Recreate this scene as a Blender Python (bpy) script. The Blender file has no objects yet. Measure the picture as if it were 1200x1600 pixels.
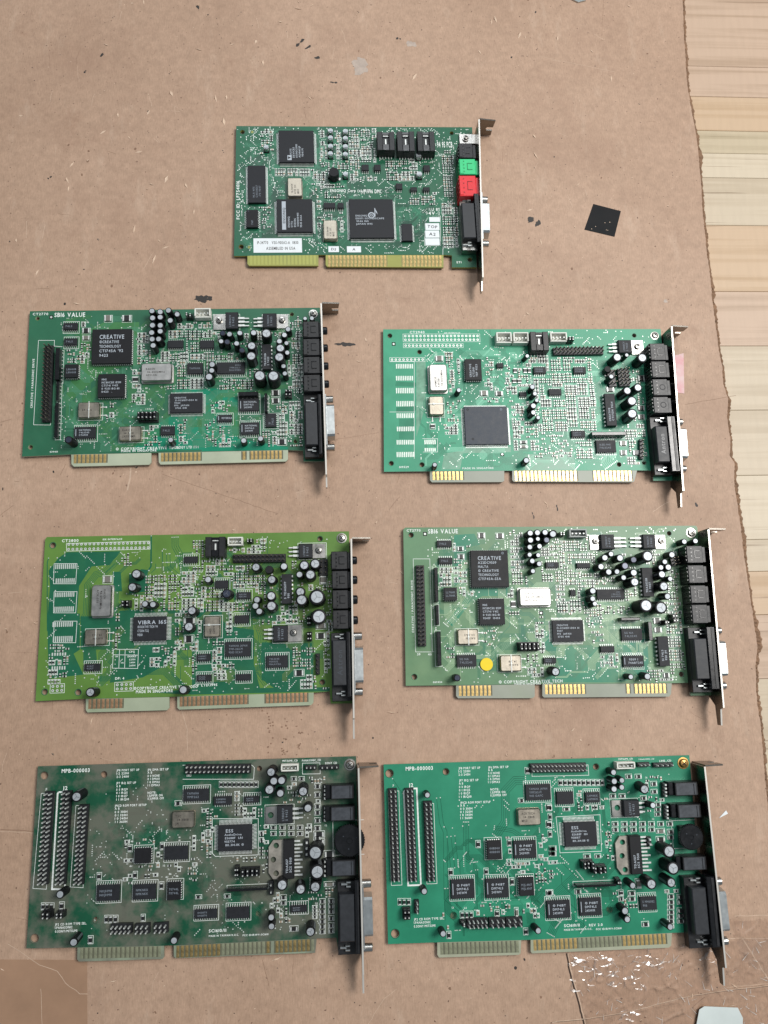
import bpy, math, random, re
from mathutils import Vector, Matrix
from mathutils.geometry import tessellate_polygon
S = 0.001                                   # everything below is written in millimetres
sc = bpy.context.scene
COL = sc.collection
# ------------------------------------------------------------------ camera, world, lamps
cam_d = bpy.data.cameras.new('camera'); cam = bpy.data.objects.new('camera', cam_d); COL.objects.link(cam); sc.camera = cam
cam_d.sensor_fit = 'VERTICAL'; cam_d.sensor_height = 32.0; cam_d.lens = 24.0; cam_d.clip_start = 0.02; cam_d.clip_end = 60
down = Vector((525.0-600, -(1026.0-800), -1200.0)).normalized()
cam.matrix_world = Matrix.Translation((0, 0, 0.473)) @ down.rotation_difference(Vector((0, 0, -1))).to_matrix().to_4x4()
w = bpy.data.worlds.new('World'); sc.world = w; w.use_nodes = True
w.node_tree.nodes['Background'].inputs[0].default_value = (0.80, 0.90, 1.0, 1); w.node_tree.nodes['Background'].inputs[1].default_value = 0.25
def lamp(name, loc, target, sx, sy, power, col):
    l = bpy.data.lights.new(name, 'AREA'); l.shape = 'RECTANGLE'; l.size = sx; l.size_y = sy; l.energy = power; l.color = col
    o = bpy.data.objects.new(name, l); COL.objects.link(o); o.location = loc
    o.rotation_euler = (Vector(target)-Vector(loc)).to_track_quat('-Z', 'Y').to_euler()
    return o
lamp('ceiling_tube_lamp', (0.82, 0.46, 1.50), (0.0, 0.05, 0), 0.7, 0.6, 29, (1.0, 0.97, 0.93))
lamp('ceiling_tube_lamp', (-0.1, 1.5, 1.7), (0.0, 0.1, 0), 1.0, 0.4, 9, (0.93, 0.97, 1.0))
sc.view_settings.view_transform = 'Standard'; sc.view_settings.look = 'None'; sc.view_settings.exposure = 0.08; sc.view_settings.gamma = 1.0
sc.cycles.max_bounces = 6; sc.cycles.transparent_max_bounces = 8
# ------------------------------------------------------------------ materials
def lin(h):
    if isinstance(h, str):
        v = [int(h[i:i+2], 16)/255 for i in (0, 2, 4)]
        return tuple([(c/12.92 if c < .04045 else ((c+.055)/1.055)**2.4) for c in v]+[1])
    return tuple(h)+(1,)
MATS = {}
def mat(name, col, rough=.5, metal=0, var=0, vscale=300, bump=0, bscale=600, spec=.5, coat=0, col2=None, stretch=None):
    if name in MATS: return MATS[name]
    m = bpy.data.materials.new(name); m.use_nodes = True; MATS[name] = m
    nt = m.node_tree; b = nt.nodes['Principled BSDF']; L = nt.links.new
    b.inputs['Base Color'].default_value = lin(col); b.inputs['Roughness'].default_value = rough; b.inputs['Metallic'].default_value = metal
    b.inputs['Specular IOR Level'].default_value = spec; b.inputs['Coat Weight'].default_value = coat; b.inputs['Coat Roughness'].default_value = .2
    if var or bump:
        tc = nt.nodes.new('ShaderNodeTexCoord'); mp = nt.nodes.new('ShaderNodeMapping'); L(tc.outputs['Object'], mp.inputs[0])
        if stretch: mp.inputs['Scale'].default_value = stretch
    if var:
        n = nt.nodes.new('ShaderNodeTexNoise'); n.inputs['Scale'].default_value = vscale; n.inputs['Detail'].default_value = 6; n.inputs['Roughness'].default_value = .65
        L(mp.outputs[0], n.inputs['Vector'])
        r = nt.nodes.new('ShaderNodeValToRGB'); r.color_ramp.elements[0].position = .3; r.color_ramp.elements[1].position = .72
        c = lin(col); c2 = lin(col2) if col2 else tuple(max(0, x*(1-var)) for x in c[:3])+(1,)
        r.color_ramp.elements[0].color = c2; r.color_ramp.elements[1].color = c if col2 else tuple(min(1, x*(1+var)) for x in c[:3])+(1,)
        L(n.outputs[0], r.inputs[0]); L(r.outputs[0], b.inputs['Base Color'])
        rr = nt.nodes.new('ShaderNodeMath'); rr.operation = 'MULTIPLY_ADD'; rr.inputs[1].default_value = .25; rr.inputs[2].default_value = rough-.12
        L(n.outputs[0], rr.inputs[0]); L(rr.outputs[0], b.inputs['Roughness'])
    if bump:
        n = nt.nodes.new('ShaderNodeTexNoise'); n.inputs['Scale'].default_value = bscale; n.inputs['Detail'].default_value = 4
        L(mp.outputs[0], n.inputs['Vector'])
        bp = nt.nodes.new('ShaderNodeBump'); bp.inputs['Strength'].default_value = bump; bp.inputs['Distance'].default_value = .0002
        L(n.outputs[0], bp.inputs['Height']); L(bp.outputs[0], b.inputs['Normal'])
    return m
def nodes(m): return m.node_tree, m.node_tree.nodes['Principled BSDF'], m.node_tree.links.new
def add_dust(m, amount, scale, col, seed=0, lo=.5, hi=.62):
    """greyish dirt lying in cloudy patches over whatever the material already shows"""
    nt, b, L = nodes(m)
    tc = nt.nodes.new('ShaderNodeTexCoord'); n = nt.nodes.new('ShaderNodeTexNoise'); n.noise_dimensions = '4D'; n.inputs['W'].default_value = seed
    n.inputs['Scale'].default_value = scale; n.inputs['Detail'].default_value = 9; n.inputs['Roughness'].default_value = .62
    L(tc.outputs['Object'], n.inputs['Vector'])
    r = nt.nodes.new('ShaderNodeMapRange'); r.inputs[1].default_value = lo; r.inputs[2].default_value = hi; r.inputs[4].default_value = amount
    L(n.outputs[0], r.inputs[0])
    mx = nt.nodes.new('ShaderNodeMix'); mx.data_type = 'RGBA'; L(r.outputs[0], mx.inputs[0])
    src = b.inputs['Base Color']
    if src.is_linked: L(src.links[0].from_socket, mx.inputs[6])
    else: mx.inputs[6].default_value = src.default_value
    mx.inputs[7].default_value = lin(col); L(mx.outputs[2], src)
black = mat('black_plastic', '17181b', .42, var=.5, vscale=250, bump=.15)
blackg = mat('black_gloss_plastic', '101114', .25, var=.4, vscale=300)
epoxy = mat('chip_epoxy', '1c1e23', .56, var=.25, vscale=400, bump=.25, bscale=3000, spec=.35)
epoxyd = mat('chip_epoxy_dark', '121317', .56, var=.25, vscale=400, bump=.2, bscale=3000, spec=.35)
epoxyb = mat('chip_epoxy_bluegrey', '2b333e', .52, var=.2, vscale=300, bump=.2, bscale=3000)
mark = mat('chip_marking_ink', 'aab3bc', .6); markd = mat('dark_marking_ink', '2a2522', .6); markf = mat('faint_marking_ink', '6f7882', .6)
silver = mat('tinned_lead', 'd4d8d5', .4, .35, var=.2, vscale=900); solder = mat('solder', 'd4dad4', .4, .35, var=.15, vscale=900)
steel = mat('nickel_steel', 'b5b3ae', .3, 1, var=.25, vscale=120, bump=.15, bscale=500)
bsteel = mat('bracket_steel', '7d7871', .27, 1, var=.35, vscale=60, bump=.1, bscale=300)
edgem = mat('lit_steel_edge', 'd6d2ca', .35, .5); bright = mat('bright_metal', 'bfc4c4', .36, 1, var=.12, vscale=200)  # bracket edges coloured brighter than the plate to show light catching them
brass = mat('brass', 'b08c55', .35, 1, var=.2)
canm = mat('crystal_can_metal', 'b4b3b0', .42, 1, var=.15, vscale=250, bump=.1); xtalm = mat('crystal_metal_warm', 'a39c8f', .42, 1, var=.25, vscale=200, bump=.15)
capt = mat('capacitor_top_aluminium', 'adb3b8', .5, .5, var=.15, vscale=500); caps = mat('capacitor_sleeve', '0b0c10', .5, var=.3, spec=.25); capg = mat('capacitor_groove', '6d7378', .5, .6)
capd = mat('capacitor_dark_top', '3a4050', .3, .3, var=.4)
gold = mat('gold_contact_plating', 'd9b978', .3, .7, var=.3, vscale=500); goldp = mat('copper_contact_dull', 'c79d78', .34, .75, var=.35, vscale=500); dullc = mat('dull_worn_contact', '8d9077', .4, .4, var=.3, vscale=400)
goldd = mat('dirty_gold_contact', 'a28c5c', .4, .7, var=.6, vscale=400)
silk = mat('white_silkscreen_ink', 'e6ece8', .6); hole_m = mat('drilled_hole_dark', '0d100e', .7)
smdb = mat('resistor_body', '1d1d1e', .35); smdt = mat('ceramic_capacitor_tan', '9a8672', .4); smdg = mat('ceramic_capacitor_grey', '6f6d66', .4)
jgreen = mat('green_jack_plastic', '2fc07a', .4, var=.1); jred = mat('red_jack_plastic', 'd4242c', .38, var=.12)
whitep = mat('white_nylon', 'd9dad2', .45, var=.06); greyp = mat('grey_nylon', '8d9391', .45, var=.1)
paper = mat('white_paper_label', 'dde3e6', .6, var=.05); yellow = mat('yellow_paper_dot', 'e8cc18', .6, var=.05); pen = mat('pen_ink', '20242c', .6)
pindark = mat('header_pin', '8b8478', .35, .9, var=.4, vscale=900)
# ------------------------------------------------------------------ mesh builder
class MB:
    def __init__(s): s.v = []; s.f = []; s.m = []; s.mats = []; s.sm = []
    def mi(s, m):
        if m not in s.mats: s.mats.append(m)
        return s.mats.index(m)
    def face(s, pts, m, sm=False):
        k = len(s.v); s.v += pts; s.f.append(tuple(range(k, k+len(pts)))); s.m.append(s.mi(m)); s.sm.append(sm)
    def fs(s, vs, fs, m, sm=False):
        k = len(s.v); s.v += vs; i = s.mi(m)
        for f in fs: s.f.append(tuple(k+j for j in f)); s.m.append(i); s.sm.append(sm)
    def box(s, x, y, z0, z1, w, h, m, rot=0, ch=0, topm=None):
        w /= 2; h /= 2; ca, sa = math.cos(rot), math.sin(rot)
        def ring(a, b, z): return [(x+p*ca-q*sa, y+p*sa+q*ca, z) for p, q in ((-a, -b), (a, -b), (a, b), (-a, b))]
        if ch:
            v = ring(w, h, z0)+ring(w, h, z1-ch)+ring(w-ch, h-ch, z1); f = [(0, 1, 5, 4), (1, 2, 6, 5), (2, 3, 7, 6), (3, 0, 4, 7), (4, 5, 9, 8), (5, 6, 10, 9), (6, 7, 11, 10), (7, 4, 8, 11), (3, 2, 1, 0)]; t = (8, 9, 10, 11)
        else:
            v = ring(w, h, z0)+ring(w, h, z1); f = [(0, 1, 5, 4), (1, 2, 6, 5), (2, 3, 7, 6), (3, 0, 4, 7), (3, 2, 1, 0)]; t = (4, 5, 6, 7)
        s.fs(v, f+([] if topm else [t]), m)
        if topm: s.fs([v[i] for i in t], [(0, 1, 2, 3)], topm)
    def flat(s, x, y, z, w, h, m, rot=0):
        w /= 2; h /= 2; ca, sa = math.cos(rot), math.sin(rot)
        s.face([(x+p*ca-q*sa, y+p*sa+q*ca, z) for p, q in ((-w, -h), (w, -h), (w, h), (-w, h))], m)
    def disc(s, x, y, z, r, m, n=10): s.face([(x+r*math.cos(6.2832*i/n), y+r*math.sin(6.2832*i/n), z) for i in range(n)], m)
    def ring(s, x, y, z, r0, r1, m, n=14):
        a = [(x+r*math.cos(6.2832*i/n), y+r*math.sin(6.2832*i/n), z) for r in (r0, r1) for i in range(n)]
        s.fs(a, [(i, n+i, n+(i+1) % n, (i+1) % n) for i in range(n)], m)
    def lathe(s, x, y, prof, m, n=16, axis='z', cap=True, topm=None):
        v = []
        for r, z in prof:
            for i in range(n):
                a = 6.2832*i/n; p, q = r*math.cos(a), r*math.sin(a)
                v.append((x+p, y+q, z) if axis == 'z' else (x+z, y+p, q))
        for k in range(len(prof)-1): s.fs(v[k*n:(k+2)*n], [(i, (i+1) % n, n+(i+1) % n, n+i) for i in range(n)], m, True)
        if cap: s.fs(v[-n:], [tuple(range(n))], topm or m); 
    def prism(s, pts, z0, z1, m, holes=(), side=None):
        loops = [list(pts)]+[list(h) for h in holes]
        flat = [p for l in loops for p in l]
        tri = tessellate_polygon([[Vector((p[0], p[1], 0)) for p in l] for l in loops])
        def up(t):
            a, b, c = [flat[i] for i in t]; return (b[0]-a[0])*(c[1]-a[1])-(b[1]-a[1])*(c[0]-a[0]) > 0
        T = [t if up(t) else t[::-1] for t in tri]
        s.fs([(p[0], p[1], z1) for p in flat], T, m); s.fs([(p[0], p[1], z0) for p in flat], [t[::-1] for t in T], m)
        for l in loops:
            n = len(l); s.fs([(p[0], p[1], z0) for p in l]+[(p[0], p[1], z1) for p in l], [(i, (i+1) % n, n+(i+1) % n, n+i) for i in range(n)], side or m)
    def poly(s, pts, z, m):
        T = tessellate_polygon([[Vector((p[0], p[1], 0)) for p in pts]])
        def up(t):
            a, b, c = [pts[i] for i in t]; return (b[0]-a[0])*(c[1]-a[1])-(b[1]-a[1])*(c[0]-a[0]) > 0
        s.fs([(p[0], p[1], z) for p in pts], [t if up(t) else t[::-1] for t in T], m)
    def line(s, pts, z, w, m, close=False):
        """flat strip along a polyline with mitred corners"""
        P = [Vector(p) for p in pts]; n = len(P); L = []; R = []
        for i in range(n):
            a = (P[i]-P[i-1]).normalized() if i or close else None; b = (P[(i+1) % n]-P[i]).normalized() if i < n-1 or close else None
            if a is None: a = b
            if b is None: b = a
            t = (a+b); t = t.normalized() if t.length > .05 else a
            nn = Vector((-t.y, t.x)); k = w/2/max(.4, abs(nn.dot(Vector((-a.y, a.x)))))
            L.append((P[i].x+nn.x*k, P[i].y+nn.y*k, z)); R.append((P[i].x-nn.x*k, P[i].y-nn.y*k, z))
        s.fs(L+R, [(i, n+i, n+(i+1) % n, (i+1) % n) for i in range(n-1)], m)
    def text(s, t, x, y, z, w, h, m, rot=0, align='C', mono=None):
        """print t to fill a w x h field centred on x, y"""
        adv = 0; gl = []
        for ch in t:
            if ch == ' ': adv += .42; continue
            g = glyph(ch); gl.append((adv, g)); adv += g[2]+.14
        adv -= .14
        if adv <= 0 or not gl: return
        kx = w/adv; kx = min(kx, h*1.5) if mono is None else mono
        ca, sa = math.cos(math.radians(rot)), math.sin(math.radians(rot))
        x0 = -adv*kx/2 if align == 'C' else -w/2
        for a, (gv, gf, gw) in gl:
            s.fs([(x+(x0+(a+px)*kx)*ca-(py-.36)*h*1.38*sa, y+(x0+(a+px)*kx)*sa+(py-.36)*h*1.38*ca, z) for px, py in gv], gf, m)
    def mesh(s, name):
        me = bpy.data.meshes.new(name); me.from_pydata([(a*S, b*S, c*S) for a, b, c in s.v], [], s.f)
        for m in s.mats: me.materials.append(m)
        me.polygons.foreach_set('material_index', s.m); me.polygons.foreach_set('use_smooth', s.sm); me.update(); return me
GL = {}
def glyph(ch):
    if ch in GL: return GL[ch]
    c = bpy.data.curves.new('glyph', 'FONT'); c.body = ch; c.size = 1; c.resolution_u = 2; c.offset = .018
    o = bpy.data.objects.new('glyph', c); COL.objects.link(o); dg = bpy.context.evaluated_depsgraph_get(); dg.update()
    me = bpy.data.meshes.new_from_object(o.evaluated_get(dg)); v = [(p.co.x, p.co.y) for p in me.vertices]
    x0 = min((p[0] for p in v), default=0); x1 = max((p[0] for p in v), default=.3)
    f = []
    for p in me.polygons:
        i = tuple(p.vertices); f.append(i if p.normal.z > 0 else i[::-1])
    GL[ch] = ([(a-x0, b) for a, b in v], f, max(x1-x0, .12)); bpy.data.objects.remove(o); bpy.data.curves.remove(c); bpy.data.meshes.remove(me)
    return GL[ch]
def obj(name, data, parent=None, loc=(0, 0, 0), rz=0, kind=None, label=None):
    if isinstance(data, MB): data = data.mesh(name)
    o = bpy.data.objects.new(name, data); COL.objects.link(o); o.location = [c*S for c in loc]; o.rotation_euler.z = rz
    if parent: o.parent = parent
    if kind: o['kind'] = kind
    if label: o['label'] = label
    return o
def thing(name, label, cat, loc=(0, 0, 0), rz=0, group=None, data=None):
    o = obj(name, data, None, loc, rz); o['label'] = label; o['category'] = cat
    if group: o['group'] = group
    return o
CACHE = {}
def shared(key, fn):
    if key not in CACHE: CACHE[key] = fn()
    return CACHE[key]
# ------------------------------------------------------------------ component meshes (origin on the board surface)
def cap_meshes(r, h, st):
    def f():
        a = MB(); t = MB()
        if st == 'smd':
            a.box(0, 0, 0, .9, r*2.1, r*2.1, epoxyd, ch=.2); a.lathe(0, 0, [(r*.8, .9), (r, 1.1), (r, h-.4), (r*.9, h)], bright, 16)
            t.disc(0, 0, h+.02, r*.86, capt, 14); t.face([(r*.84*math.cos(x), r*.84*math.sin(x), h+.04) for x in [math.radians(200+14*i) for i in range(11)]], capg)
            return a.mesh('sleeve'), t.mesh('top')
        if st == 'black':
            a.lathe(0, 0, [(r, .8), (r, h*.55), (r*.93, h*.55+.3)], epoxyd, 14)
            t.box(0, 0, 0, .9, r*.5, r*2.6, silver); return a.mesh('sleeve'), t.mesh('top')
        a.lathe(0, 0, [(r*.93, .2), (r, .6), (r, h-.6), (r*.94, h-.15), (r*.72, h-.02)], caps, 18)
        a.fs([(r*1.01*math.cos(x), r*1.01*math.sin(x), z) for z in (.7, h-.7) for x in [math.radians(115+10*i) for i in range(4)]], [(i, i+1, i+5, i+4) for i in range(3)], capg, True)
        t.lathe(0, 0, [(r*.73, h-.03), (r*.70, h+.03)], capd if st == 'dark' else capt, 18)
        if r > 2.6:
            for q in (.52, 2.61, 4.71): t.box(.3*r*math.cos(q), .3*r*math.sin(q), h+.02, h+.08, r*.6, .22, capg, q)
        return a.mesh('sleeve'), t.mesh('top')
    return shared(('cap', r, h, st), f)
def leads(mb, w, h, sides, kind, pitch, long_=False):
    L = {'so': 1.3, 'qfp': 1.6, 'plcc': .35, 'dip': .7}[kind]; pw = {'so': .45, 'qfp': .38, 'plcc': .6, 'dip': 1.1}[kind]
    if long_: L *= 1.5
    top = {'so': 1.1, 'qfp': 1.5, 'plcc': 2.2, 'dip': 2.6}[kind]; pw = min(pw, pitch*.6)
    for sd in sides:
        ln = w if sd in 'TB' else h; n = max(2, int((ln-.7)/pitch)+1); o0 = -(n-1)*pitch/2
        for i in range(n):
            t = o0+i*pitch
            e = (h if sd in 'TB' else w)/2
            prof = [(e-.05, top), (e+L*.3, top), (e+L*.45, .16), (e+L, .12)] if kind in ('so', 'qfp') else [(e-.05, top), (e+L, top-.1), (e+L, .1)]
            v = []
            for d, z in prof:
                for q in (t-pw/2, t+pw/2):
                    v.append({'T': (q, d, z), 'B': (-q, -d, z), 'R': (d, -q, z), 'L': (-d, q, z)}[sd])
            mb.fs(v, [(k*2, k*2+1, k*2+3, k*2+2) for k in range(len(prof)-1)], silver)
def socket_mesh(w, h, col, H):
    a = MB()
    if col == 'black':
        H = 8.0; a.box(0, 0, .2, H-2.2, w, h, black, ch=.2)
        a.box(-w*.34, 0, H-2.2, H, w*.30, h, black, ch=.25); a.box(w*.34, 0, H-2.2, H, w*.30, h, black, ch=.25)
        a.box(0, -h*.32, H-2.2, H-.3, w*.36, h*.32, blackg, ch=.2); a.box(0, h*.42, H-2.2, H-.6, w*.36, h*.12, blackg); a.box(0, h*.32, H-2.2, H-1.2, w*.3, h*.05, silver)
        a.box(0, 0, H-2.2, H-1.6, .9, h*.35, silver)
    else:
        m = whitep if col == 'white' else greyp; n = 4
        a.box(0, 0, .1, 1.2, w, h, m); t = .8
        a.box(0, h/2-t/2, 1.2, 6, w, t, m, ch=.15); a.box(0, -h/2+t/2, 1.2, 5, w, t, m, ch=.15); a.box(-w/2+t/2, 0, 1.2, 6, t, h-2*t, m); a.box(w/2-t/2, 0, 1.2, 6, t, h-2*t, m)
        for i in range(n): a.box((i-(n-1)/2)*w/(n+.6), -h*.05, 1.2, 5.6, .7, .7, silver)
    return a.mesh('socket')
def parse(p):
    out = []
    for c, n in re.findall(r'([g.d])(\d*)', p): out += [c]*int(n or 1)
    return out
# ------------------------------------------------------------------ one sound card
CARDS = {
 0: dict(label='short dark green sound card with green and red jacks, alone in the top row', base='175a3f', dark='0f4230', trace='267354', lam='94964c', con=goldd, dust=(.25, 26, '5e6f5c')),
 1: dict(label='dark green sound card with white SB16 VALUE print, above the yellow-green card', base='2b6349', dark='3f7648', trace='4a8468', lam='aab29c', con=gold, dust=(.2, 22, '5d7a62')),
 2: dict(label='mint green sound card with large unmarked square chip and rows of empty chip pads', base='3c9574', dark='2c7d60', trace='7fc4a6', lam='92968a', con=gold, dust=(.15, 20, '7fb39a')),
 3: dict(label='yellow-green sound card with a VIBRA 16S chip and dark green patches', base='5b803a', dark='1d5f45', trace='5d7440', lam='9aa38c', con=goldp, dust=(.25, 20, '5c7f35')),
 4: dict(label='pale olive green sound card with a round yellow sticker', base='5c8260', dark='33745a', trace='94b28f', lam='92968a', con=gold, dust=(.35, 18, '8b9f76')),
 5: dict(label='dusty dark green sound card with grey grime, at left of the bottom row', base='134c35', dark='0c3a28', trace='2a6149', lam='848f7b', con=goldd, dust=(.8, 42, '69685e')),
 6: dict(label='clean bright green sound card with three long pin headers, at right of the bottom row', base='267f61', dark='145b43', trace='3f9a79', lam='9da08b', con=gold, dust=(.1, 20, '4c8f72')),
}
BT = 3.2; THK = 1.6
def CARD(key, org, ang, items):
    I = CARDS[key]; rnd = random.Random(100+key)
    root = thing('sound_card', I['label'], 'sound card', (org[0], org[1], 0), ang, 'sound cards laid out on the cardboard')
    def M(n, c, **k): k.setdefault('spec', .36); return mat('%s_%d' % (n, key), c, **k)
    du, ds, dc = I['dust']
    base = M('solder_mask', I['base'], rough=.38, var=.16, vscale=35, bump=.12, bscale=1500); dark = M('solder_mask_over_laminate', I['dark'], rough=.33, var=.18, vscale=60); trc = M('trace_under_mask', I['trace'], rough=.32, var=.15, vscale=80)
    teal = M('teal_mask_area', '1c7a5f' if key != 1 else '148062', rough=.33, var=.15, vscale=50); grey = M('fine_trace_area', {2: '6d9c84'}.get(key, '6d9c84'), rough=.33, var=.25, vscale=200)
    lam = M('bare_laminate', I['lam'], rough=.4, var=.12, vscale=40)
    for q in (base, dark, trc, teal, lam): add_dust(q, du, ds, dc, key, *((.43, .56) if key == 5 else (.5, .7)))
    pm = {'dark': dark, 'teal': teal, 'grey': grey}
    gx, gy = 420, 240; occ = [bytearray(gx) for _ in range(gy)]           # half-millimetre raster of what already stands on the board
    def mark_(x, y, w, h, pad=.4):
        for j in range(max(0, int((-y-h/2-pad)*2)), min(gy, int((-y+h/2+pad)*2)+1)):
            for i in range(max(0, int((x-w/2-pad)*2)), min(gx, int((x+w/2+pad)*2)+1)): occ[j][i] = 1
    def free(x, y, w, h):
        for j in range(int((-y-h/2)*2), int((-y+h/2)*2)+1):
            for i in range(int((x-w/2)*2), int((x+w/2)*2)+1):
                if j < 1 or j >= gy or i < 1 or i >= gx or occ[j][i]: return False
        return True
    lz = lambda z: (0, 0, z)
    outl = [i for i in items if i[0] == 'outline'][0][1]; holes = [i for i in items if i[0] == 'hole']
    pcb = MB(); circ = [[(x+r*math.cos(-6.2832*i/14), y+r*math.sin(-6.2832*i/14)) for i in range(14)] for _, x, y, r in holes]
    pcb.prism(outl[::-1], -THK, 0, base, circ, side=lam)
    board = obj('circuit_board', pcb, root, lz(BT))
    for _, x, y, r in holes: mark_(x, y, 2*r, 2*r, .8)
    silkm = MB(); cu = MB(); via = MB(); small = MB(); feet = MB(); zc = [.010]
    def zz(): zc[0] += .0004; return zc[0]
    for _, x, y, r in holes: silkm.ring(x, y, .03, r+.05, r+.35, dark)
    K = {}
    for it in items: K.setdefault(it[0], []).append(it[1:])
    order = ['patch', 'tab', 'chip', 'can', 'xtal', 'cap', 'to220', 'heatic', 'hdr', 'jumper', 'sip', 'smd', 'sock', 'jack', 'dsub', 'wheel', 'metaltab', 'screw', 'pads', 'sticker', 'text', 'box', 'bracket', 'trace', 'field']
    def place(name, mb, x, y, label=None, kind=None): return obj(name, mb, root, (x, y, BT), 0, kind, label)
    def marking(par, lines, w, h, z, rot, m, o):
        lines = [l for l in lines]
        if not any(lines): return
        W, Hh = (w, h) if rot in (0, 180, -180) else (h, w)
        t = MB(); n = len(lines); lg = o.get('logo'); ca, sa = math.cos(math.radians(rot)), math.sin(math.radians(rot))
        def put(u, v): return u*ca-v*sa, u*sa+v*ca
        fh = min(Hh*.66/n, 2.0 if not o.get('big') else 3.0); mx = max(len(l) for l in lines)
        for i, l in enumerate(lines):
            if not l: continue
            v = (n/2-.5-i)*fh; hh = fh*.62
            first = o.get('big') and i == 0 and len(lines) > 1
            if first: hh = fh*.95
            ww = W*(.72 if not o.get('big') else .6)*min(1, max(len(l)/mx, .25)); ww = min(ww, len(l)*hh*.9)
            if first: ww = min(W*o.get('fw', .62), len(l)*hh*1.05); v += fh*.12
            u = -W*(.36 if not o.get('big') or o.get('fw') else .31)+ww/2+(fh*.7 if o.get('barl') else 0)
            X, Y = put(u, v); t.text(l, X, Y, z, ww, hh, m, rot)
        if o.get('barl'): X, Y = put(-W*.42, 0); t.flat(X, Y, z, .35, Hh*.6, m, math.radians(rot))
        if o.get('band'):
            X, Y = put(0, Hh*.30); t.flat(X, Y, z-.008, W*.86, 2.6, m, math.radians(rot)); t.text('ENSONIQ', X, Y, z, W*.66, 1.6, epoxyd, rot)
        if lg == 'A':
            X, Y = put(-W*.36, Hh*.2); t.flat(X, Y, z-.008, 2.8, 3.6, m); t.face([(X-1, Y-1.1, z), (X+1, Y, z), (X-1, Y+1.1, z)], epoxyd)
        if lg == 'note':
            X, Y = 0, h*.08; t.ring(X, Y, z, 1.5, 2.3, m); t.ring(X, Y, z, .5, .9, m, 8); t.box(X+2.4, Y+2.2, z-.01, z, .5, 6.2, m); t.face([(X+2.2, Y+5.3, z+.001), (X+3.6, Y+2.8, z+.001), (X+4.2, Y+.6, z+.001), (X+3, Y+2.2, z+.001)][::-1], m)
        obj('printed_marking', t, par, lz(0))
    for kind in order:
        for a in K.get(kind, []):
            if kind == 'patch': cu.poly(a[0], zz(), pm[a[1]])
            elif kind == 'tab':
                pts, pat = a; t = MB(); t.prism(pts[::-1], -THK, 0, lam); tb = obj('edge_connector', t, root, lz(BT-.02)); xl, xr = pts[0][0], pts[1][0]; n = 31 if xr-xl > 60 else 18
                yt = min(pts[0][1], pts[1][1]); yb = max(p[1] for p in pts[2:4]) if n == 31 else max(p[1] for p in pts[2:4])
                if pat == 'plain':
                    cm = MB(); cm.box(0, -3.4, .0, .03, 1.5, 6.6, mat('faint_contact', '9fa24e', .4)); me = cm.mesh('edge_contact'); pat = 'd18'; plain = me
                else: plain = None
                p = (parse(pat)+['.']*31)[:n]; off = 2.3 if n == 31 else 2.4; step = (xr-xl-2*off)/(n-1); sl = (pts[1][1]-pts[0][1])/(xr-xl)
                ln = abs((pts[0][1]+pts[1][1])/2-(pts[2][1]))-1.1; ln = max(5.5, min(ln, 8.2))
                def cmesh(m_):
                    c = MB(); c.box(0, -ln/2-.2, 0, .05, 1.6, ln, m_, ch=.02); return c.mesh('edge_contact')
                gp = MB()
                for i in range(n-1):
                    if p[i] == '.' and p[i+1] == '.': continue
                    x = xl+off+(i+.5)*step; gp.flat(x, pts[0][1]+sl*(x-xl)-ln/2-.2, .012, .85, ln, mat('contact_gap' if key else 'contact_gap_yellow', '5b5c4a' if key else '85844a', .5, var=.2))
                if gp.f and not plain: obj('contact_gap', gp, tb, kind='stuff')
                for i, c in enumerate(p):
                    if c == '.': continue
                    me = plain or shared(('con', key, c, round(ln, 1)), lambda: cmesh(I['con'] if c == 'g' else dullc))
                    x = xl+off+i*step; obj('edge_contact', me, tb, (x, pts[0][1]+sl*(x-xl), 0))
            elif kind == 'chip':
                x, y, W, Hh, pins, kd, txt, rot, o = a; h = {'so': 2.2, 'qfp': 3.0, 'plcc': 4.0, 'dip': 4.6}[kd]; pitch = o.get('pitch', {'so': 1.27, 'qfp': .8, 'plcc': 1.27, 'dip': 2.54}[kd])
                mt = epoxyb if o.get('blue') else epoxyd if (o.get('dark') or kd == 'plcc') else epoxy
                b = MB(); z0 = .25 if kd != 'dip' else 1.0; b.box(0, 0, z0, h*.55, W-.15, Hh-.15, mt); b.box(0, 0, h*.55, h, W, Hh, mt, ch=.18)
                if kd in ('so', 'dip', 'qfp') and not o.get('rings'): b.disc(*( (-W*.38, -Hh*.34) if pins != 'LR' else (-W*.3, Hh*.42)), h+.012, .45, epoxyb if mt == epoxyd else epoxyd, 8)
                if o.get('rings'):
                    for u, v in ((-.42, .42), (.36, .42), (-.33, -.36)): b.ring(W*u, Hh*v, h+.012, .35, .8, epoxyd if u < 0 else markf, 10)
                c = place('microchip', b, x, y)
                l = MB(); leads(l, W, Hh, pins, kd, pitch, o.get('longpin')); obj('lead_row', l, c, kind='stuff')
                marking(c, txt or ([] if W < 7 or rnd.random() < .5 else [''.join(rnd.choice('HJKLMN7480') for _ in range(6))]*2), W, Hh, h+.015, rot, mark if (txt and kd != 'so') or o.get('barl') else markf, o)
                L = {'so': 1.4, 'qfp': 2.4, 'plcc': .6, 'dip': .8}[kd]; ex = L if 'L' in pins else .3; ey = L if 'T' in pins or 'B' in pins else .3
                mark_(x, y, W+2*ex, Hh+2*ey)
                if o.get('box'):
                    u, v = W/2+ex+.35, Hh/2+ey+.35; silkm.line([(x-u, y-v), (x+u, y-v), (x+u, y+v), (x-u, y+v), (x-u, y-v)], .05, .22, silk)
            elif kind in ('can', 'xtal'):
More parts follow.
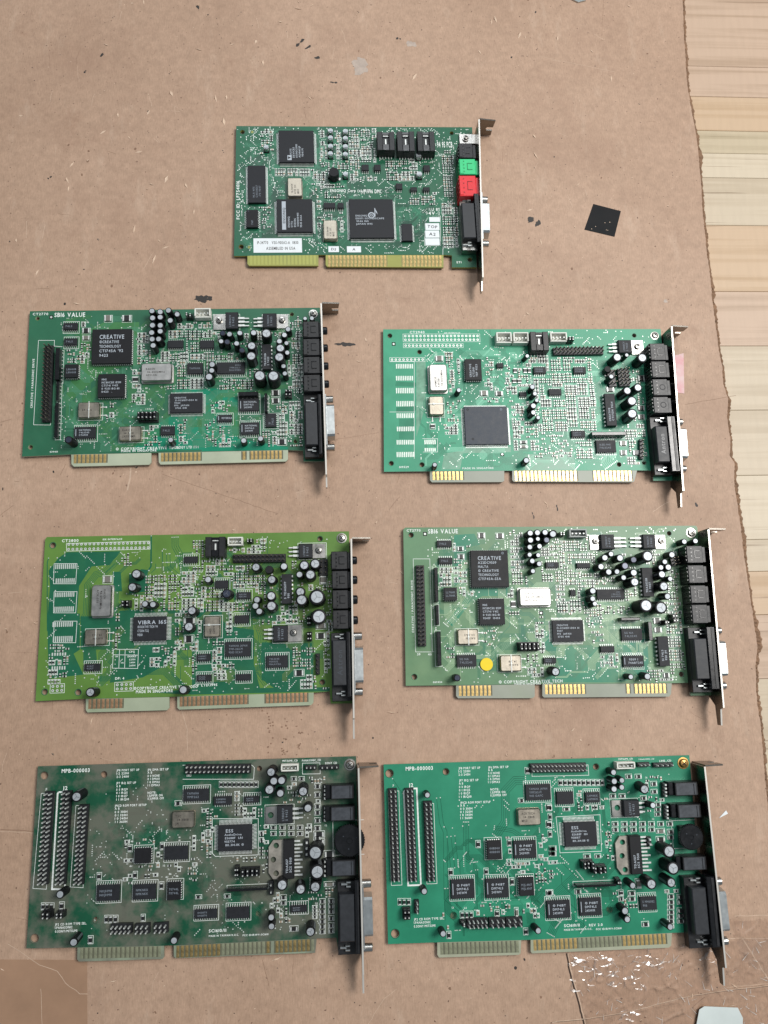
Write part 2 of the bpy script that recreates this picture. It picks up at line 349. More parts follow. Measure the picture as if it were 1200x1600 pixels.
                if kind == 'can': x, y, W, Hh, txt, rot, o = a; legs = ''; h = 5.0
                else: x, y, W, Hh, legs, txt, rot, o = a; h = 4.0
                m_ = canm if kind == 'can' else xtalm; b = MB(); r = 1.3 if kind == 'can' else 1.0
                def rr(w_, h_, r_): return [(sx*(w_/2-r_)+r_*math.cos(q), sy*(h_/2-r_)+r_*math.sin(q)) for sx, sy, q0 in ((1, 1, 0), (-1, 1, 90), (-1, -1, 180), (1, -1, 270)) for q in [math.radians(q0+d) for d in (0, 30, 60, 90)]]
                R0 = rr(W+(1.2 if kind == 'can' else .3), Hh+(1.2 if kind == 'can' else .3), r); b.prism(R0, .2, 1.0, m_); R1 = rr(W, Hh, r); R2 = rr(W-.9, Hh-.9, r*.8); n = len(R1)
                b.fs([(p[0], p[1], 1.0) for p in R1]+[(p[0], p[1], h-.4) for p in R1]+[(p[0], p[1], h) for p in R2], [(k*n+i, k*n+(i+1) % n, (k+1)*n+(i+1) % n, (k+1)*n+i) for k in (0, 1) for i in range(n)], m_, True); b.poly(R2, h, m_)
                c = place('oscillator_can' if kind == 'can' else 'crystal', b, x, y)
                if txt: marking(c, txt, W*.95, Hh, h+.015, rot, markd, {})
                if kind == 'xtal' and legs:
                    l = MB()
                    for q in (-.27, .27):
                        if legs == 'R': l.box(W/2+1.5, q*Hh, .2, .7, 3.2, .5, silver); l.disc(W/2+3.2, q*Hh, .4, .6, solder, 8)
                        else: l.box(q*W, -Hh/2-1.4, .2, .7, .5, 3.0, silver); l.disc(q*W, -Hh/2-3.0, .4, .6, solder, 8)
                    if legs == 'R': l.box(W*.02, 0, h-.05, h+.35, .45, Hh+1, silver); l.box(W*.02, 0, h+.2, h+.5, .9, .9, solder)
                    else: l.box(0, Hh*.08, h-.05, h+.35, W+1, .45, silver); l.box(-W*.2, Hh*.08, h+.1, h+.7, 1.2, 1.2, solder)
                    obj('wire_strap', l, c); silkm.line([(x-W/2-1, y-Hh/2-.6), (x+W/2+1, y-Hh/2-.6), (x+W/2+1, y+Hh/2+.6), (x-W/2-1, y+Hh/2+.6), (x-W/2-1, y-Hh/2-.6)], .05, .2, silk)
                mark_(x, y, W+(5 if legs == 'R' else 1.5), Hh+(4 if legs == 'B' else 1.5))
            elif kind == 'cap':
                x, y, r, h, st = a; A, T = cap_meshes(r, h, st); lean = math.radians(rnd.uniform(-4, 4)) if st != 'smd' else 0
                c = obj('capacitor' if st != 'black' else 'transistor', A, root, (x, y, BT)); c.rotation_euler = (lean, math.radians(rnd.uniform(-3, 3)) if st != 'smd' else 0, rnd.uniform(0, 6) if st != 'smd' else 0)
                obj('aluminium_top' if st != 'black' else 'lead_wire', T, c); mark_(x, y, 2*r, 2*r, .2)
            elif kind == 'to220':
                t, bd, sw, lx, op = a; b = MB(); side = 1 if lx > bd[0] else -1; tx, ty, tw, th = t; bx_, by_, bw, bh = bd
                b.box(0, 0, .25, 4.3, bw, bh, epoxy, ch=.35); c = place('voltage_regulator', b, bx_, by_)
                p = MB(); hx, hy = sw[0]-bx_, sw[1]-by_; x0, x1 = sorted((tx-bx_-side*tw/2-side*0, tx-bx_+side*tw/2)); hr = 1.7
                p.prism([(x0-.2, ty-by_-th/2), (x1+.2, ty-by_-th/2), (x1+.2, ty-by_+th/2), (x0-.2, ty-by_+th/2)], .15, 1.4, steel, [[(hx+hr*math.cos(-.449*i), hy+hr*math.sin(-.449*i)) for i in range(14)]] if op else []); obj('heat_tab', p, c)
                if not op:
                    q = MB(); q.lathe(0, 0, [(2.1, 1.4), (2.1, 2.2), (1.6, 2.9), (.2, 3.1)], steel, 16); q.box(0, 0, 3.0, 3.12, 2.4, .5, hole_m, .6); q.box(0, 0, 3.0, 3.13, 2.4, .5, hole_m, 2.17); obj('screw', q, c, (hx, hy, 0))
                l = MB(); ll = abs(lx-bx_)-bw/2
                for k in (-1, 0, 1): l.box(side*(bw/2+ll*.28), k*2.5, 1.6, 2.2, ll*.6, 1.3, silver); l.box(side*(bw/2+ll*.75), k*2.5, .3, 1.7, ll*.5, .8, silver, ch=.1)
                obj('lead_row', l, c, kind='stuff'); marking(c, ['L7805CV', 'S 9423'], bw, bh, 4.32, 90, markf, {})
                xa, xb = min(tx-tw/2, lx), max(tx+tw/2, lx); mark_((xa+xb)/2, ty, xb-xa, max(th, bh)); silkm.line([(tx-side*(-tw/2-.5), ty-th/2-.6), (bx_-side*(-bw/2), ty-th/2-.6)], .05, .2, silk)
                u0, u1 = min(tx-tw/2, bx_-bw/2)-.7, max(tx+tw/2, bx_+bw/2)+.7; silkm.line([(u0, ty-th/2-.7), (u1, ty-th/2-.7), (u1, ty+th/2+.7), (u0, ty+th/2+.7), (u0, ty-th/2-.7)], .052, .22, silk)
            elif kind == 'heatic':
                t, bd, hs, lx = a; bx_, by_, bw, bh = bd; tx, ty, tw, th = t; b = MB(); b.box(0, 0, .3, 4.6, bw, bh, epoxyd, ch=.3); c = place('amplifier_chip', b, bx_, by_)
                x0, x1, y0, y1 = tx-bx_-tw/2, tx-bx_+tw/2, ty-by_-th/2, ty-by_+th/2; k_ = tw*.3
                P = [(x0+k_, y0), (x1+.3, y0), (x1+.3, y1), (x0+k_, y1), (x0, y1-k_*1.4), (x0, y0+k_*1.4)]
                p = MB(); p.prism(P, .4, 2.1, mat('grey_heat_plate', 'a5a096', .42, .6, var=.35, vscale=150), [[(q[0]-bx_+1.6*math.cos(-.524*i), q[1]-by_+1.6*math.sin(-.524*i)) for i in range(12)] for q in hs]); obj('heat_plate', p, c)
                l = MB()
                for i in range(10):
                    yy = (i-4.5)*bh/10.3; e = bw/2; n_ = lx-bx_-bw/2; l.box(e+n_*(.32 if i % 2 else .45), yy, 1.4, 2.0, n_*(.64 if i % 2 else .9), 1.0, silver, ch=.1)
                obj('lead_row', l, c, kind='stuff'); marking(c, ['TDA1517', 'SCS 9510'], bw, bh, 4.62, 90, mark, {}); mark_((tx-tw/2+lx)/2, ty, lx-tx+tw/2, th)
            elif kind == 'hdr':
                x0, y0, x1, y1, nx, ny, hh, ph, o = a; n = max(nx, ny); k = min(nx, ny) if n > 1 else 1; d = math.hypot(x1-x0, y1-y0); an = math.atan2(y1-y0, x1-x0) if d > .5 else 0; pit = d/(n-1) if n > 1 else 2.54
                if n == k: k = ny
                b = MB(); W = n*pit; Hh = k*2.54
                b.box(0, 0, 0, hh, W, Hh, black, ch=.15)
                p = MB(); th = .64 if not o.get('fat') else 1.1
                for i in range(n):
                    for j in range(k):
                        u, v = (i-(n-1)/2)*pit, (j-(k-1)/2)*2.54
                        if n > 4: b.box(u, v, hh, hh+.25, pit*.72, 2.54*.72, black)
                        p.box(u, v, hh, ph, th, th, silver if o.get('fat') or key in (5, 6) else pindark, ch=.2)
                cx, cy = (x0+x1)/2, (y0+y1)/2
                c = obj('pin_header', b, root, (cx, cy, BT), an); obj('pin_row', p, c, kind='stuff')
                ca, sa = abs(math.cos(an)), abs(math.sin(an)); mark_(cx, cy, W*ca+Hh*sa, W*sa+Hh*ca, .3)
            elif kind == 'jumper':
                x, y, W, Hh = a; b = MB(); p = MB(); hz = W >= Hh; n = max(1, round(max(W, Hh)/2.54))
                b.box(0, 0, 0, 2.5, W, Hh, black)
                for i in range(n):
                    u = (i-(n-1)/2)*max(W, Hh)/n; X, Y = (u, 0) if hz else (0, u)
                    top = 5.5+rnd.random()*1.5; b.box(X, Y, 2.5, top, (max(W, Hh)/n*.82 if hz else W*.8), (Hh*.8 if hz else max(W, Hh)/n*.82), blackg, ch=.3)
                    for q in (-.24, .24): p.box(X+(0 if hz else q*W), Y+(q*Hh if hz else 0), top-.2, top+.9, .6, .6, silver)
                c = place('jumper_block', b, x, y); obj('pin_row', p, c, kind='stuff'); mark_(x, y, W, Hh)
            elif kind == 'sip':
                x, y, W, Hh, h = a; b = MB(); b.box(0, 0, .5, h, W, Hh, blackg, ch=.3)
                n = int(max(W, Hh)/2.54)
                for i in range(n):
                    u = (i-(n-1)/2)*2.54; b.box(u if W > Hh else W*.5+.1, -Hh*.5-.1 if W > Hh else u, 0, 1.2, .5, .5, silver)
                place('resistor_network', b, x, y); mark_(x, y, W, Hh)
                u, v = W/2+.6, Hh/2+.6; silkm.line([(x-u, y-v), (x+u, y-v), (x+u, y+v), (x-u, y+v), (x-u, y-v)], .05, .2, silk)
            elif kind == 'smd':
                x, y, W, Hh, bx = a
                b = MB(); hz = W >= Hh; body = rnd.choice([smdb, smdg, smdb]) if max(W, Hh) > 4 else smdb
                if hz: b.box(0, 0, .05, 1.3, W*.62, Hh, body, ch=.1); b.box(-W*.41, 0, .05, 1.1, W*.18, Hh*.95, silver); b.box(W*.41, 0, .05, 1.1, W*.18, Hh*.95, silver)
                else: b.box(0, 0, .05, 1.3, W, Hh*.62, body, ch=.1); b.box(0, -Hh*.41, .05, 1.1, W*.95, Hh*.18, silver); b.box(0, Hh*.41, .05, 1.1, W*.95, Hh*.18, silver)
                if max(W, Hh) > 6: place('chip_capacitor', b, x, y)
                else:
                    k0 = len(small.v); small.fs([(p[0]+x, p[1]+y, p[2]) for p in b.v], [], silver)
                    for f_, m_ in zip(b.f, b.m): small.f.append(tuple(k0+j for j in f_)); small.m.append(small.mi(b.mats[m_])); small.sm.append(False)
                u, v = W/2+.5, Hh/2+.5
                if bx: silkm.line([(x-u, y-v), (x+u, y-v), (x+u, y+v), (x-u, y+v), (x-u, y-v)], .05, .2, silk)
                mark_(x, y, W, Hh, .6)
            elif kind == 'sock':
                x, y, W, Hh, col, h = a; place('cable_socket', shared(('sock', round(W), round(Hh), col), lambda: socket_mesh(round(W), round(Hh), col, h)), x, y, {'white': 'white cable socket with four pins', 'grey': 'grey cable socket with four pins', 'black': None}[col]); mark_(x, y, W, Hh)
                if col == 'black':
                    for i in range(5): small.box(x+(i-2)*W/6, y-Hh/2-.7, 0, .7, .6, 1.4, silver)
            elif kind == 'jack':
                x, y, W, Hh, col, st, h = a; m_ = {'black': black, 'green': jgreen, 'red': jred}[col]; b = MB(); g = {'black': blackg, 'green': mat('jack_green_shade', '1b8a55', .4), 'red': mat('jack_red_shade', '8f1118', .4)}[col]
                W2, H2 = W-.1, Hh-.35
                b.box(0, 0, .3, h, W2, H2, m_, ch=.3)
                if st != 'plain':
                    b.box(-W2/2+1.4, 0, h, h+.35, 2.3, H2*.9, m_, ch=.1)
                    for q in (-.32, -.1, .12, .34): b.box(-W2/2-.15, q*H2, h*.25, h-.4, .5, 1.0, g); b.box(-W2/2+2.9, q*H2, h, h+.25, .9, .8, g)
                    if st == 'c':
                        b.box(W2*.14, H2*.2, h, h+.3, 3.4, .4, g); b.box(W2*.14-1.5, 0, h, h+.3, .4, H2*.4, g); b.box(W2*.14, -H2*.2, h, h+.3, 3.4, .4, g)
                    else: b.ring(W2*.15, 0, h+.03, 1.5, 2.0, g if col != 'black' else epoxy, 14)
                    b.box(W2/2+1.2, 0, .5, h-1.2, 2.4, H2*.92, m_, ch=.3)
                else: b.box(-W2*.02, 0, h-.01, h+.15, W2*.86, H2*.86, mat('worn_plastic_top', '3a3e44', .4, var=.35, vscale=300)); b.box(W2*.32, 0, h+.15, h+.3, .3, H2*.8, g); b.box(-W2*.5-1.6, 0, .3, h-2, 3.2, H2, blackg, ch=.3)  # plain jacks: grey top plate carries the reflected light in its colour
                place('audio_jack', b, x, y, {'green': 'green audio jack', 'red': 'red audio jack'}.get(col)); mark_(x, y, W, Hh)
            elif kind == 'dsub':
                ov, bd, cl, txt, rg = a; x, y, W, Hh = ov; b = MB(); fm = steel if key == 0 else black
                b.box(0, 0, .2, 6.0, W, Hh, fm if key == 0 else black, ch=.2); c = place('game_port', b, x, y)
                q = MB(); q.box(bd[0]-x, bd[1]-y, 6.0, 12.0, bd[2], bd[3], mat('port_body_greyblack', '23262b', .5, var=.3, vscale=200, bump=.2), ch=.5); t = obj('port_body', q, c)
                if txt: p = MB(); p.text(txt, bd[0]-x, bd[1]-y, 12.02, bd[3]*.55, 3.0, mat('moulded_logo', '3c4147', .35), 90); obj('moulded_logo', p, t)
                if rg: p = MB(); p.box(rg[0]-x, rg[1]-y, .5, 13.0, rg[2], rg[3], blackg, ch=.3); p.box(rg[0]-x+rg[2]*.2, rg[1]-y, 13, 13.3, rg[2]*.3, rg[3]*.96, black); obj('port_flange', p, c)
                for u, v in cl:
                    p = MB(); p.box(-1.2, 0, 6, 7.4, 3.6, 1.2, bright, ch=.2); p.box(1.2, 1.1, 6, 8.4, 2.6, .9, bright, ch=.2); p.box(1.2, -1.1, 6, 8.4, 2.6, .9, bright, ch=.2); obj('locking_clip', p, c, (u-x, v-y, 0))
                mark_(x, y, W, Hh)
            elif kind == 'wheel':
                x, y, r = a; b = MB(); b.lathe(0, 0, [(r*.96, 5.6), (r, 6), (r, 8.2), (r*.95, 8.6), (r*.2, 8.6), (r*.17, 8.3)], blackg, 40)
                for i in range(40): b.box(r*math.cos(i*.157), r*math.sin(i*.157), 6, 8.2, .5, .35, black, i*.157)
                for i in range(3): b.disc(r*.5*math.cos(2.1*i+.4), r*.5*math.sin(2.1*i+.4), 8.63, .35, epoxyb, 8)
                c = place('volume_wheel', b, x, y); p = MB(); p.box(0, 0, .2, 5.6, r*1.3, r*1.5, black); obj('wheel_mount', p, c); mark_(x, y, 2*r, 2*r)
                silkm.line([(x-r-.8, y-r-.8), (x+r, y-r-.8)], .05, .25, silk); silkm.line([(x-r-.8, y-r-.8), (x-r-.8, y+r+.8), (x+r, y+r+.8)], .05, .25, silk)
            elif kind == 'metaltab':
                x, y, W, Hh = a; b = MB(); b.box(0, 0, .1, 1.4, W, Hh, steel, ch=.1); b.box(W/2+2, 0, .1, 1.4, 4, Hh*.9, steel); place('mounting_tab', b, x, y); mark_(x, y, W, Hh)
            elif kind == 'screw':
                x, y, r, h, col = a; b = MB(); m_ = steel if col == 'steel' else brass
                b.lathe(0, 0, [(r*1.3, .05), (r*1.3, .4), (r, .45), (r, .9), (r*.75, 1.7), (.1, 1.95)], m_, 20); b.box(0, 0, 1.85, 2.0, r*1.2, .45, hole_m, .7); b.box(0, 0, 1.85, 2.01, r*1.2, .45, hole_m, 2.27)
                obj('screw', b, root, (x, y, BT+h-.0)); mark_(x, y, 2*r, 2*r)
            elif kind == 'pads':
                x, y, W, Hh, nx, ny, sh, bx = a
                if sh == 'ring': via.disc(x, y, .035, 1.3, lam, 14); via.ring(x, y, .04, .9, 1.3, mat('ring_mask', '4a7a5a', .4), 14)
                elif sh == 'fid': via.flat(x, y, .034, 2.4, 2.4, hole_m); via.disc(x, y, .036, .7, solder)
                elif sh == 'round':
                    for i in range(nx):
                        for j in range(ny):
                            px = x+(i/(nx-1)-.5)*W if nx > 1 else x; py = y+(j/(ny-1)-.5)*Hh if ny > 1 else y
                            via.disc(px, py, .035, .82, solder, 10); via.disc(px, py, .04, .3, hole_m, 6)
                    if bx: u, v = W/2+1.5, Hh/2+1.4; silkm.line([(x-u, y-v), (x+u, y-v), (x+u, y+v), (x-u, y+v), (x-u, y-v)], .05, .22, silk)
                    mark_(x, y, W+2, Hh+2)
                else:
                    for i in range(nx): via.box(x+((i+.5)/nx-.5)*W, y, .01, .08, W/nx*.55, Hh, solder)
                    mark_(x, y, W, Hh, .3)
            elif kind == 'sticker':
                x, y, W, Hh, lines, sh, col = a; b = MB()
                if sh == 'disc': b.lathe(0, 0, [(W/2, 0), (W/2, .12)], yellow, 28)
                else: b.box(0, 0, 0, .1, W, Hh, paper)
                zb = .07 if sh != 'disc' else 1.2
                c = obj('paper_sticker', b, root, (x, y, BT+zb))
                if lines:
                    p = MB(); hp = Hh/len(lines)
                    for i, l in enumerate(lines): p.text(l, (.06*W if i else 0), (len(lines)/2-.5-i)*hp*.8, .11, W*(.85 if not i else .6), hp*.42, pen if len(l) < 5 else markd, 0 if len(l) > 4 else -6)
                    obj('printed_marking', p, c)
                mark_(x, y, W, Hh)
            elif kind == 'text':
                x, y, W, Hh, t, rot = a; n = len(t); L_, H_ = (W, Hh) if rot == 0 else (Hh, W); silkm.text(t, x, y, .05, L_, H_, silk, rot); mark_(x, y, W, Hh, .1)
            elif kind == 'box': silkm.line(a[0], .056, a[1]*1.0 if a[1] > .5 else .24, silk)
            elif kind == 'bracket':
                top, bot, end, jk, sh, scr = a; d = Vector((bot[0]-top[0], bot[1]-top[1])); ln = d.length; d.normalize(); an = math.atan2(d.y, d.x)+math.pi/2; Z = 17.0-BT; zlo = -3.0
                le = (Vector(end)-Vector(top)).dot(d); b = MB()
                prof = [(0, zlo), (ln-6, zlo), (ln-1, zlo+7), (le, zlo+8), (le, Z-4.5), (ln+1, Z-3.5), (ln, Z), (0, Z)]
                T = .95; v = [(-T/2, -s_, z) for s_, z in prof]+[(T/2, -s_, z) for s_, z in prof]; n = len(prof)
                T3 = tessellate_polygon([[Vector((p[0], p[1], 0)) for p in prof]])
                b.fs(v, [tuple(t_) for t_ in T3]+[tuple(n+j for j in t_[::-1]) for t_ in T3], bsteel); b.fs(v, [(i, (i+1) % n, n+(i+1) % n, n+i) for i in range(n)], edgem)
                c = obj('mounting_bracket', b, root, (top[0], top[1], BT), an); c.data.validate(); 
                import bmesh
                bm = bmesh.new(); bm.from_mesh(c.data); bmesh.ops.remove_doubles(bm, verts=bm.verts, dist=1e-6); bmesh.ops.recalc_face_normals(bm, faces=bm.faces); bm.to_mesh(c.data); bm.free()
                f = MB(); fp = [(0, zlo), (10.5, zlo+1), (10.5, zlo+6), (6.5, zlo+6), (5.6, zlo+7.6), (6.5, zlo+9.3), (10.5, zlo+9.3), (11, Z-1), (0, Z)]
                v = [(p[0], -T/2+.5, p[1]) for p in fp]+[(p[0], T/2+.5, p[1]) for p in fp]; n = len(fp); T3 = tessellate_polygon([[Vector((p[0], p[1], 0)) for p in fp]])
                f.fs(v, [tuple(t_) for t_ in T3]+[tuple(n+j for j in t_[::-1]) for t_ in T3]+[(i, (i+1) % n, n+(i+1) % n, n+i) for i in range(n)], bsteel)
                fo = obj('screw_flange', f, c, (T/2+.01, 0, 0)); bm = bmesh.new(); bm.from_mesh(fo.data); bmesh.ops.recalc_face_normals(bm, faces=bm.faces); bm.to_mesh(fo.data); bm.free()
                for y0, y1 in [tuple(j) for j in jk]:
                    r = abs(y1-y0)/2*.85; p = MB(); p.lathe(0, 0, [(r, -4), (r, 2.4), (r*.8, 3.0)], blackg, 16, 'x'); yy = (y0+y1)/2-top[1]; obj('jack_barrel', p, c, (T/2, yy, 6.2))
                if sh:
                    y0, y1 = max(sh)-top[1], min(sh)-top[1]; L_ = (y0-y1)/2; cyy = (y0+y1)/2
                    D = [(-L_+1, 2.2), (L_-1, 2.2), (L_, 3.2), (L_-1, 9.8), (L_-2.2, 10.8), (-L_+2.2, 10.8), (-L_+1, 9.8), (-L_, 3.2)]; p = MB(); n = 8
                    p.fs([(x_, q[0], q[1]) for x_ in (-1, 5.6) for q in D], [(i, n+i, n+(i+1) % n, (i+1) % n) for i in range(n)]+[tuple(range(n, 2*n))], bright)
                    p.box(.5, 0, 0.5, 12.4, .6, 2*L_+10, bright)
                    s_ = obj('port_shell', p, c, (T/2, cyy, 0))
                    bm = bmesh.new(); bm.from_mesh(s_.data); bmesh.ops.recalc_face_normals(bm, faces=bm.faces); bm.to_mesh(s_.data); bm.free()
                for q in scr: p = MB(); p.lathe(0, 0, [(2.4, 0), (2.4, 5.0), (2.0, 5.3), (1.2, 5.3), (1.1, 4)], steel, 6, 'x'); obj('hex_standoff', p, c, (T/2, q-top[1], 6.5))
            elif kind == 'trace':
                pts, n, sp, wd = a; P = [Vector(p) for p in pts]; zt = zz()
                for k in range(n):
                    off = k*sp; Q = []
                    for i in range(len(P)):
                        aa = (P[i]-P[i-1]).normalized() if i else (P[1]-P[0]).normalized(); bb = (P[i+1]-P[i]).normalized() if i < len(P)-1 else aa
                        t_ = (aa+bb).normalized() if (aa+bb).length > .1 else aa; nn = Vector((-t_.y, t_.x)); kk = off/max(.5, abs(nn.dot(Vector((-aa.y, aa.x))))); Q.append((P[i].x+nn.x*kk, P[i].y+nn.y*kk))
                    cu.line(Q, zt+.01, wd, dark if key in (3, 6) else trc)
                    for e in (Q[0], Q[-1]): via.disc(e[0], e[1], .037, .33, solder, 6)
            elif kind == 'field':
                x, y, W, Hh, dn, what = a
                if what == 'smd':
                    bs = 8.2; nx_ = max(1, int(W/bs)); ny_ = max(1, int(Hh/bs))
                    for bi in range(nx_+1):
                        for bj in range(ny_+1):
                            hz = rnd.random() < .5; cw, chh = (2.5, 1.5) if hz else (1.5, 2.5); X0, Y0 = x-W/2+bi*bs, y-Hh/2+bj*bs
                            jx, jy = rnd.uniform(0, .3), rnd.uniform(0, .3); outl_ = rnd.random() < .5
                            u = 0
                            while u < bs-1.5:
                                v = 0
                                while v < bs-1.5:
                                    px, py = X0+u+cw/2+jx, Y0+v+chh/2+jy; v += chh+.25
                                    if abs(px-x) > W/2 or abs(py-y) > Hh/2 or rnd.random() > .85*dn+.1: continue
                                    w_, h_ = (1.9, 1.0) if hz else (1.0, 1.9)
                                    if not free(px, py, w_, h_): continue
                                    mark_(px, py, w_-.2, h_-.2, .1); tp = rnd.random(); bd_ = smdb if tp < .62 else smdt if tp < .78 else smdg if tp < .88 else None
                                    jit = rnd.uniform(-.06, .06)
                                    if bd_: small.box(px, py, .03, .75, w_*(.55 if hz else 1), h_*(1 if hz else .55), bd_, jit, ch=.08)
                                    for sg in (-1, 1):
                                        if hz: small.box(px+sg*w_*.42, py, .02, .62, w_*.34, h_*1.05, solder, jit, ch=.12)
                                        else: small.box(px, py+sg*h_*.42, .02, .62, w_*1.05, h_*.34, solder, jit, ch=.12)
                                    if outl_: a_, b_ = w_/2+.36, h_/2+.34; silkm.line([(px-a_, py-b_), (px+a_, py-b_), (px+a_, py+b_), (px-a_, py+b_), (px-a_, py-b_)], .05, .25, silk)
                                    if rnd.random() < .3: small.disc(px+w_/2+.5, py+h_/2+.4, .04, .32, solder, 6)
                                u += cw+.25
                    for _ in range(int(W*Hh*dn/5)):
                        px, py = x+rnd.uniform(-.5, .5)*W, y+rnd.uniform(-.5, .5)*Hh; hz = rnd.random() < .5; w_, h_ = (1.8, 1.0) if hz else (1.0, 1.8)
                        if not free(px, py, w_+.5, h_+.5): continue
                        mark_(px, py, w_, h_, .3); small.box(px, py, .03, .65, w_*(.5 if hz else 1), h_*(1 if hz else .5), rnd.choice([smdb, smdb, smdt]))
                        for sg in (-1, 1): small.box(px+(sg*w_*.4 if hz else 0), py+(0 if hz else sg*h_*.4), .02, .55, w_*(.32 if hz else 1.04), h_*(1.04 if hz else .32), solder)
                    for _ in range(int(W*Hh*dn/9)):
                        px, py = x+rnd.uniform(-.5, .5)*W, y+rnd.uniform(-.5, .5)*Hh
                        if free(px, py, 1.6, 1.0):
                            for q in range(2): silkm.text(rnd.choice('RCLQU1234567890'), px+q*.75-.4, py, .05, .62, .95, silk)
                            mark_(px, py, 1.5, .9, 0)
                elif what == 'via':
                    for _ in range(int(W*Hh*dn/24)):
                        px, py = x+rnd.uniform(-.5, .5)*W, y+rnd.uniform(-.5, .5)*Hh; n_ = 1 if rnd.random() < .6 else rnd.randint(3, 6); dx, dy = rnd.choice([(1.1, 0), (0, 1.1), (.9, .9), (.9, -.9)])
                        for q in range(n_):
                            X, Y = px+q*dx, py+q*dy
                            if abs(X-x) < W/2 and abs(Y-y) < Hh/2 and free(X, Y, .5, .5): via.disc(X, Y, .035, rnd.uniform(.28, .42), solder, 6); mark_(X, Y, .3, .3, 0)
                else:
                    for _ in range(int(W*Hh*dn/48)):
                        px, py = x+rnd.uniform(-.5, .5)*W, y+rnd.uniform(-.5, .5)*Hh; n_ = rnd.choice([1, 2, 3, 4, 5, 6, 8]); an = rnd.choice([0, 2, 4, 6, 0, 2, 4, 6, 1, 3, 5, 7]); pts = [Vector((px, py))]
                        for q in range(rnd.randint(2, 4)):
                            st_ = rnd.uniform(3, 14); nxt = pts[-1]+Vector((math.cos(an*math.pi/4), math.sin(an*math.pi/4)))*st_; an += -1 if q % 2 else 1; pts.append(nxt)
                        ok = all(abs(p.x-x) < W/2-.5 and abs(p.y-y) < Hh/2-.5 for p in pts)
                        if not ok: continue
                        zt = zz()*.5+.016; sp = .62
                        mt_ = dark if rnd.random() < (.75 if key in (3, 6, 2) else .5) else trc
                        for k in range(n_):
                            Q = []
                            for i in range(len(pts)):
                                aa = (pts[i]-pts[i-1]).normalized() if i else (pts[1]-pts[0]).normalized(); bb = (pts[i+1]-pts[i]).normalized() if i < len(pts)-1 else aa
                                t_ = (aa+bb).normalized(); nn = Vector((-t_.y, t_.x)); kk = k*sp/max(.5, abs(nn.dot(Vector((-aa.y, aa.x))))); Q.append((pts[i].x+nn.x*kk, pts[i].y+nn.y*kk))
                            if all(abs(p[0]-x) < W/2-.3 and abs(p[1]-y) < Hh/2-.3 for p in Q): 
                                cu.line(Q, zt, .3, mt_)
                                for e in (Q[0], Q[-1]):
                                    if rnd.random() < .4 and free(e[0], e[1], .2, .2): via.disc(e[0], e[1], .038, .3, solder, 6)
    obj('silkscreen_print', silkm, board, lz(0), kind='stuff'); obj('copper_trace', cu, board, lz(0), kind='stuff'); obj('solder_pad', via, board, lz(0), kind='stuff')
    if small.f: obj('chip_resistor', small, root, lz(BT), kind='stuff')
    for _ in range(160):
        px, py = rnd.uniform(3, 158), rnd.uniform(-92, -3); feet.lathe(px, py, [(.75, -THK), (.3, -THK-1.5)], solder, 5)
    obj('solder_joint', feet, board, lz(0), kind='stuff')

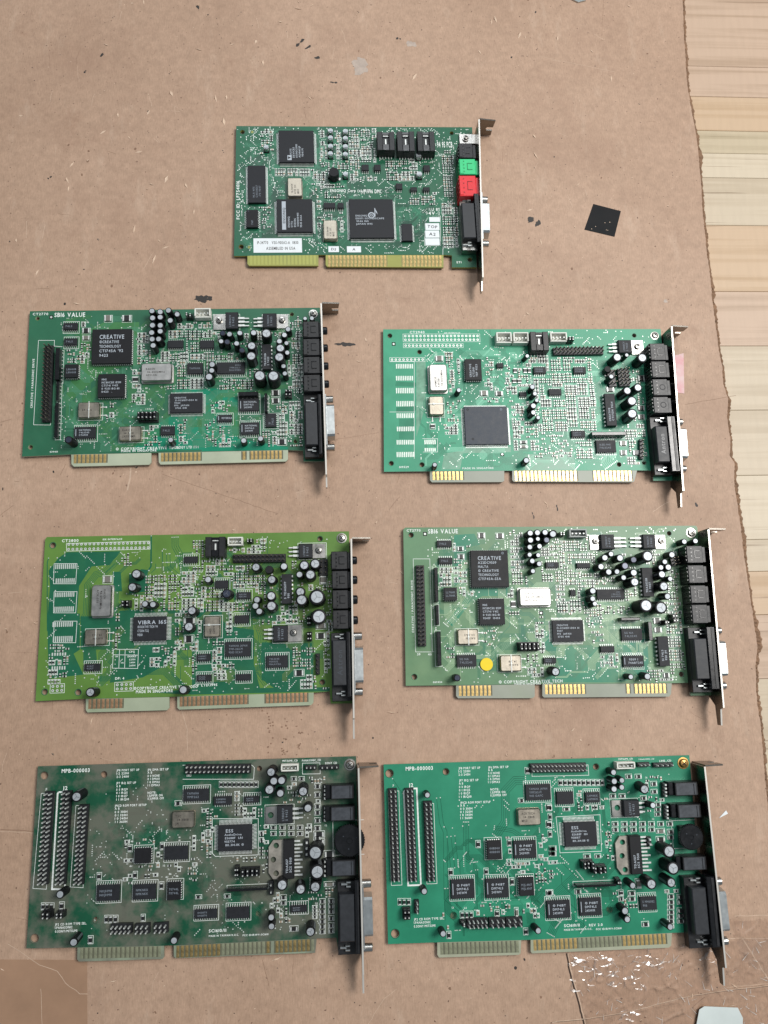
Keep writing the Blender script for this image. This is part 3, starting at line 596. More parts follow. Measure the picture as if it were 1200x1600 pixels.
BG={'edge': [(253.1, 508.5), (252.5, 475.1), (251.3, 442.4), (250.6, 415.7), (251.3, 389.6), (252.9, 374.1), (254.0, 353.7), (254.2, 328.6), (253.5, 303.8), (253.6, 289.2), (253.8, 269.9), (254.8, 255.7), (254.6, 232.2), (255.1, 222.9), (255.7, 204.5), (257.2, 190.8), (256.8, 177.3), (259.5, 167.5), (257.4, 155.1), (258.0, 137.5), (256.7, 128.0), (259.3, 123.7), (258.3, 107.4), (259.7, 82.0), (260.3, 61.3), (261.7, 36.8), (262.5, 18.7), (263.6, 4.8), (260.8, -7.0), (259.7, -22.5), (260.6, -41.7), (260.8, -64.4), (260.5, -82.9), (260.7, -104.8), (260.2, -140.5), (259.7, -175.2), (255.8, -241.6)], 'staves': [(302.8, 550.7), (297.4, 493.2), (291.0, 424.2), (288.7, 399.0), (286.1, 371.2), (284.4, 353.1), (282.6, 333.7), (279.1, 296.6), (274.5, 246.6), (270.7, 206.7), (266.5, 161.1), (262.3, 116.2), (258.3, 73.5), (256.4, 52.7), (253.8, 25.0), (250.1, -14.8), (246.2, -57.2), (242.0, -101.8)], 'tape': [(175.9, 306.7), (195.0, 301.9), (189.3, 282.4), (168.5, 287.1)], 'label': [(224.6, 196.6), (231.3, 198.5), (229.5, 170.2), (222.6, 170.9)], 'tri': [(234.2, -92.0), (235.2, -93.9), (229.5, -96.3)], 'white': [(207.9, -199.0), (211.0, -197.4), (230.6, -198.7), (233.1, -204.1), (230.8, -221.2), (201.6, -220.2)], 'browntape': [(-204.1, -162.1), (-136.6, -164.3), (-132.2, -227.6), (-198.3, -225.3)], 'film': [(133.4, -167.7), (222.2, -165.6), (253.3, -162.0), (276.6, -162.6), (268.5, -235.5), (137.2, -230.9), (142.4, -201.9)], 'film2': [(230.9, -153.8), (277.8, -151.5), (272.9, -195.9), (236.7, -174.6)], 'seam': [(133.0, -168.3), (135.3, -181.8), (139.1, -195.2), (141.1, -205.2), (140.4, -237.4)], 'seam2': [(122.0, -203.9), (142.4, -202.6), (166.6, -200.0), (197.0, -193.7), (223.8, -190.4), (273.8, -187.5)], 'foil': [(169.1, 481.5), (169.0, 470.6), (173.7, 468.2), (179.5, 470.1), (183.5, 482.3)], 'blobs': [((-87.6, 230.3), 5.5, 0.55, 0, 'ink'), ((5.1, 200.3), 6, 0.25, 0, 'ink'), ((-27.7, 425.4), 4, 0.4, -50, 'ink'), ((-22.7, 420.9), 3, 0.3, -40, 'ink'), ((-16.3, 413.0), 2.5, 0.5, -20, 'ink'), ((-4.1, 394.1), 2.6, 0.45, 0, 'ink'), ((42.0, 432.0), 1.6, 1, 0, 'ink'), ((133.5, 292.2), 4, 0.9, 30, 'ink'), ((-100.3, 451.3), 2.6, 0.4, 60, 'ink'), ((-164.3, 407.4), 3, 0.35, -50, 'ink'), ((-173.9, 394.9), 1.3, 0.5, -40, 'ink'), ((-129.7, 365.1), 1.6, 0.5, 80, 'ink'), ((14.7, 407.3), 7, 0.8, 70, 'paint'), ((49.7, 428.2), 4, 0.8, 0, 'paint'), ((221.9, 236.0), 2.4, 0.7, 0, 'paint'), ((132.7, 211.0), 0.1, 0.5, 0, 'ink'), ((140.4, 92.2), 2, 0.4, 80, 'ink'), ((124.4, 87.2), 3, 0.3, 70, 'ink'), ((231.6, 95.3), 2, 0.6, 80, 'ink'), ((263.4, 107.4), 0.1, 0.5, 0, 'ink'), ((-218.9, 304.7), 3.5, 0.8, 0, 'grime'), ((-10.5, 86.8), 8, 0.4, 10, 'grime'), ((131.5, 89.7), 9, 0.6, 20, 'grime'), ((263.0, 36.8), 0.1, 1, 0, 'ink'), ((137.7, 62.6), 3, 0.5, 30, 'grime'), ((78.2, 367.9), 7, 0.9, 0, 'grime'), ((-172.1, 285.3), 7, 0.8, 0, 'grime'), ((-175.1, 329.9), 6, 0.8, 0, 'grime'), ((196.6, -100.0), 3, 0.4, 60, 'grime'), ((-31.7, -49.5), 1, 0.5, 0, 'ink'), ((-43.1, 90.7), 3, 0.3, 0, 'grime')], 'stamp': (-30.2, -31.2), 'stamp2': (-37.7, -50.5), 'dash': [(193.0, 471.9), (189.7, 440.4)], 'dents': [(-114.9, 380.6), (-84.8, 378.0), (-77.5, 379.3), (-129.7, 365.1), (-115.4, 315.4), (-102.1, 311.1), (-96.2, 292.0), (-178.9, 306.1), (-134.5, 278.2), (-120.6, 257.0), (-58.5, 424.3), (-53.2, 407.7), (136.7, 357.7), (137.0, 342.7), (53.0, 401.4), (112.2, 451.4), (129.4, 439.0), (157.0, 437.7), (-78.6, 360.4)], 'crumple': [(160.2, -172.5), (189.0, -174.9), (169.7, -182.2), (140.3, -172.9), (142.2, -185.4), (214.1, -170.5), (149.3, -178.9), (179.7, -173.0), (164.8, -199.3)], 'creases': [([(-189.3, -95.1), (-178.7, -95.6), (-169.4, -96.5)], 0.5, 'd'), ([(-189.2, -96.1), (-178.6, -96.6), (-169.3, -97.5)], 0.4, 'l'), ([(-128.2, 116.1), (-128.1, 108.4), (-129.3, 101.8)], 1.6, 'l'), ([(-108.8, 112.2), (-78.1, 101.8), (-36.7, 87.5)], 0.3, 'd'), ([(-86.3, -53.2), (-87.1, -41.6), (-90.6, -30.6)], 0.5, 'l'), ([(-180.2, -154.7), (-170.0, -160.8), (-162.0, -166.2), (-152.2, -169.4), (-147.6, -175.3), (-139.3, -181.3), (-135.2, -181.4)], 0.5, 'tape'), ([(-160.5, -178.1), (-158.5, -195.6)], 0.4, 'tape'), ([(142.7, 422.2), (169.6, 417.2), (197.4, 412.2)], 0.3, 'l'), ([(229.4, 162.6), (264.9, 169.4)], 0.4, 'd'), ([(43.5, -97.2), (28.5, -99.1)], 0.4, 'd'), ([(-204.5, 85.7), (-197.4, 91.7)], 0.3, 'd'), ([(-8.9, 134.4), (25.8, 140.7)], 0.25, 'd'), ([(234.3, -150.8), (254.5, -150.9)], 0.6, 'l'), ([(209.1, -162.2), (253.2, -163.4)], 0.7, 'l'), ([(237.8, -162.9), (251.0, -185.2)], 1.2, 'l'), ([(225.8, -188.8), (250.7, -187.5)], 0.6, 'l'), ([(19.0, -201.3), (28.0, -188.6), (35.2, -183.9)], 0.4, 'l'), ([(-40.2, -166.9), (-36.4, -180.1)], 0.3, 'd'), ([(-162.8, 204.7), (-161.9, 204.3)], 0.2, 'd'), ([(-209.5, 144.4), (-202.7, 146.6)], 0.3, 'd'), ([(13.4, 384.3), (22.4, 431.0)], 0.3, 'l'), ([(106.0, 65.0), (94.5, 89.5), (78.5, 101.8)], 0.25, 'l')]}
# ------------------------------------------------------------------ workbench of glued staves
rb = random.Random(7)
def wood(name, c1, c2, seed):
    m = mat(name, c1, .5); nt, b, L = nodes(m); N = nt.nodes.new
    tc = N('ShaderNodeTexCoord'); mp = N('ShaderNodeMapping'); L(tc.outputs['Object'], mp.inputs[0]); mp.inputs['Scale'].default_value = (2, 80, 5); mp.inputs['Location'].default_value = (seed, seed*3.1, 0)
    n = N('ShaderNodeTexNoise'); n.inputs['Scale'].default_value = 1.6; n.inputs['Detail'].default_value = 8; n.inputs['Roughness'].default_value = .6; n.inputs['Distortion'].default_value = .35; L(mp.outputs[0], n.inputs['Vector'])
    r = N('ShaderNodeValToRGB'); e = r.color_ramp.elements; e[0].position = .38; e[0].color = lin(c2); e[1].position = .54; e[1].color = lin(c1); L(n.outputs[0], r.inputs[0])
    mp2 = N('ShaderNodeMapping'); L(tc.outputs['Object'], mp2.inputs[0]); mp2.inputs['Scale'].default_value = (6, 300, 12); mp2.inputs['Location'].default_value = (seed*2, seed, 0)
    n2 = N('ShaderNodeTexNoise'); n2.inputs['Scale'].default_value = 1.2; n2.inputs['Detail'].default_value = 5; L(mp2.outputs[0], n2.inputs['Vector'])
    mx = N('ShaderNodeMix'); mx.data_type = 'RGBA'; mx.blend_type = 'MULTIPLY'; L(r.outputs[0], mx.inputs[6])
    r2 = N('ShaderNodeValToRGB'); r2.color_ramp.elements[0].position = .28; r2.color_ramp.elements[0].color = (.5, .43, .37, 1); r2.color_ramp.elements[1].position = .36; r2.color_ramp.elements[1].color = (1, 1, 1, 1); L(n2.outputs[0], r2.inputs[0]); L(r2.outputs[0], mx.inputs[7]); mx.inputs[0].default_value = .9
    # cross-grain figure
    mp3 = N('ShaderNodeMapping'); L(tc.outputs['Object'], mp3.inputs[0]); mp3.inputs['Scale'].default_value = (330, 45, 1)
    n3 = N('ShaderNodeTexNoise'); n3.inputs['Scale'].default_value = 1; n3.inputs['Detail'].default_value = 3; L(mp3.outputs[0], n3.inputs['Vector'])
    r3 = N('ShaderNodeMapRange'); r3.inputs[1].default_value = .3; r3.inputs[2].default_value = .7; r3.inputs[3].default_value = .965; r3.inputs[4].default_value = 1.02; L(n3.outputs[0], r3.inputs[0])
    m2 = N('ShaderNodeMix'); m2.data_type = 'RGBA'; m2.blend_type = 'MULTIPLY'; m2.inputs[0].default_value = 1; L(mx.outputs[2], m2.inputs[6]); L(r3.outputs[0], m2.inputs[7]); L(m2.outputs[2], b.inputs['Base Color'])
    bp = N('ShaderNodeBump'); bp.inputs['Strength'].default_value = .2; bp.inputs['Distance'].default_value = .0002; L(n2.outputs[0], bp.inputs['Height']); L(bp.outputs[0], b.inputs['Normal'])
    return m
WD = [wood('pale_maple', 'bcad96', 'b0a088', 1), wood('pink_maple', 'b89f89', 'a68d76', 5), wood('tan_maple', 'bba184', 'ac9070', 9), wood('cream_maple', 'c2b49d', 'b5a68e', 14), wood('straw_maple', 'b5a68b', 'a6977b', 19)]
bench = obj('workbench', None, None, (286, 0, 0), math.radians(1.2)); bench['kind'] = 'structure'
ys = sorted([p[1] for p in BG['staves']]); seq = [0, 3, 1, 0, 3, 0, 2, 3, 0, 3, 2, 2, 0, 3, 4, 2, 1, 1, 1, 0, 0, 3]
seq = {i: s for i, s in enumerate([3, 0, 1, 2, 0, 3, 0, 0, 1, 2, 0, 3, 4, 2, 1, 1, 0])}
ZB = -4.5
for i in range(len(ys)-1):
    y0, y1 = ys[i], ys[i+1]; cuts = sorted([-900, 700]+[rb.uniform(-700, -150), rb.uniform(60, 500)])
    for a, b_ in zip(cuts[:-1], cuts[1:]):
        mb = MB(); mb.box(0, 0, -30, rb.uniform(-.06, 0), b_-a-.12, y1-y0-.15, WD[seq.get(i, 0)], ch=.25); obj('stave', mb, bench, ((a+b_)/2, (y0+y1)/2, ZB))
kn = MB(); kn.lathe(0, 0, [(5.5, 0.0), (3.2, .02), (.1, .05)], mat('wood_knot', '7d4a2a', .5, var=.5, vscale=200, col2='3f2213'), 18, cap=False); obj('wood_knot', kn, bench, (-42, 357, ZB+.0))
# ------------------------------------------------------------------ cardboard sheet
cb = mat('kraft_liner', 'a5866d', .62); nt, b, L = nodes(cb); N = nt.nodes.new
tc = N('ShaderNodeTexCoord')
def noise(scale, det=6, rough=.6, vec=None, mp=None):
    n = N('ShaderNodeTexNoise'); n.inputs['Scale'].default_value = scale; n.inputs['Detail'].default_value = det; n.inputs['Roughness'].default_value = rough
    if mp: q = N('ShaderNodeMapping'); q.inputs['Scale'].default_value = mp; q.inputs['Rotation'].default_value = (0, 0, .3); L(tc.outputs['Object'], q.inputs[0]); L(q.outputs[0], n.inputs['Vector'])
    else: L(tc.outputs['Object'], n.inputs['Vector'])
    return n.outputs[0]
def ramp(f, p0, c0, p1, c1):
    r = N('ShaderNodeValToRGB'); e = r.color_ramp.elements; e[0].position = p0; e[0].color = lin(c0); e[1].position = p1; e[1].color = lin(c1); L(f, r.inputs[0]); return r.outputs[0]
def mixc(fac, a, c, mode='MIX'):
    m = N('ShaderNodeMix'); m.data_type = 'RGBA'; m.blend_type = mode
    if isinstance(fac, float): m.inputs[0].default_value = fac
    else: L(fac, m.inputs[0])
    L(a, m.inputs[6])
    if isinstance(c, tuple): m.inputs[7].default_value = c
    else: L(c, m.inputs[7])
    return m.outputs[2]
c = ramp(noise(4, 3), .32, 'a88c77', .68, 'b99d88')
c = mixc(1.0, c, ramp(noise(160, 9, .78), .3, (.80, .78, .76), .7, (1.12, 1.11, 1.10)), 'MULTIPLY')
c = mixc(1.0, c, ramp(noise(1, 8, .75, mp=(1500, 260, 1)), .25, (.74, .72, .69), .75, (1.14, 1.13, 1.12)), 'MULTIPLY')
mr = N('ShaderNodeMapRange'); mr.inputs[1].default_value = .58; mr.inputs[2].default_value = .75; L(noise(24, 9, .75), mr.inputs[0]); mm = N('ShaderNodeMath'); mm.operation = 'MULTIPLY'; mm.inputs[1].default_value = .55; L(mr.outputs[0], mm.inputs[0])
c = mixc(mm.outputs[0], c, lin('866550'))
mr = N('ShaderNodeMapRange'); mr.inputs[1].default_value = .56; mr.inputs[2].default_value = .72; mr.inputs[4].default_value = .35; L(noise(1, 9, .72, mp=(70, 22, 1)), mr.inputs[0]); c = mixc(mr.outputs[0], c, lin('c9b29d'))
mr = N('ShaderNodeMapRange'); mr.inputs[1].default_value = .68; mr.inputs[2].default_value = .74; L(noise(520, 3, .5), mr.inputs[0]); c = mixc(mr.outputs[0], c, lin('5c4334'))
mr = N('ShaderNodeMapRange'); mr.inputs[1].default_value = .52; mr.inputs[2].default_value = .68; mr.inputs[4].default_value = .42; L(noise(9, 10, .68), mr.inputs[0]); c = mixc(mr.outputs[0], c, lin('8d6e5a'))
L(c, b.inputs['Base Color'])
bp = N('ShaderNodeBump'); bp.inputs['Strength'].default_value = .5; bp.inputs['Distance'].default_value = .0004; L(noise(60, 8, .65), bp.inputs['Height'])
bp2 = N('ShaderNodeBump'); bp2.inputs['Strength'].default_value = .25; bp2.inputs['Distance'].default_value = .0006; L(noise(14, 4), bp2.inputs['Height']); L(bp.outputs[0], bp2.inputs['Normal']); L(bp2.outputs[0], b.inputs['Normal'])
E = []
src = BG['edge']
for (xa, ya), (xb, yb) in zip(src[:-1], src[1:]):
    n = max(1, int(math.hypot(xb-xa, yb-ya)/1.1))
    for i in range(n): E.append((xa+(xb-xa)*i/n, ya+(yb-ya)*i/n))
sm = 0; E2 = []
for x, y in E:
    sm = sm*.75+rb.gauss(0, .11); E2.append((x+sm+rb.gauss(0, .07), y))
sheet = thing('cardboard_sheet', 'large worn brown cardboard sheet under the sound cards with a torn right edge', 'cardboard')
mb = MB(); pts = [(-420, 620), (-420, -420)]+[(E2[-1][0], -420)]+E2[::-1]+[(E2[0][0], 620)]
mb.prism(pts, -.45, 0, cb); obj('top_liner', mb, sheet)
flm = mat('corrugated_core', '80634c', .8, var=.35, vscale=160, bump=.6, bscale=500); mb = MB(); n = len(E2); v = []
off = []; s2 = 0
for i in range(n): s2 = s2*.86+rb.gauss(0, .34); off.append(s2)
for i, (x, y) in enumerate(E2):
    o1 = 1.3+abs(off[i])*.8; o2 = 3.0+abs(off[i])*1.2+rb.uniform(0, .5)
    v += [(x-.6, y, -.46), (x+.1, y, -1.8-rb.uniform(0, .5)), (x+o1, y, -1.5+rb.uniform(-.5, .4)), (x+o2*.8, y, -3.4), (x+o2, y, -4.0), (x+o2-.2, y, -4.4)]
mb.fs(v, [(i*6+k, (i+1)*6+k, (i+1)*6+k+1, i*6+k+1) for i in range(n-1) for k in range(5)], flm); obj('torn_edge', mb, sheet)
mb = MB(); mb.prism([(-420, 620), (-420, -420), (E2[-1][0]-1, -420)]+[(x-1.2, y) for x, y in E2[::-1]]+[(E2[0][0]-1, 620)], -4.42, -.5, flm); obj('corrugated_core', mb, sheet)
# stains and scuffs lying in the liner
ink = mat('ink_smear', '2b2724', .6, var=.3, vscale=500); grime = mat('grime_stain', '7b5f4b', .65, var=.3, vscale=200); paint = mat('pale_paint_smear', 'ab9c90', .6, var=.2, vscale=200)
light = mat('rubbed_and_lit_kraft', 'c9b099', .6, var=.15, vscale=300); softl = mat('soft_kraft_crease', 'bfa690', .65, var=.15, vscale=300); darkl = mat('crease_kraft', '80634f', .7, var=.2, vscale=300)
def blotch(mb, x, y, z, r, e, ang, m, frag=6):
    ca, sa = math.cos(math.radians(ang)), math.sin(math.radians(ang))
    for k in range(frag):
        t = rb.uniform(-1, 1)*(1-1/frag); rr = r*rb.uniform(.25, .6)*(1-abs(t)*.4) if frag > 1 else r; cx, cy = t*r*.8, rb.uniform(-.3, .3)*r*e
        P_ = []
        for i in range(11):
            a = .571*i; q = rr*rb.uniform(.55, 1.15); u, v_ = cx+q*math.cos(a), cy+q*e*1.3*math.sin(a); P_.append((x+u*ca-v_*sa, y+u*sa+v_*ca))
        mb.poly(P_, z+k*.004+rb.uniform(0, .003), m)
for (x, y), r, e, a, cc in BG['blobs']:
    if cc == 'grime': continue
    mb = MB(); blotch(mb, 0, 0, .03, r*1.3, e, -a, {'ink': ink, 'paint': paint}[cc], 9 if r > 3 else 4); obj('stain', mb, sheet, (x, y, 0))
mb = MB()
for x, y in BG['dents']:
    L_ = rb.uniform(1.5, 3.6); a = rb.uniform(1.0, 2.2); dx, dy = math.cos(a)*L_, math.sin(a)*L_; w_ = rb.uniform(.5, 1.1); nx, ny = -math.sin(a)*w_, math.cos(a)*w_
    mb.fs([(x-dx, y-dy, .02), (x+nx, y+ny, .5), (x+dx, y+dy, .02), (x-nx, y-ny, .05)], [(0, 2, 1), (0, 3, 2)], light); mb.poly([(x+nx, y+ny), (x+nx*2, y+ny*2), (x+dx, y+dy), (x+dx*.5, y+dy*.5)], .018, darkl)  # lit and shaded sides of each dent put in as pale and dark colour
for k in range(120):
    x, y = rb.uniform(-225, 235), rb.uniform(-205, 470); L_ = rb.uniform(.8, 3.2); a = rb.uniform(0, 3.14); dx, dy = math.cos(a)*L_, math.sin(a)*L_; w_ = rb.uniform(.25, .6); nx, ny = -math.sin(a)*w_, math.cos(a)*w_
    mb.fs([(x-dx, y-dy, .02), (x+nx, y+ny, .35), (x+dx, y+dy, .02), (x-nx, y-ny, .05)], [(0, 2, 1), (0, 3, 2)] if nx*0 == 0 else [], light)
    mb.poly([(x-dx*.8, y-dy*.8-.25), (x+nx*.2, y+ny*.2-.75), (x+dx*.9, y+dy*.9-.3), (x, y-.1)], .0175, darkl)  # dark sliver painted below each nick as its shade
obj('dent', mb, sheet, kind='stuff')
mb = MB()
for k in range(240):                                                    # fine scratches
    x, y = rb.uniform(-240, 240), rb.uniform(-215, 480); a = rb.choice([1.57, 1.57, 0, rb.uniform(0, 3.1)])+rb.gauss(0, .12); P_ = [(x, y)]
    for i in range(rb.randint(1, 5)): a += rb.gauss(0, .15); q = rb.uniform(1, 3.5); P_.append((P_[-1][0]+math.cos(a)*q, P_[-1][1]+math.sin(a)*q))
    if max(p[0] for p in P_) > 240: continue
    mb.line(P_, .012+k*.0001, rb.uniform(.08, .22), light if rb.random() < .6 else darkl)
for k in range(900):
    x, y = rb.uniform(-240, 245), rb.uniform(-215, 480); mb.poly([(x+rb.uniform(.1, .5)*math.cos(i*1.05), y+rb.uniform(.1, .5)*math.sin(i*1.05)) for i in range(6)], .035, ink if rb.random() < .45 else grime if rb.random() < .6 else light)
for k in range(190):
    x, y = rb.uniform(-235, 240), rb.uniform(-210, 475); r = rb.uniform(.4, 1.1); e = rb.uniform(.35, 1); a0 = rb.uniform(0, 3)
    q = [(x+r*rb.uniform(.5, 1.1)*math.cos(i*.9)*math.cos(a0)-r*e*math.sin(i*.9)*math.sin(a0), y+r*math.cos(i*.9)*math.sin(a0)+r*e*rb.uniform(.5, 1.1)*math.sin(i*.9)*math.cos(a0)) for i in range(7)]
    mb.poly(q, .040+k*.0001, [ink, grime, darkl, grime][k % 4])
    if k % 3 == 0: mb.poly([(a+.35, b+.3) for a, b in q[:4]], .053+k*.0001, light)
obj('scratch', mb, sheet, kind='stuff')
mb = MB()
for k in range(46):                                                     # smudged rubber-stamp rows below the yellow-green card
    x, y = BG['stamp']; col = k % 3; px = x+(-9, 0, 9)[col]+rb.gauss(0, 1.3); py = y-rb.uniform(0, 26); mb.poly([(px+rb.uniform(.3, .9)*math.cos(i*1.05), py+rb.uniform(.2, .7)*math.sin(i*1.05)) for i in range(6)], .03+k*.0002, darkl)
for k in range(26):
    (x0, y0), (x1, y1) = BG['dash']; t = k/26; mb.poly([(x0+(x1-x0)*t+rb.uniform(.1, .35)*math.cos(i*1.26), y0+(y1-y0)*t+rb.uniform(.2, .5)*math.sin(i*1.26)) for i in range(5)], .03, darkl)
obj('faded_stamp_print', mb, sheet, kind='stuff')
for pts_, w_ in ((BG['seam'], .9), (BG['seam2'], .5)):
    mb = MB(); P_ = []
    for (xa, ya), (xb, yb) in zip(pts_[:-1], pts_[1:]):
        for i in range(6): P_.append((xa+(xb-xa)*i/6+rb.gauss(0, .15), ya+(yb-ya)*i/6+rb.gauss(0, .15)))
    mb.line(P_, .04, w_, mat('dark_seam', '33241a', .8)); mb.line([(x+.9, y+.2) for x, y in P_], .045, .35, light); obj('flap_seam', mb, sheet)
mb = MB()
for k, (pl, w_, m_) in enumerate(BG['creases']):
    P_ = []
    for (xa, ya), (xb, yb) in zip(pl[:-1], pl[1:]):
        n_ = max(2, int(math.hypot(xb-xa, yb-ya)/3))
        for i in range(n_): P_.append((xa+(xb-xa)*i/n_+rb.gauss(0, .12), ya+(yb-ya)*i/n_+rb.gauss(0, .12)))
    P_.append(pl[-1]); mb.line(P_, .11+k*.001 if m_ == 'tape' else .032+k*.001, w_*.6, softl if m_ != 'd' else darkl)
obj('crease', mb, sheet, kind='stuff')
bt = mat('brown_tape', '9c7c64', .4, var=.12, vscale=30, bump=.3, bscale=60); mb = MB(); mb.prism(BG['browntape'][::-1], .02, .10, bt); thing('packing_tape', 'glossy brown tape strip stuck across the bottom left corner of the cardboard', 'tape', data=mb)
# clear wrinkled packing film
fm = bpy.data.materials.new('clear_tape_film'); fm.use_nodes = True; nt = fm.node_tree; nt.nodes.clear(); N = nt.nodes.new; L = nt.links.new
o_ = N('ShaderNodeOutputMaterial'); tr = N('ShaderNodeBsdfTransparent'); tr.inputs[0].default_value = (1, 1, 1, 1); gl = N('ShaderNodeBsdfGlossy'); gl.inputs['Roughness'].default_value = .27; lw = N('ShaderNodeFresnel'); lw.inputs[0].default_value = 1.45; ms = N('ShaderNodeMixShader'); ad = N('ShaderNodeMath'); ad.operation = 'ADD'; ad.inputs[1].default_value = .02
L(lw.outputs[0], ad.inputs[0]); L(ad.outputs[0], ms.inputs[0]); L(tr.outputs[0], ms.inputs[1]); L(gl.outputs[0], ms.inputs[2]); L(ms.outputs[0], o_.inputs[0])
from mathutils import noise as mn
foldm = fm.copy(); foldm.name = 'folded_clear_film'; foldm.node_tree.nodes['Math'].inputs[1].default_value = .16
crm = mat('film_crease_white', 'd9d5cf', .25)  # white strips paint the highlights along the film wrinkles
def film(name, label, poly, seed, amp, dens):
    rf = random.Random(seed); x0, x1 = min(p[0] for p in poly), max(p[0] for p in poly); y0, y1 = min(p[1] for p in poly), max(p[1] for p in poly)
    def inside(x, y):
        c_ = False; j = len(poly)-1
        for i in range(len(poly)):
            xi, yi = poly[i]; xj, yj = poly[j]
            if (yi > y) != (yj > y) and x < (xj-xi)*(y-yi)/(yj-yi)+xi: c_ = not c_
            j = i
        return c_
    st_ = .8; nx, ny = int((x1-x0)/st_), int((y1-y0)/st_); mb = MB(); idx = {}; vs = []; fs = []
    for i in range(nx+1):
        for j in range(ny+1):
            x, y = x0+i*st_, y0+j*st_; wx, wy = x+4*mn.noise(Vector((x*.08, y*.08, seed+9))), y+4*mn.noise(Vector((x*.08, y*.08, seed+13)))
            r1 = 1-abs(mn.noise(Vector((wx*.05+wy*.03, wy*.06-wx*.04, seed)))*2.2); r2 = 1-abs(mn.noise(Vector((wx*.13, wy*.10+wx*.11, seed+4)))*2.4); r3 = 1-abs(mn.noise(Vector((wx*.07-wy*.12, wy*.04, seed+7)))*2.4)
            idx[i, j] = len(vs); vs.append((x, y, .15+amp*(max(0, r1)**16*.5+max(0, r2)**14*.3+max(0, r3)**20*.4)+.10*mn.noise(Vector((x*.22, y*.22, seed)))))
    for i in range(nx):
        for j in range(ny):
            if inside(x0+(i+.5)*st_+mn.noise(Vector((0, j*.3, seed)))*2, y0+(j+.5)*st_+mn.noise(Vector((i*.3, 0, seed)))*2): fs.append((idx[i, j], idx[i+1, j], idx[i+1, j+1], idx[i, j+1]))
    mb.fs(vs, fs, fm, True); o = thing(name, label, 'tape', data=mb)
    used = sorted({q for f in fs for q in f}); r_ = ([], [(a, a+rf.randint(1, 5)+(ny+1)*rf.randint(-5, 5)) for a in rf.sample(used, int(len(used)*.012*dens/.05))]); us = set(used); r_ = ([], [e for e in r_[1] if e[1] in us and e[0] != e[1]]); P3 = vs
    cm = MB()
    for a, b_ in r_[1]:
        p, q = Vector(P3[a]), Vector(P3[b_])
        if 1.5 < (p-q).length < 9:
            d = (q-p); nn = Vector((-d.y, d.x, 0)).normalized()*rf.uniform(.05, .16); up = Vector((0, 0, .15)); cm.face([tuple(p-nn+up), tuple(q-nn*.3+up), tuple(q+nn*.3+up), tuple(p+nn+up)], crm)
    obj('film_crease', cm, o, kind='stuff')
    if name == 'packing_film' and amp > .7:
        fd = MB()  # loose ribbons tilted at the lamp, added as glints on the wrinkles
        for cx, cy in BG['crumple']:
            for k in range(9):
                x, y = cx+rf.gauss(0, 5), cy+rf.gauss(0, 2.8); a = rf.uniform(-.9, .9)+(3.14 if rf.random() < .5 else 0); wd = rf.uniform(.12, .45)*(2 if k % 4 == 0 else 1); n_ = rf.randint(4, 9); q = []
                for i in range(n_):
                    w2 = wd*math.sin(math.pi*(i+.35)/(n_+.2))*rf.uniform(.6, 1.3); tl = math.tan(math.radians(rf.uniform(5, 34))); nx_, ny_ = -math.sin(a)*w2, math.cos(a)*w2
                    q += [(x-nx_, y-ny_, .75+ny_*tl), (x+nx_, y+ny_, .75-ny_*tl)]; a += rf.gauss(0, .38); x += math.cos(a)*rf.uniform(.6, 1.5); y += math.sin(a)*rf.uniform(.6, 1.5)
                fd.fs(q, [(2*i, 2*i+2, 2*i+3, 2*i+1) for i in range(n_-1)], foldm)
        obj('folded_film', fd, o, kind='stuff')
film('packing_film', 'wide sheet of crumpled clear packing tape on the cardboard at the bottom right', BG['film'], 3, .8, .05)
film('packing_film', 'narrow clear tape piece reaching the right border below the small white triangle', [(p[0], p[1]) for p in BG['film2']], 8, .6, .03)
# bits lying on the cardboard
def slab(name, label, cat, pts_, z0, z1, m): 
    mb = MB(); A = sum((pts_[i][0]*pts_[(i+1) % len(pts_)][1]-pts_[(i+1) % len(pts_)][0]*pts_[i][1]) for i in range(len(pts_))); mb.prism(pts_ if A > 0 else pts_[::-1], z0, z1, m); return thing(name, label, cat, data=mb)
t = slab('black_tape_square', 'square of dusty black tape stuck to the bare cardboard at right of the top card', 'tape', BG['tape'], .02, .25, mat('black_tape', '0d0f12', .6, spec=.2, var=.3, vscale=120))
mb = MB(); cx, cy = sum(p[0] for p in BG['tape'])/4, sum(p[1] for p in BG['tape'])/4
for k in range(6):
    x, y = cx-5+rb.gauss(0, 3)+(9 if k % 3 == 0 else 0), cy-4+rb.gauss(0, 2.2); mb.poly([(x+rb.uniform(.12, .45)*math.cos(i*1.05), y+rb.uniform(.12, .45)*math.sin(i*1.05)) for i in range(6)], .27+k*.001, light)
obj('dust_fleck', mb, t, kind='stuff')
slab('torn_label', 'torn pink and white paper label stuck behind the mint green card bracket', 'label', BG['label'], .02, .2, mat('pink_paper', 'd08c93', .6, var=.1, vscale=70, col2='cfc5c0'))
slab('paper_triangle', 'tiny white paper triangle lying right of the bottom right card', 'paper scrap', BG['tri'], .1, .4, paper)
slab('white_label', 'pale blue-white torn label at the bottom edge among clear tape', 'label', BG['white'], 1.9, 2.1, mat('bluewhite_label', 'c3ccca', .6, var=.06, vscale=60))
slab('foil_scrap', 'curved silver scrap cut off by the top border', 'scrap', BG['foil'], .05, 1.0, bright)

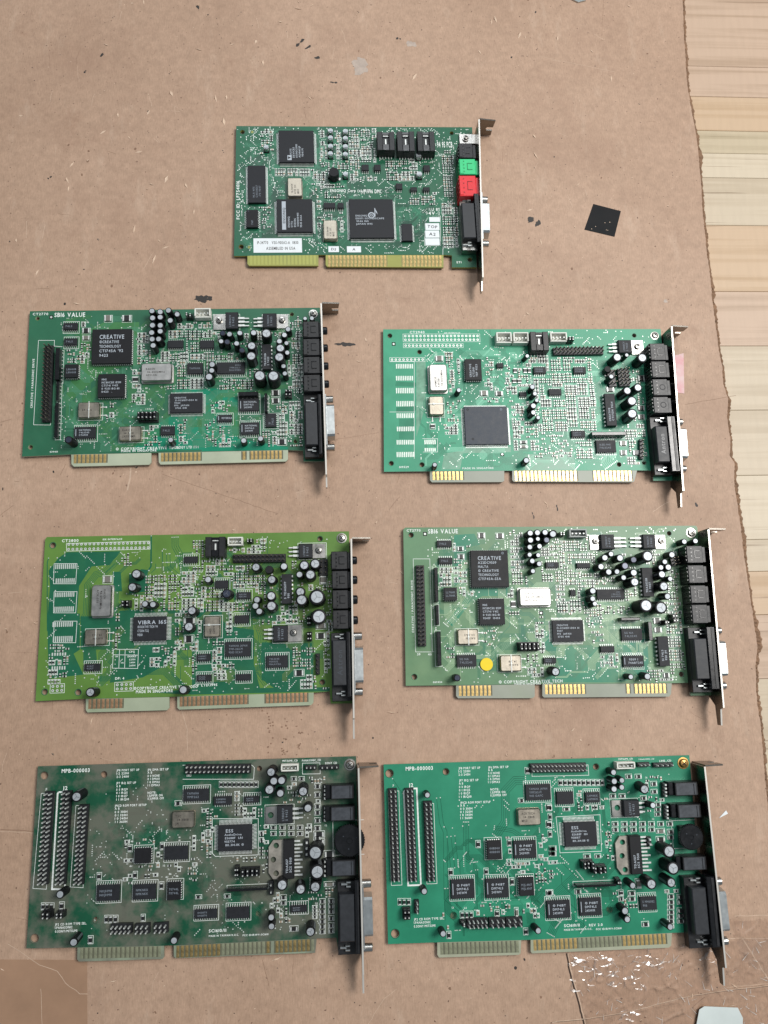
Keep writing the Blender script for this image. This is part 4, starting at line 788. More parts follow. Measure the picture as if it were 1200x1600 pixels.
# ------------------------------------------------------------------ the seven cards: footprints in card-local millimetres
CARD(0,(-69.73,354.92),0.03482,[
 ('outline',[(0,0),(162.1,0),(158.59,-105.19),(141.89,-105.06),(142.38,-96.4),(137.9,-95.94),(53.45,-95.41),(-2.03,-95.89)]),
 ('tab',[(6.75,-95.61),(53.3,-95.57),(53.11,-103.22),(7.84,-102.89),(6.7,-101.63)],'plain'),
 ('tab',[(58.1,-95.6),(136.7,-96.1),(136.21,-105.02),(58.88,-103.85),(57.91,-102.59)],'g16.4g11'),
 ('hole',4.16,-4.54,1.47),
 ('hole',2.74,-89.38,1.61),
 ('hole',147.46,-4.64,1.32),
 ('hole',154.33,-99.63,1.47),
 ('pads',10.67,-4.5,0.08,0,1,1,'ring',False),
 ('pads',7.83,-89.66,0.08,0,1,1,'ring',False),
 ('chip',40.46,-17.37,23.66,23.9,'LRTB','qfp',['ANALOG','DEVICES','SOUNDCOMM','AD1845JP','9541 P1'],90,{'logo': 'A'}),
 ('chip',13.49,-45,11.88,27.45,'LR','so',['MLX M7S','CXK58257','-70 9547'],90,{'pitch': 0.8}),
 ('chip',10.28,-70.24,7.69,12.75,'LR','so',['74F'],90,{'dark': 1}),
 ('chip',38.34,-68.64,23.61,23.88,'LRTB','qfp',['ENSONIQ','OTTO','ES5506','1350000401','9545 DAA'],90,{'band': 1}),
 ('chip',89.34,-70.9,29.47,28.31,'LRTB','qfp',['','ENSONIQ','ES1371 SOUNDSCAPE','9546 1NS','JAPAN 1995'],0,{'logo': 'note'}),
 ('chip',112.76,-80.62,7.09,12.4,'LR','so',[],90,{'pitch': 1.0}),
 ('xtal',38.92,-48.41,9.73,13.57,'',['16.9344','KSS 5C','MHZ'],90,{}),
 ('xtal',61.64,-79.48,9.06,13.73,'',['33.8688','KSS 5C','MHZ'],90,{}),
 ('chip',86.49,-32.61,4.77,4.41,'TB','so',[],0,{}),
 ('chip',94.81,-32.6,4.38,4.42,'TB','so',[],0,{}),
 ('chip',108.96,-46.65,4.38,4.38,'TB','so',[],0,{}),
 ('chip',128.4,-32.97,4.43,4.43,'TB','so',[],0,{}),
 ('chip',61.63,-60.74,7.82,3.88,'TB','so',[],0,{}),
 ('chip',69.07,-60.75,3.92,3.88,'TB','so',[],0,{}),
 ('chip',118.82,-48.7,4.38,2.89,'B','so',[],0,{}),
 ('chip',127.44,-48.71,4.4,2.89,'B','so',[],0,{}),
 ('cap',63.78,-6.05,1.8,4,'smd'),
 ('cap',63.64,-11.4,1.8,4,'smd'),
 ('cap',63.46,-17.79,1.8,4,'smd'),
 ('cap',63.3,-23.36,1.8,4,'smd'),
 ('cap',62.89,-38.29,1.8,4,'smd'),
 ('cap',73.88,-6.44,1.8,4,'smd'),
 ('cap',73.71,-11.79,1.8,4,'smd'),
 ('cap',73.52,-18.02,1.8,4,'smd'),
 ('cap',73.34,-23.77,1.8,4,'smd'),
 ('cap',72.87,-38.71,1.8,4,'smd'),
 ('cap',20.31,-18.68,1.8,4,'smd'),
 ('cap',123.2,-24.49,1.8,4,'smd'),
 ('cap',122.91,-38.64,2,4,'smd'),
 ('cap',65.4,-39.31,3.4,12.4,'black'),
 ('sock',100.81,-16.67,11.89,14.14,'black',9),
 ('sock',114.34,-16.83,11.53,14.6,'black',9),
 ('sock',128.12,-16.76,12.21,14.63,'black',9),
 ('jack',153.96,-26.57,9.56,11.43,'black','c',12),
 ('jack',154.35,-38.61,10.94,11.77,'green','c',12),
 ('jack',153.68,-52.78,11.28,15.36,'red','c',12),
 ('metaltab',156.71,-10.12,8.81,7.68),
 ('screw',156.46,-10.19,1.61,2,'steel'),
 ('dsub',[153.71,-76.72,9.89,38.56],[153.01,-77.89,8.68,25.42],[(153.57,-59.99),(151.97,-92.76)],'',[158.89,-76.55,3.28,35.16]),
 ('bracket',(164.05,-4.41),(159.33,-119.44),(159.88,-126.93),[],[-62.86,-86.45],[-59.62,-91.76]),
 ('sticker',26.7,-88.57,31.82,10.3,['1P-34770   VSU-900A2-A  0830','ASSEMBLED IN USA'],'rect','white'),
 ('sticker',63.49,-91.5,6.99,4.23,['D5'],'rect','white'),
 ('sticker',76.96,-91.66,9.36,4.4,['A'],'rect','white'),
 ('sticker',132.07,-70.12,7.33,3.47,[],'rect','white'),
 ('sticker',130.28,-75.39,9.54,5.01,['TOP'],'rect','white'),
 ('sticker',129.99,-80.87,9.52,5.25,['A2'],'rect','white'),
 ('sticker',129.78,-86.4,9.67,4.97,[],'rect','white'),
 ('text',0.79,-55.43,2.17,42.21,'FCC ID: LF7S4016',90),
 ('text',90.12,-49.01,14.3,2.89,'(c) 1996 DMC',0),
 ('text',75.8,-48.48,26.92,2.18,'ENSONIQ Corp (c) 1996',0),
 ('text',131.08,-65.34,9.82,2.61,'94V-0',0),
 ('text',132.35,-62.51,7.59,2.18,'RU 88',0),
 ('text',142.07,-13.46,10.6,4.51,'94 95 PCB',0),
 ('text',146.89,-101.4,6.73,1.44,'ET1',0),
 ('box',[(80.1,-86.24),(104.42,-86.36),(105.84,-53.52)],0.3),
 ('box',[(136.64,-89.96),(136.31,-95.93)],0.3),
 ('box',[(128.29,-67.51),(136.27,-67.53),(135.09,-89.26),(124.41,-89.2),(125.26,-72.27),(128.29,-67.51)],0.3),
 ('field',85.14,-21.62,18.43,39.24,0.75,'smd'),
 ('field',111.25,-31,21.7,20.45,0.8,'smd'),
 ('field',124.55,-54.85,18.4,9.63,0.9,'smd'),
 ('field',144.65,-36.21,10.92,34.7,1,'smd'),
 ('field',142.51,-73.95,10.77,33.78,1,'smd'),
 ('field',22.02,-11.72,11.07,20.49,0.6,'smd'),
 ('field',71.08,-22.57,39.9,37.36,0.6,'smd'),
 ('field',38.28,-32.94,25.22,9.67,0.9,'smd'),
 ('field',61.64,-60.3,22.78,38.07,0.4,'smd'),
 ('field',20.12,-68.05,11.63,15.4,0.5,'smd'),
 ('field',44.92,-47.47,90.34,94.07,2.6,'via'),
 ('field',126.63,-47.92,66.61,94.16,2.4,'via'),
 ('field',44.9,-47.92,88.77,93.16,1.6,'trace'),
 ('field',120.7,-69.86,54.86,50.22,1.3,'trace'),
])
CARD(1,(-195.79,217.25),0.03674,[
 ('outline',[(0,0),(184.16,0),(184.06,-103.49),(171.1,-103.15),(170.99,-96.14),(161.55,-95.43),(77.1,-95.11),(28.63,-94.87),(-0.74,-95.45)]),
 ('tab',[(28.63,-94.95),(77.1,-95.19),(77.18,-101.25),(75.98,-102.66),(30.47,-102.62),(28.98,-101.06)],'g8.10'),
 ('tab',[(81.58,-95.22),(161.55,-95.52),(161.43,-101.49),(160.06,-102.85),(82.88,-102.76),(81.8,-101.2)],'g10.10g1.1g8.1'),
 ('hole',4.98,-4.97,1.33),
 ('hole',4.03,-89.65,1.42),
 ('hole',165.83,-4.37,1.35),
 ('hole',166.35,-89.93,1.26),
 ('pads',13.42,-4.27,0.08,0,1,1,'fid',False),
 ('pads',83.05,-52.65,0.08,0,1,1,'fid',False),
 ('text',6.69,-2,10.74,1.64,'CT2770',0),
 ('text',24.94,-2.7,19.1,2.91,'SB16 VALUE',0),
 ('text',74.87,-92.14,38.66,1.71,'© COPYRIGHT CREATIVE TECH',0),
 ('text',98.24,-92.04,15.93,1.67,'NOLOGY LTD 1994',0),
 ('text',69.58,-93.54,21.53,1.37,'MADE IN SINGAPORE',0),
 ('text',3.58,-48.31,1.3,33.32,'CREATIVE / PANASONIC DRIVE',90),
 ('text',18.14,-92.9,7.21,1.02,'039410',0),
 ('box',[(6.13,-19.84),(16,-20),(15.53,-75.75),(5.3,-75.34),(6.13,-19.84)],0.3),
 ('box',[(16.13,-23.85),(21.08,-24.38)],0.3),
 ('box',[(18.81,-46.96),(20.2,-46.98),(20.64,-83.84),(17.67,-84.03)],0.3),
 ('hdr',13.75,-25.6,13.76,-73.09,2,20,2.5,8,{}),
 ('sip',20.26,-37.92,2.59,20.84,6),
 ('sip',20.39,-54.85,1.45,12.42,4),
 ('sip',20.27,-73.76,2,22,4),
 ('chip',26.14,-11.51,8.66,4.51,'TB','so',['74LS'],0,{'box': 1}),
 ('chip',26.55,-21.83,7.97,4.47,'TB','so',['74LS'],0,{'box': 1}),
 ('chip',28.31,-42.06,8.12,8.77,'LRB','plcc',[],0,{}),
 ('chip',52.7,-26.18,24.44,23,'LRTB','plcc',['CREATIVE','©CREATIVE','TECHNOLOGY',"CT1745A '92",'9423'],0,{'big': 1}),
 ('chip',52.98,-52.15,16.29,15.21,'LRTB','plcc',['MHS','MC80C31S 1ESM','CT1741 V413','0 9251 BG-81','0423  .'],0,{}),
 ('can',80.78,-44.13,18.66,11.46,['RAKON','46.61512MHz','AED-4A'],0,{}),
 ('xtal',39.58,-67.71,12.91,9.91,'R',['24.576'],0,{}),
 ('xtal',64.94,-83.32,13.24,8.98,'R',['RAKON','14.3818','JX524M5'],0,{}),
 ('chip',37.14,-81.68,12.88,7.27,'TB','so',['NATIONAL','74LS245','CT6949'],0,{'box': 1,'barl': 1}),
 ('chip',98.9,-64.1,20.01,12.73,'LRTB','qfp',['CREATIVE','D-SC61017-D04 01','9424','FF0  JAPAN','3706 4141'],0,{}),
 ('chip',87.43,-81.61,8.57,5.61,'TB','so',['74LS'],0,{}),
 ('chip',91.88,-24.56,9.65,5.05,'TB','so',[],0,{}),
 ('chip',111.6,-24.98,8.79,5.25,'TB','so',[],0,{}),
 ('jumper',75.61,-72.81,12.12,6.18),
 ('smd',49.08,-5.87,4.16,3.82,True),
 ('smd',60.76,-6.04,5.01,3.82,True),
 ('smd',35.59,-14.04,4.14,2.98,True),
 ('smd',35.73,-18.95,4.13,2.52,True),
 ('smd',66.87,-47.38,3.3,3.36,True),
 ('cap',78.7,-5.46,2.1,9.3,'std'),
 ('cap',83.24,-5.25,2.1,9.3,'std'),
 ('cap',89.28,-4.88,2.1,9.3,'std'),
 ('cap',93.77,-6.99,1.9,8.9,'std'),
 ('cap',78.75,-9.68,2.1,9.3,'std'),
 ('cap',83.54,-9.93,2.1,9.3,'std'),
 ('cap',79.06,-14.61,2.1,9.3,'std'),
 ('cap',83.76,-14.86,2.1,9.3,'std'),
 ('cap',89.76,-11.9,2.1,9.3,'std'),
 ('cap',78.55,-19.77,2.1,9.3,'std'),
 ('cap',83.65,-19.58,2.1,9.3,'std'),
 ('cap',79.18,-23.96,2.1,9.3,'std'),
 ('cap',83.45,-24.02,2.1,9.3,'std'),
 ('cap',79.48,-28.65,2.1,9.3,'std'),
 ('cap',90.72,-89.84,1.9,8.9,'std'),
 ('cap',30.6,-88.3,2.4,10.2,'dark'),
 ('cap',94.03,-7.41,2,9.2,'std'),
 ('cap',122.74,-20.14,2,9.2,'dark'),
 ('cap',127.23,-20.98,2,9.2,'std'),
 ('cap',132.81,-20.59,2,9.2,'std'),
 ('cap',141.43,-20.92,2.2,9.7,'std'),
 ('cap',149.76,-22.18,3.3,12.3,'std'),
 ('cap',164.06,-18.44,2,9.2,'std'),
 ('cap',160.63,-22.47,2,9.2,'std'),
 ('cap',157.56,-26.59,2,9.2,'std'),
 ('cap',162.48,-27.53,1.7,8.5,'std'),
 ('cap',158.52,-32.88,3,11.6,'std'),
 ('cap',162.38,-33.91,1.8,8.8,'std'),
 ('cap',120.86,-25.99,1.8,8.8,'std'),
 ('cap',124.87,-26.74,2,9.2,'dark'),
 ('cap',131.14,-28.47,2,9.2,'std'),
 ('cap',140.88,-31.05,3,11.6,'std'),
 ('cap',134.07,-32.17,2,9.2,'dark'),
 ('cap',140.59,-37.73,3.2,12,'std'),
 ('cap',158.28,-39.09,3.3,12.3,'std'),
 ('cap',160.39,-43.66,1.8,8.8,'std'),
 ('cap',161.47,-48.55,1.8,8.8,'std'),
 ('cap',116.23,-41.12,2.2,9.7,'std'),
 ('cap',115.53,-45.39,2,9.2,'std'),
 ('cap',114.15,-50.42,2.6,10.6,'std'),
 ('cap',145.47,-50.85,3.8,13.4,'std'),
 ('cap',154.06,-51.58,3.8,13.4,'std'),
 ('cap',174.2,-11.22,1.5,8.1,'std'),
 ('cap',179.08,-11.2,1.7,8.5,'std'),
 ('cap',134.63,-90.67,2,9.2,'std'),
 ('cap',145.44,-90.38,2,9.2,'std'),
 ('sock',109.46,-5.12,10.15,5.9,'white',6),
 ('jumper',100.74,-6.7,4.06,2.44),
 ('to220',[119.55,-9.73,7.31,10.38],[127.61,-10.03,7.94,11.4],(119.27,-8.7),138.39,False),
 ('to220',[159.59,-9.82,7.4,9.44],[151.75,-10.38,8.71,9.88],(159.42,-9.07),141.15,False),
 ('chip',149.44,-35.09,5.63,16.94,'LR','dip',['TEA2025B','S 9423'],90,{}),
 ('chip',104.16,-41.06,9.71,7.22,'TB','so',['YAMAHA'],0,{'box': 1}),
 ('chip',126.59,-41.14,17.64,7.53,'TB','so',['CREATIVE','CT1748-1','9439'],180,{'box': 1}),
 ('chip',122.59,-74.36,8.93,4.41,'TB','so',['MOTOROLA'],0,{'box': 1,'barl': 1}),
 ('chip',137.8,-65.86,12.41,8.16,'TB','so',['NATIONAL','DM74LS','245WM'],0,{'box': 1,'barl': 1}),
 ('chip',138.18,-81.34,11.62,7.69,'TB','so',['NATIONAL','DM74LS','245WM'],0,{'box': 1,'barl': 1}),
 ('chip',151.38,-76.33,6.57,8.95,'LR','so',['SI','74LS'],90,{'box': 1}),
 ('sip',137.79,-59.98,12.26,2.65,6),
 ('sip',148.67,-65.96,1.61,12.26,6),
 ('smd',154.62,-58.01,4.54,3.36,True),
 ('smd',154.54,-63.13,4.53,3.06,True),
 ('smd',157.9,-90.29,4.94,3.27,True),
 ('jumper',162.66,-59.99,4.5,4.73),
 ('jack',178.23,-20.32,9.98,11.15,'black','c',12),
 ('jack',178.16,-32.14,10.38,11.53,'black','c',12),
 ('jack',178.08,-44.09,10.24,11.42,'black','c',12),
 ('jack',177.92,-55.94,10.47,11.32,'black','c',12),
 ('dsub',[177.94,-81.6,11.48,40.98],[177.04,-82.02,7.8,27.74],[(176.75,-65.78),(177.02,-97.74)],'',[182.23,-82.85,2.22,38.76]),
 ('bracket',(185.07,-3.66),(185.16,-115.19),(185.72,-122.16),[[-16.03,-21.92],[-27.78,-33.62],[-39.92,-45.71],[-51.95,-57.69]],[-68.54,-91.01],[-65,-96.34]),
 ('screw',179.67,-4.43,2.25,0,'steel'),
 ('field',35.44,-21.86,6.62,27.85,0.6,'smd'),
 ('field',69.34,-39.3,9.12,49.01,0.7,'smd'),
 ('field',82.56,-31.25,22.53,8.99,1,'smd'),
 ('field',27.44,-30.29,11.52,10.7,0.7,'smd'),
 ('field',100.24,-30.48,31.72,47.67,1,'smd'),
 ('field',144.07,-30.24,55.94,49.92,0.8,'smd'),
 ('field',132.36,-50.15,12.7,9.64,0.8,'smd'),
 ('field',49.33,-67.7,7.35,12.18,0.5,'smd'),
 ('field',77.76,-82.64,9.81,16.41,0.7,'smd'),
 ('field',162.79,-78.44,16.3,30.3,0.9,'smd'),
 ('field',152.7,-87.23,18,12.2,0.8,'smd'),
 ('field',169.22,-33.12,7.38,50.98,1.2,'smd'),
 ('field',93.31,-82.95,9.76,17.76,0.5,'smd'),
 ('field',119.14,-77.41,17,30.14,0.35,'smd'),
 ('field',55.26,-49.23,77.35,83.84,1,'via'),
 ('field',130.77,-48.93,81.66,87.68,1.2,'via'),
 ('field',54.83,-48.22,76.56,90.96,1.1,'trace'),
 ('field',130.6,-70.96,80.99,43.6,1.4,'trace'),
 ('field',130.94,-27.13,82.33,44.08,0.8,'trace'),
 ('patch',[(31.96,-16.03),(46.7,-8.1),(68.45,-8.42),(68.89,-37.28),(47.46,-40.44),(26.76,-61.12),(22.7,-61.03),(29.38,-40.1)],'dark'),
 ('patch',[(89.98,-54.1),(130.51,-53.97),(130.21,-94.16),(81.48,-93.83),(63.92,-93.38),(81.29,-76.61),(90.11,-70.23)],'teal'),
 ('patch',[(111.53,-77.32),(119.58,-75.62),(129.37,-87.13),(161.58,-93.56),(161.55,-95.24),(107.98,-94.98)],'teal'),
])
CARD(2,(29.53,209.82),0.02286,[
 ('outline',[(0,0),(185.91,0),(184.1,-103.95),(171.09,-103.77),(171.43,-97.11),(161.48,-96.79),(77.92,-95.91),(27.54,-95.57),(-2.21,-95.51)]),
 ('tab',[(26.86,-95.65),(74.48,-95.95),(74.11,-102.38),(72.77,-103.23),(27.93,-102.75),(26.72,-101.27)],'g8.10'),
 ('tab',[(79.64,-95.93),(161,-96.87),(158.45,-104.06),(156.99,-104.51),(80.24,-103.17),(79.28,-102.02)],'g16.4g10.1'),
 ('hole',4.23,-4.45,1.5),
 ('hole',23.3,-15.74,1.5),
 ('hole',2.59,-90.12,1.5),
 ('hole',22.02,-91.25,1.58),
 ('hole',167.45,-4.57,1.44),
 ('hole',149.5,-92.81,1.53),
 ('hole',166.03,-91.79,1.44),
 ('pads',6.54,-10.18,0.08,0,1,1,'fid',False),
 ('pads',73.86,-85.08,0.08,0,1,1,'fid',False),
 ('screw',181.27,-4.83,2.16,0,'steel'),
 ('text',22.2,-1.98,10.26,1.67,'CT2940',0),
 ('text',57.66,-93.98,20.1,1.22,'MADE IN SINGAPORE',0),
 ('text',10.5,-92.61,7.19,1.29,'019529',0),
 ('text',45.34,-2.57,10.59,0.93,'IDE INTERFACE',0),
 ('pads',38.13,-6,47.65,2.6,20,2,'round',True),
 ('pads',32.48,-11.35,36.36,0,16,1,'round',True),
 ('pads',15.12,-20.94,19.99,0,9,1,'round',True),
 ('pads',13.09,-25.5,11.54,3.1,10,1,'bar',False),
 ('pads',12.82,-33.67,11.5,3.09,10,1,'bar',False),
 ('pads',12.7,-42.07,11.8,3.6,10,1,'bar',False),
 ('pads',12.54,-50.86,11.51,3.58,10,1,'bar',False),
 ('pads',12.48,-58.84,11.57,3.11,10,1,'bar',False),
 ('pads',12.4,-67.66,11.61,3.01,10,1,'bar',False),
 ('pads',12.02,-76.46,11.74,2.98,10,1,'bar',False),
 ('pads',11.75,-84.5,11.7,3.32,10,1,'bar',False),
 ('pads',27.71,-76.46,7.68,2.99,6,1,'bar',False),
 ('pads',27.59,-81.5,7.51,2.19,6,1,'bar',False),
 ('box',[(3.96,-22.08),(19.59,-22.15),(17.25,-87.27)],0.3),
 ('box',[(2.5,-56.31),(18.78,-56.45)],0.3),
 ('box',[(22.84,-74.2),(32.67,-74.31),(32.3,-83.09),(22.93,-82.98)],0.3),
 ('can',34.17,-35.1,11.36,17.8,['2HMC15','RAKON','46.61512MHz'],90,{}),
 ('xtal',32.29,-53.51,9.16,12.26,'B',[],0,{}),
 ('chip',57.29,-29.42,10.69,14.33,'LRTB','plcc',['CREATIVE','CT2501','TEP 9523'],90,{}),
 ('chip',75.43,-25.86,4.39,3.01,'TB','so',[],0,{}),
 ('chip',64.04,-66.64,27.8,25.12,'LRTB','qfp',[],0,{'blue': 1,'rings': 1,'pitch': 0.65}),
 ('chip',89.28,-45.63,4.64,2.71,'TB','so',[],0,{}),
 ('smd',35.93,-20.54,4.62,3.39,True),
 ('smd',64.12,-44.42,4.35,3.16,True),
 ('smd',73.96,-44.72,4.37,2.71,True),
 ('smd',87.83,-77.47,4.33,1.77,True),
 ('smd',87.64,-80.47,4.32,1.59,True),
 ('smd',29.85,-66.25,2.57,2.65,True),
 ('smd',84.44,-36.16,2.64,2.73,False),
 ('smd',87.78,-36.18,2.63,2.73,False),
 ('smd',91.96,-29.12,2.2,3.2,False),
 ('smd',94.74,-29.14,1.94,3.21,False),
 ('smd',85.35,-29.09,2.2,3.21,False),
 ('sock',78.18,-8.16,10.36,6.72,'white',6),
 ('sock',89.38,-8.18,10.3,6.73,'white',6),
 ('sock',100.87,-11.73,12.5,12.66,'black',9),
 ('sock',114.34,-7.79,10.72,6.2,'white',6),
 ('jumper',122.6,-9.19,4.11,3.29),
 ('hdr',112.38,-16.48,143.27,-16.17,13,2,2.5,7,{}),
 ('to220',[168.33,-13.55,7.33,9.5],[158.91,-14.02,9,9.04],(168.13,-13.05),148.58,False),
 ('cap',91.68,-21.56,1.5,8,'std'),
 ('cap',94.43,-43.11,1.9,8.9,'std'),
 ('cap',95.28,-47.6,1.7,8.5,'std'),
 ('cap',93.21,-56.15,2.1,9.3,'std'),
 ('cap',93.07,-59.99,1.9,8.9,'std'),
 ('cap',46.26,-44.87,1.7,8.5,'std'),
 ('cap',29.51,-93.48,1.7,8.5,'std'),
 ('cap',87.28,-91.27,2.1,9.3,'std'),
 ('cap',94.54,-42.2,1.4,7.8,'std'),
 ('cap',94.89,-47.41,1.5,8.1,'std'),
 ('cap',96.44,-52.24,1.5,8.1,'std'),
 ('cap',93.22,-56,1.8,8.8,'std'),
 ('cap',96.86,-63.33,1.6,8.3,'std'),
 ('cap',91.92,-21.5,1.4,7.8,'std'),
 ('cap',149.96,-23.91,3,11.6,'std'),
 ('cap',157.46,-21.83,1.5,8.1,'std'),
 ('cap',166.65,-24.74,3.2,12,'std'),
 ('cap',145.86,-37.01,1.8,8.8,'std'),
 ('cap',154.11,-46.76,2.8,11.1,'std'),
 ('cap',161.6,-44.39,2.8,11.1,'std'),
 ('cap',156.82,-53.64,3.3,12.3,'std'),
 ('cap',156.89,-62.34,3.4,12.5,'std'),
 ('cap',145.13,-30.51,2.2,9.7,'black'),
 ('hdr',148.41,-31.44,148.99,-39.11,2,3,2.5,7,{}),
 ('hdr',156.68,-29.81,156.96,-39.65,3,5,2.5,7,{}),
 ('chip',145.36,-57.36,6.65,21.62,'LR','dip',['CREATIVE','CT1712N 9524'],90,{}),
 ('sip',142.35,-73.8,22.58,2.39,6),
 ('chip',141.19,-81.1,12.85,8.13,'TB','so',['KEE-941','74LS245'],0,{'box': 1}),
 ('chip',123.67,-72.72,8.96,4.42,'TB','so',[],0,{}),
 ('chip',101.39,-29.41,8.2,4.44,'TB','so',[],0,{}),
 ('chip',127.93,-29.54,8.16,4.46,'TB','so',[],0,{}),
 ('chip',110.51,-44.32,8.26,4.21,'TB','so',[],0,{}),
 ('hdr',164.69,-78.1,163.72,-88.56,1,5,2.5,6,{}),
 ('smd',169.09,-34.84,3.88,3.48,True),
 ('smd',147.66,-42.3,4.81,3.16,True),
 ('smd',167.21,-55.24,3.85,2.75,True),
 ('smd',166.75,-61.3,4.02,2.73,True),
 ('smd',153.25,-79,4.09,2.88,True),
 ('smd',152.85,-85.24,3.79,2.87,True),
 ('smd',161.1,-85.34,3.8,2.87,True),
 ('jack',176.8,-21.02,10.05,11.85,'black','c',12),
 ('jack',176.6,-32.96,10,11.44,'black','c',12),
 ('jack',176.19,-45.09,9.95,11.44,'black','o',12),
 ('jack',175.61,-56.91,10.09,11.24,'black','o',12),
 ('dsub',[175.89,-82.28,12.02,38.31],[174.23,-82.7,7.76,23.54],[(175.79,-65.75),(174.51,-98.39)],'Antron',[180.7,-82.84,5.14,36.02]),
 ('bracket',(187.02,-4.26),(183.67,-113.58),(183.14,-123.05),[[-14.58,-20.6],[-26.58,-32.54],[-38.96,-44.87],[-50.74,-56.59]],[-71,-92.45],[-66.81,-97.73]),
 ('field',42.8,-29.95,6.1,26.44,0.9,'smd'),
 ('field',89.46,-35.25,21.15,20.1,0.9,'smd'),
 ('field',43.61,-60.18,12.08,23.18,0.6,'smd'),
 ('field',89.72,-65.92,16.56,33.94,0.8,'smd'),
 ('field',50.28,-28.66,5.25,16.44,0.7,'smd'),
 ('field',68.33,-35.54,10.52,30.06,0.3,'smd'),
 ('field',114.82,-44.95,43.93,51.12,1.05,'smd'),
 ('field',130.66,-61.93,9.53,17.51,1.2,'smd'),
 ('field',107.21,-78.11,25.42,19.16,0.4,'smd'),
 ('field',126.71,-82.18,10.4,13.4,0.9,'smd'),
 ('field',163.01,-80.16,16.22,26.02,1,'smd'),
 ('field',167.49,-46.9,11.6,40.52,0.7,'smd'),
 ('field',174.06,-41.43,4.37,47.68,1,'smd'),
 ('field',61.37,-46.53,75.82,94.76,0.5,'via'),
 ('field',134,-46.94,86.3,95.42,0.6,'via'),
 ('field',58.86,-53.46,79.91,82.58,0.8,'trace'),
 ('field',132.23,-57.05,84.04,75.18,1.2,'trace'),
 ('patch',[(70.25,-0.09),(70.78,-0.09),(69.92,-15.9),(69.39,-15.9)],'dark'),
 ('patch',[(67.33,-21.42),(70.85,-21.44),(69.85,-39.73),(67.12,-41.53)],'dark'),
 ('patch',[(7.43,-35.72),(21.23,-36.71),(19.83,-39.41),(6.47,-38.88)],'dark'),
 ('patch',[(6.88,-53.23),(23.25,-52.02),(17.92,-56.44),(6.77,-56.79)],'dark'),
 ('patch',[(8.35,-60.8),(17.76,-60.89),(18.11,-75.03),(7.92,-74.04)],'dark'),
 ('patch',[(52.99,-35.99),(62.17,-36.05),(66.73,-48.76),(51.94,-48.65)],'dark'),
 ('patch',[(37.2,-48.54),(43.43,-44.99),(52.11,-45.05),(51.94,-48.65),(42.86,-57.55),(36.63,-61.95)],'dark'),
 ('patch',[(82.37,-79.28),(91.96,-78.5),(91.62,-83.8),(82.16,-82.81)],'dark'),
 ('patch',[(51.94,-48.65),(48.59,-82.41),(36.53,-84.02),(34.38,-94.45),(46.3,-94.61),(48.5,-84.16),(79.51,-83.66),(79.72,-80.13),(50.43,-79.79)],'grey'),
 ('patch',[(20.89,-22.15),(26.99,-22.18),(25.83,-52.04),(19.03,-73.28)],'grey'),
 ('patch',[(88.39,-85.56),(120.43,-84.04),(120.47,-95.95),(87.73,-95.97)],'grey'),
 ('trace',[(91.03,4.58),(91.03,4.58)],1,0.75,0.28),
 ('trace',[(51.51,-21.36),(55.18,-18.15),(74.56,-18.22),(77.03,-21.46)],5,0.75,0.28),
 ('trace',[(110.81,-86.79),(120.47,-95.95)],6,0.9,0.28),
 ('trace',[(90.59,-95.07),(96.49,-90.41),(106.79,-90.55)],6,1,0.28),
 ('trace',[(138.3,-85.22),(137.75,-91.9),(140.27,-95.74)],9,1.2,0.28),
])
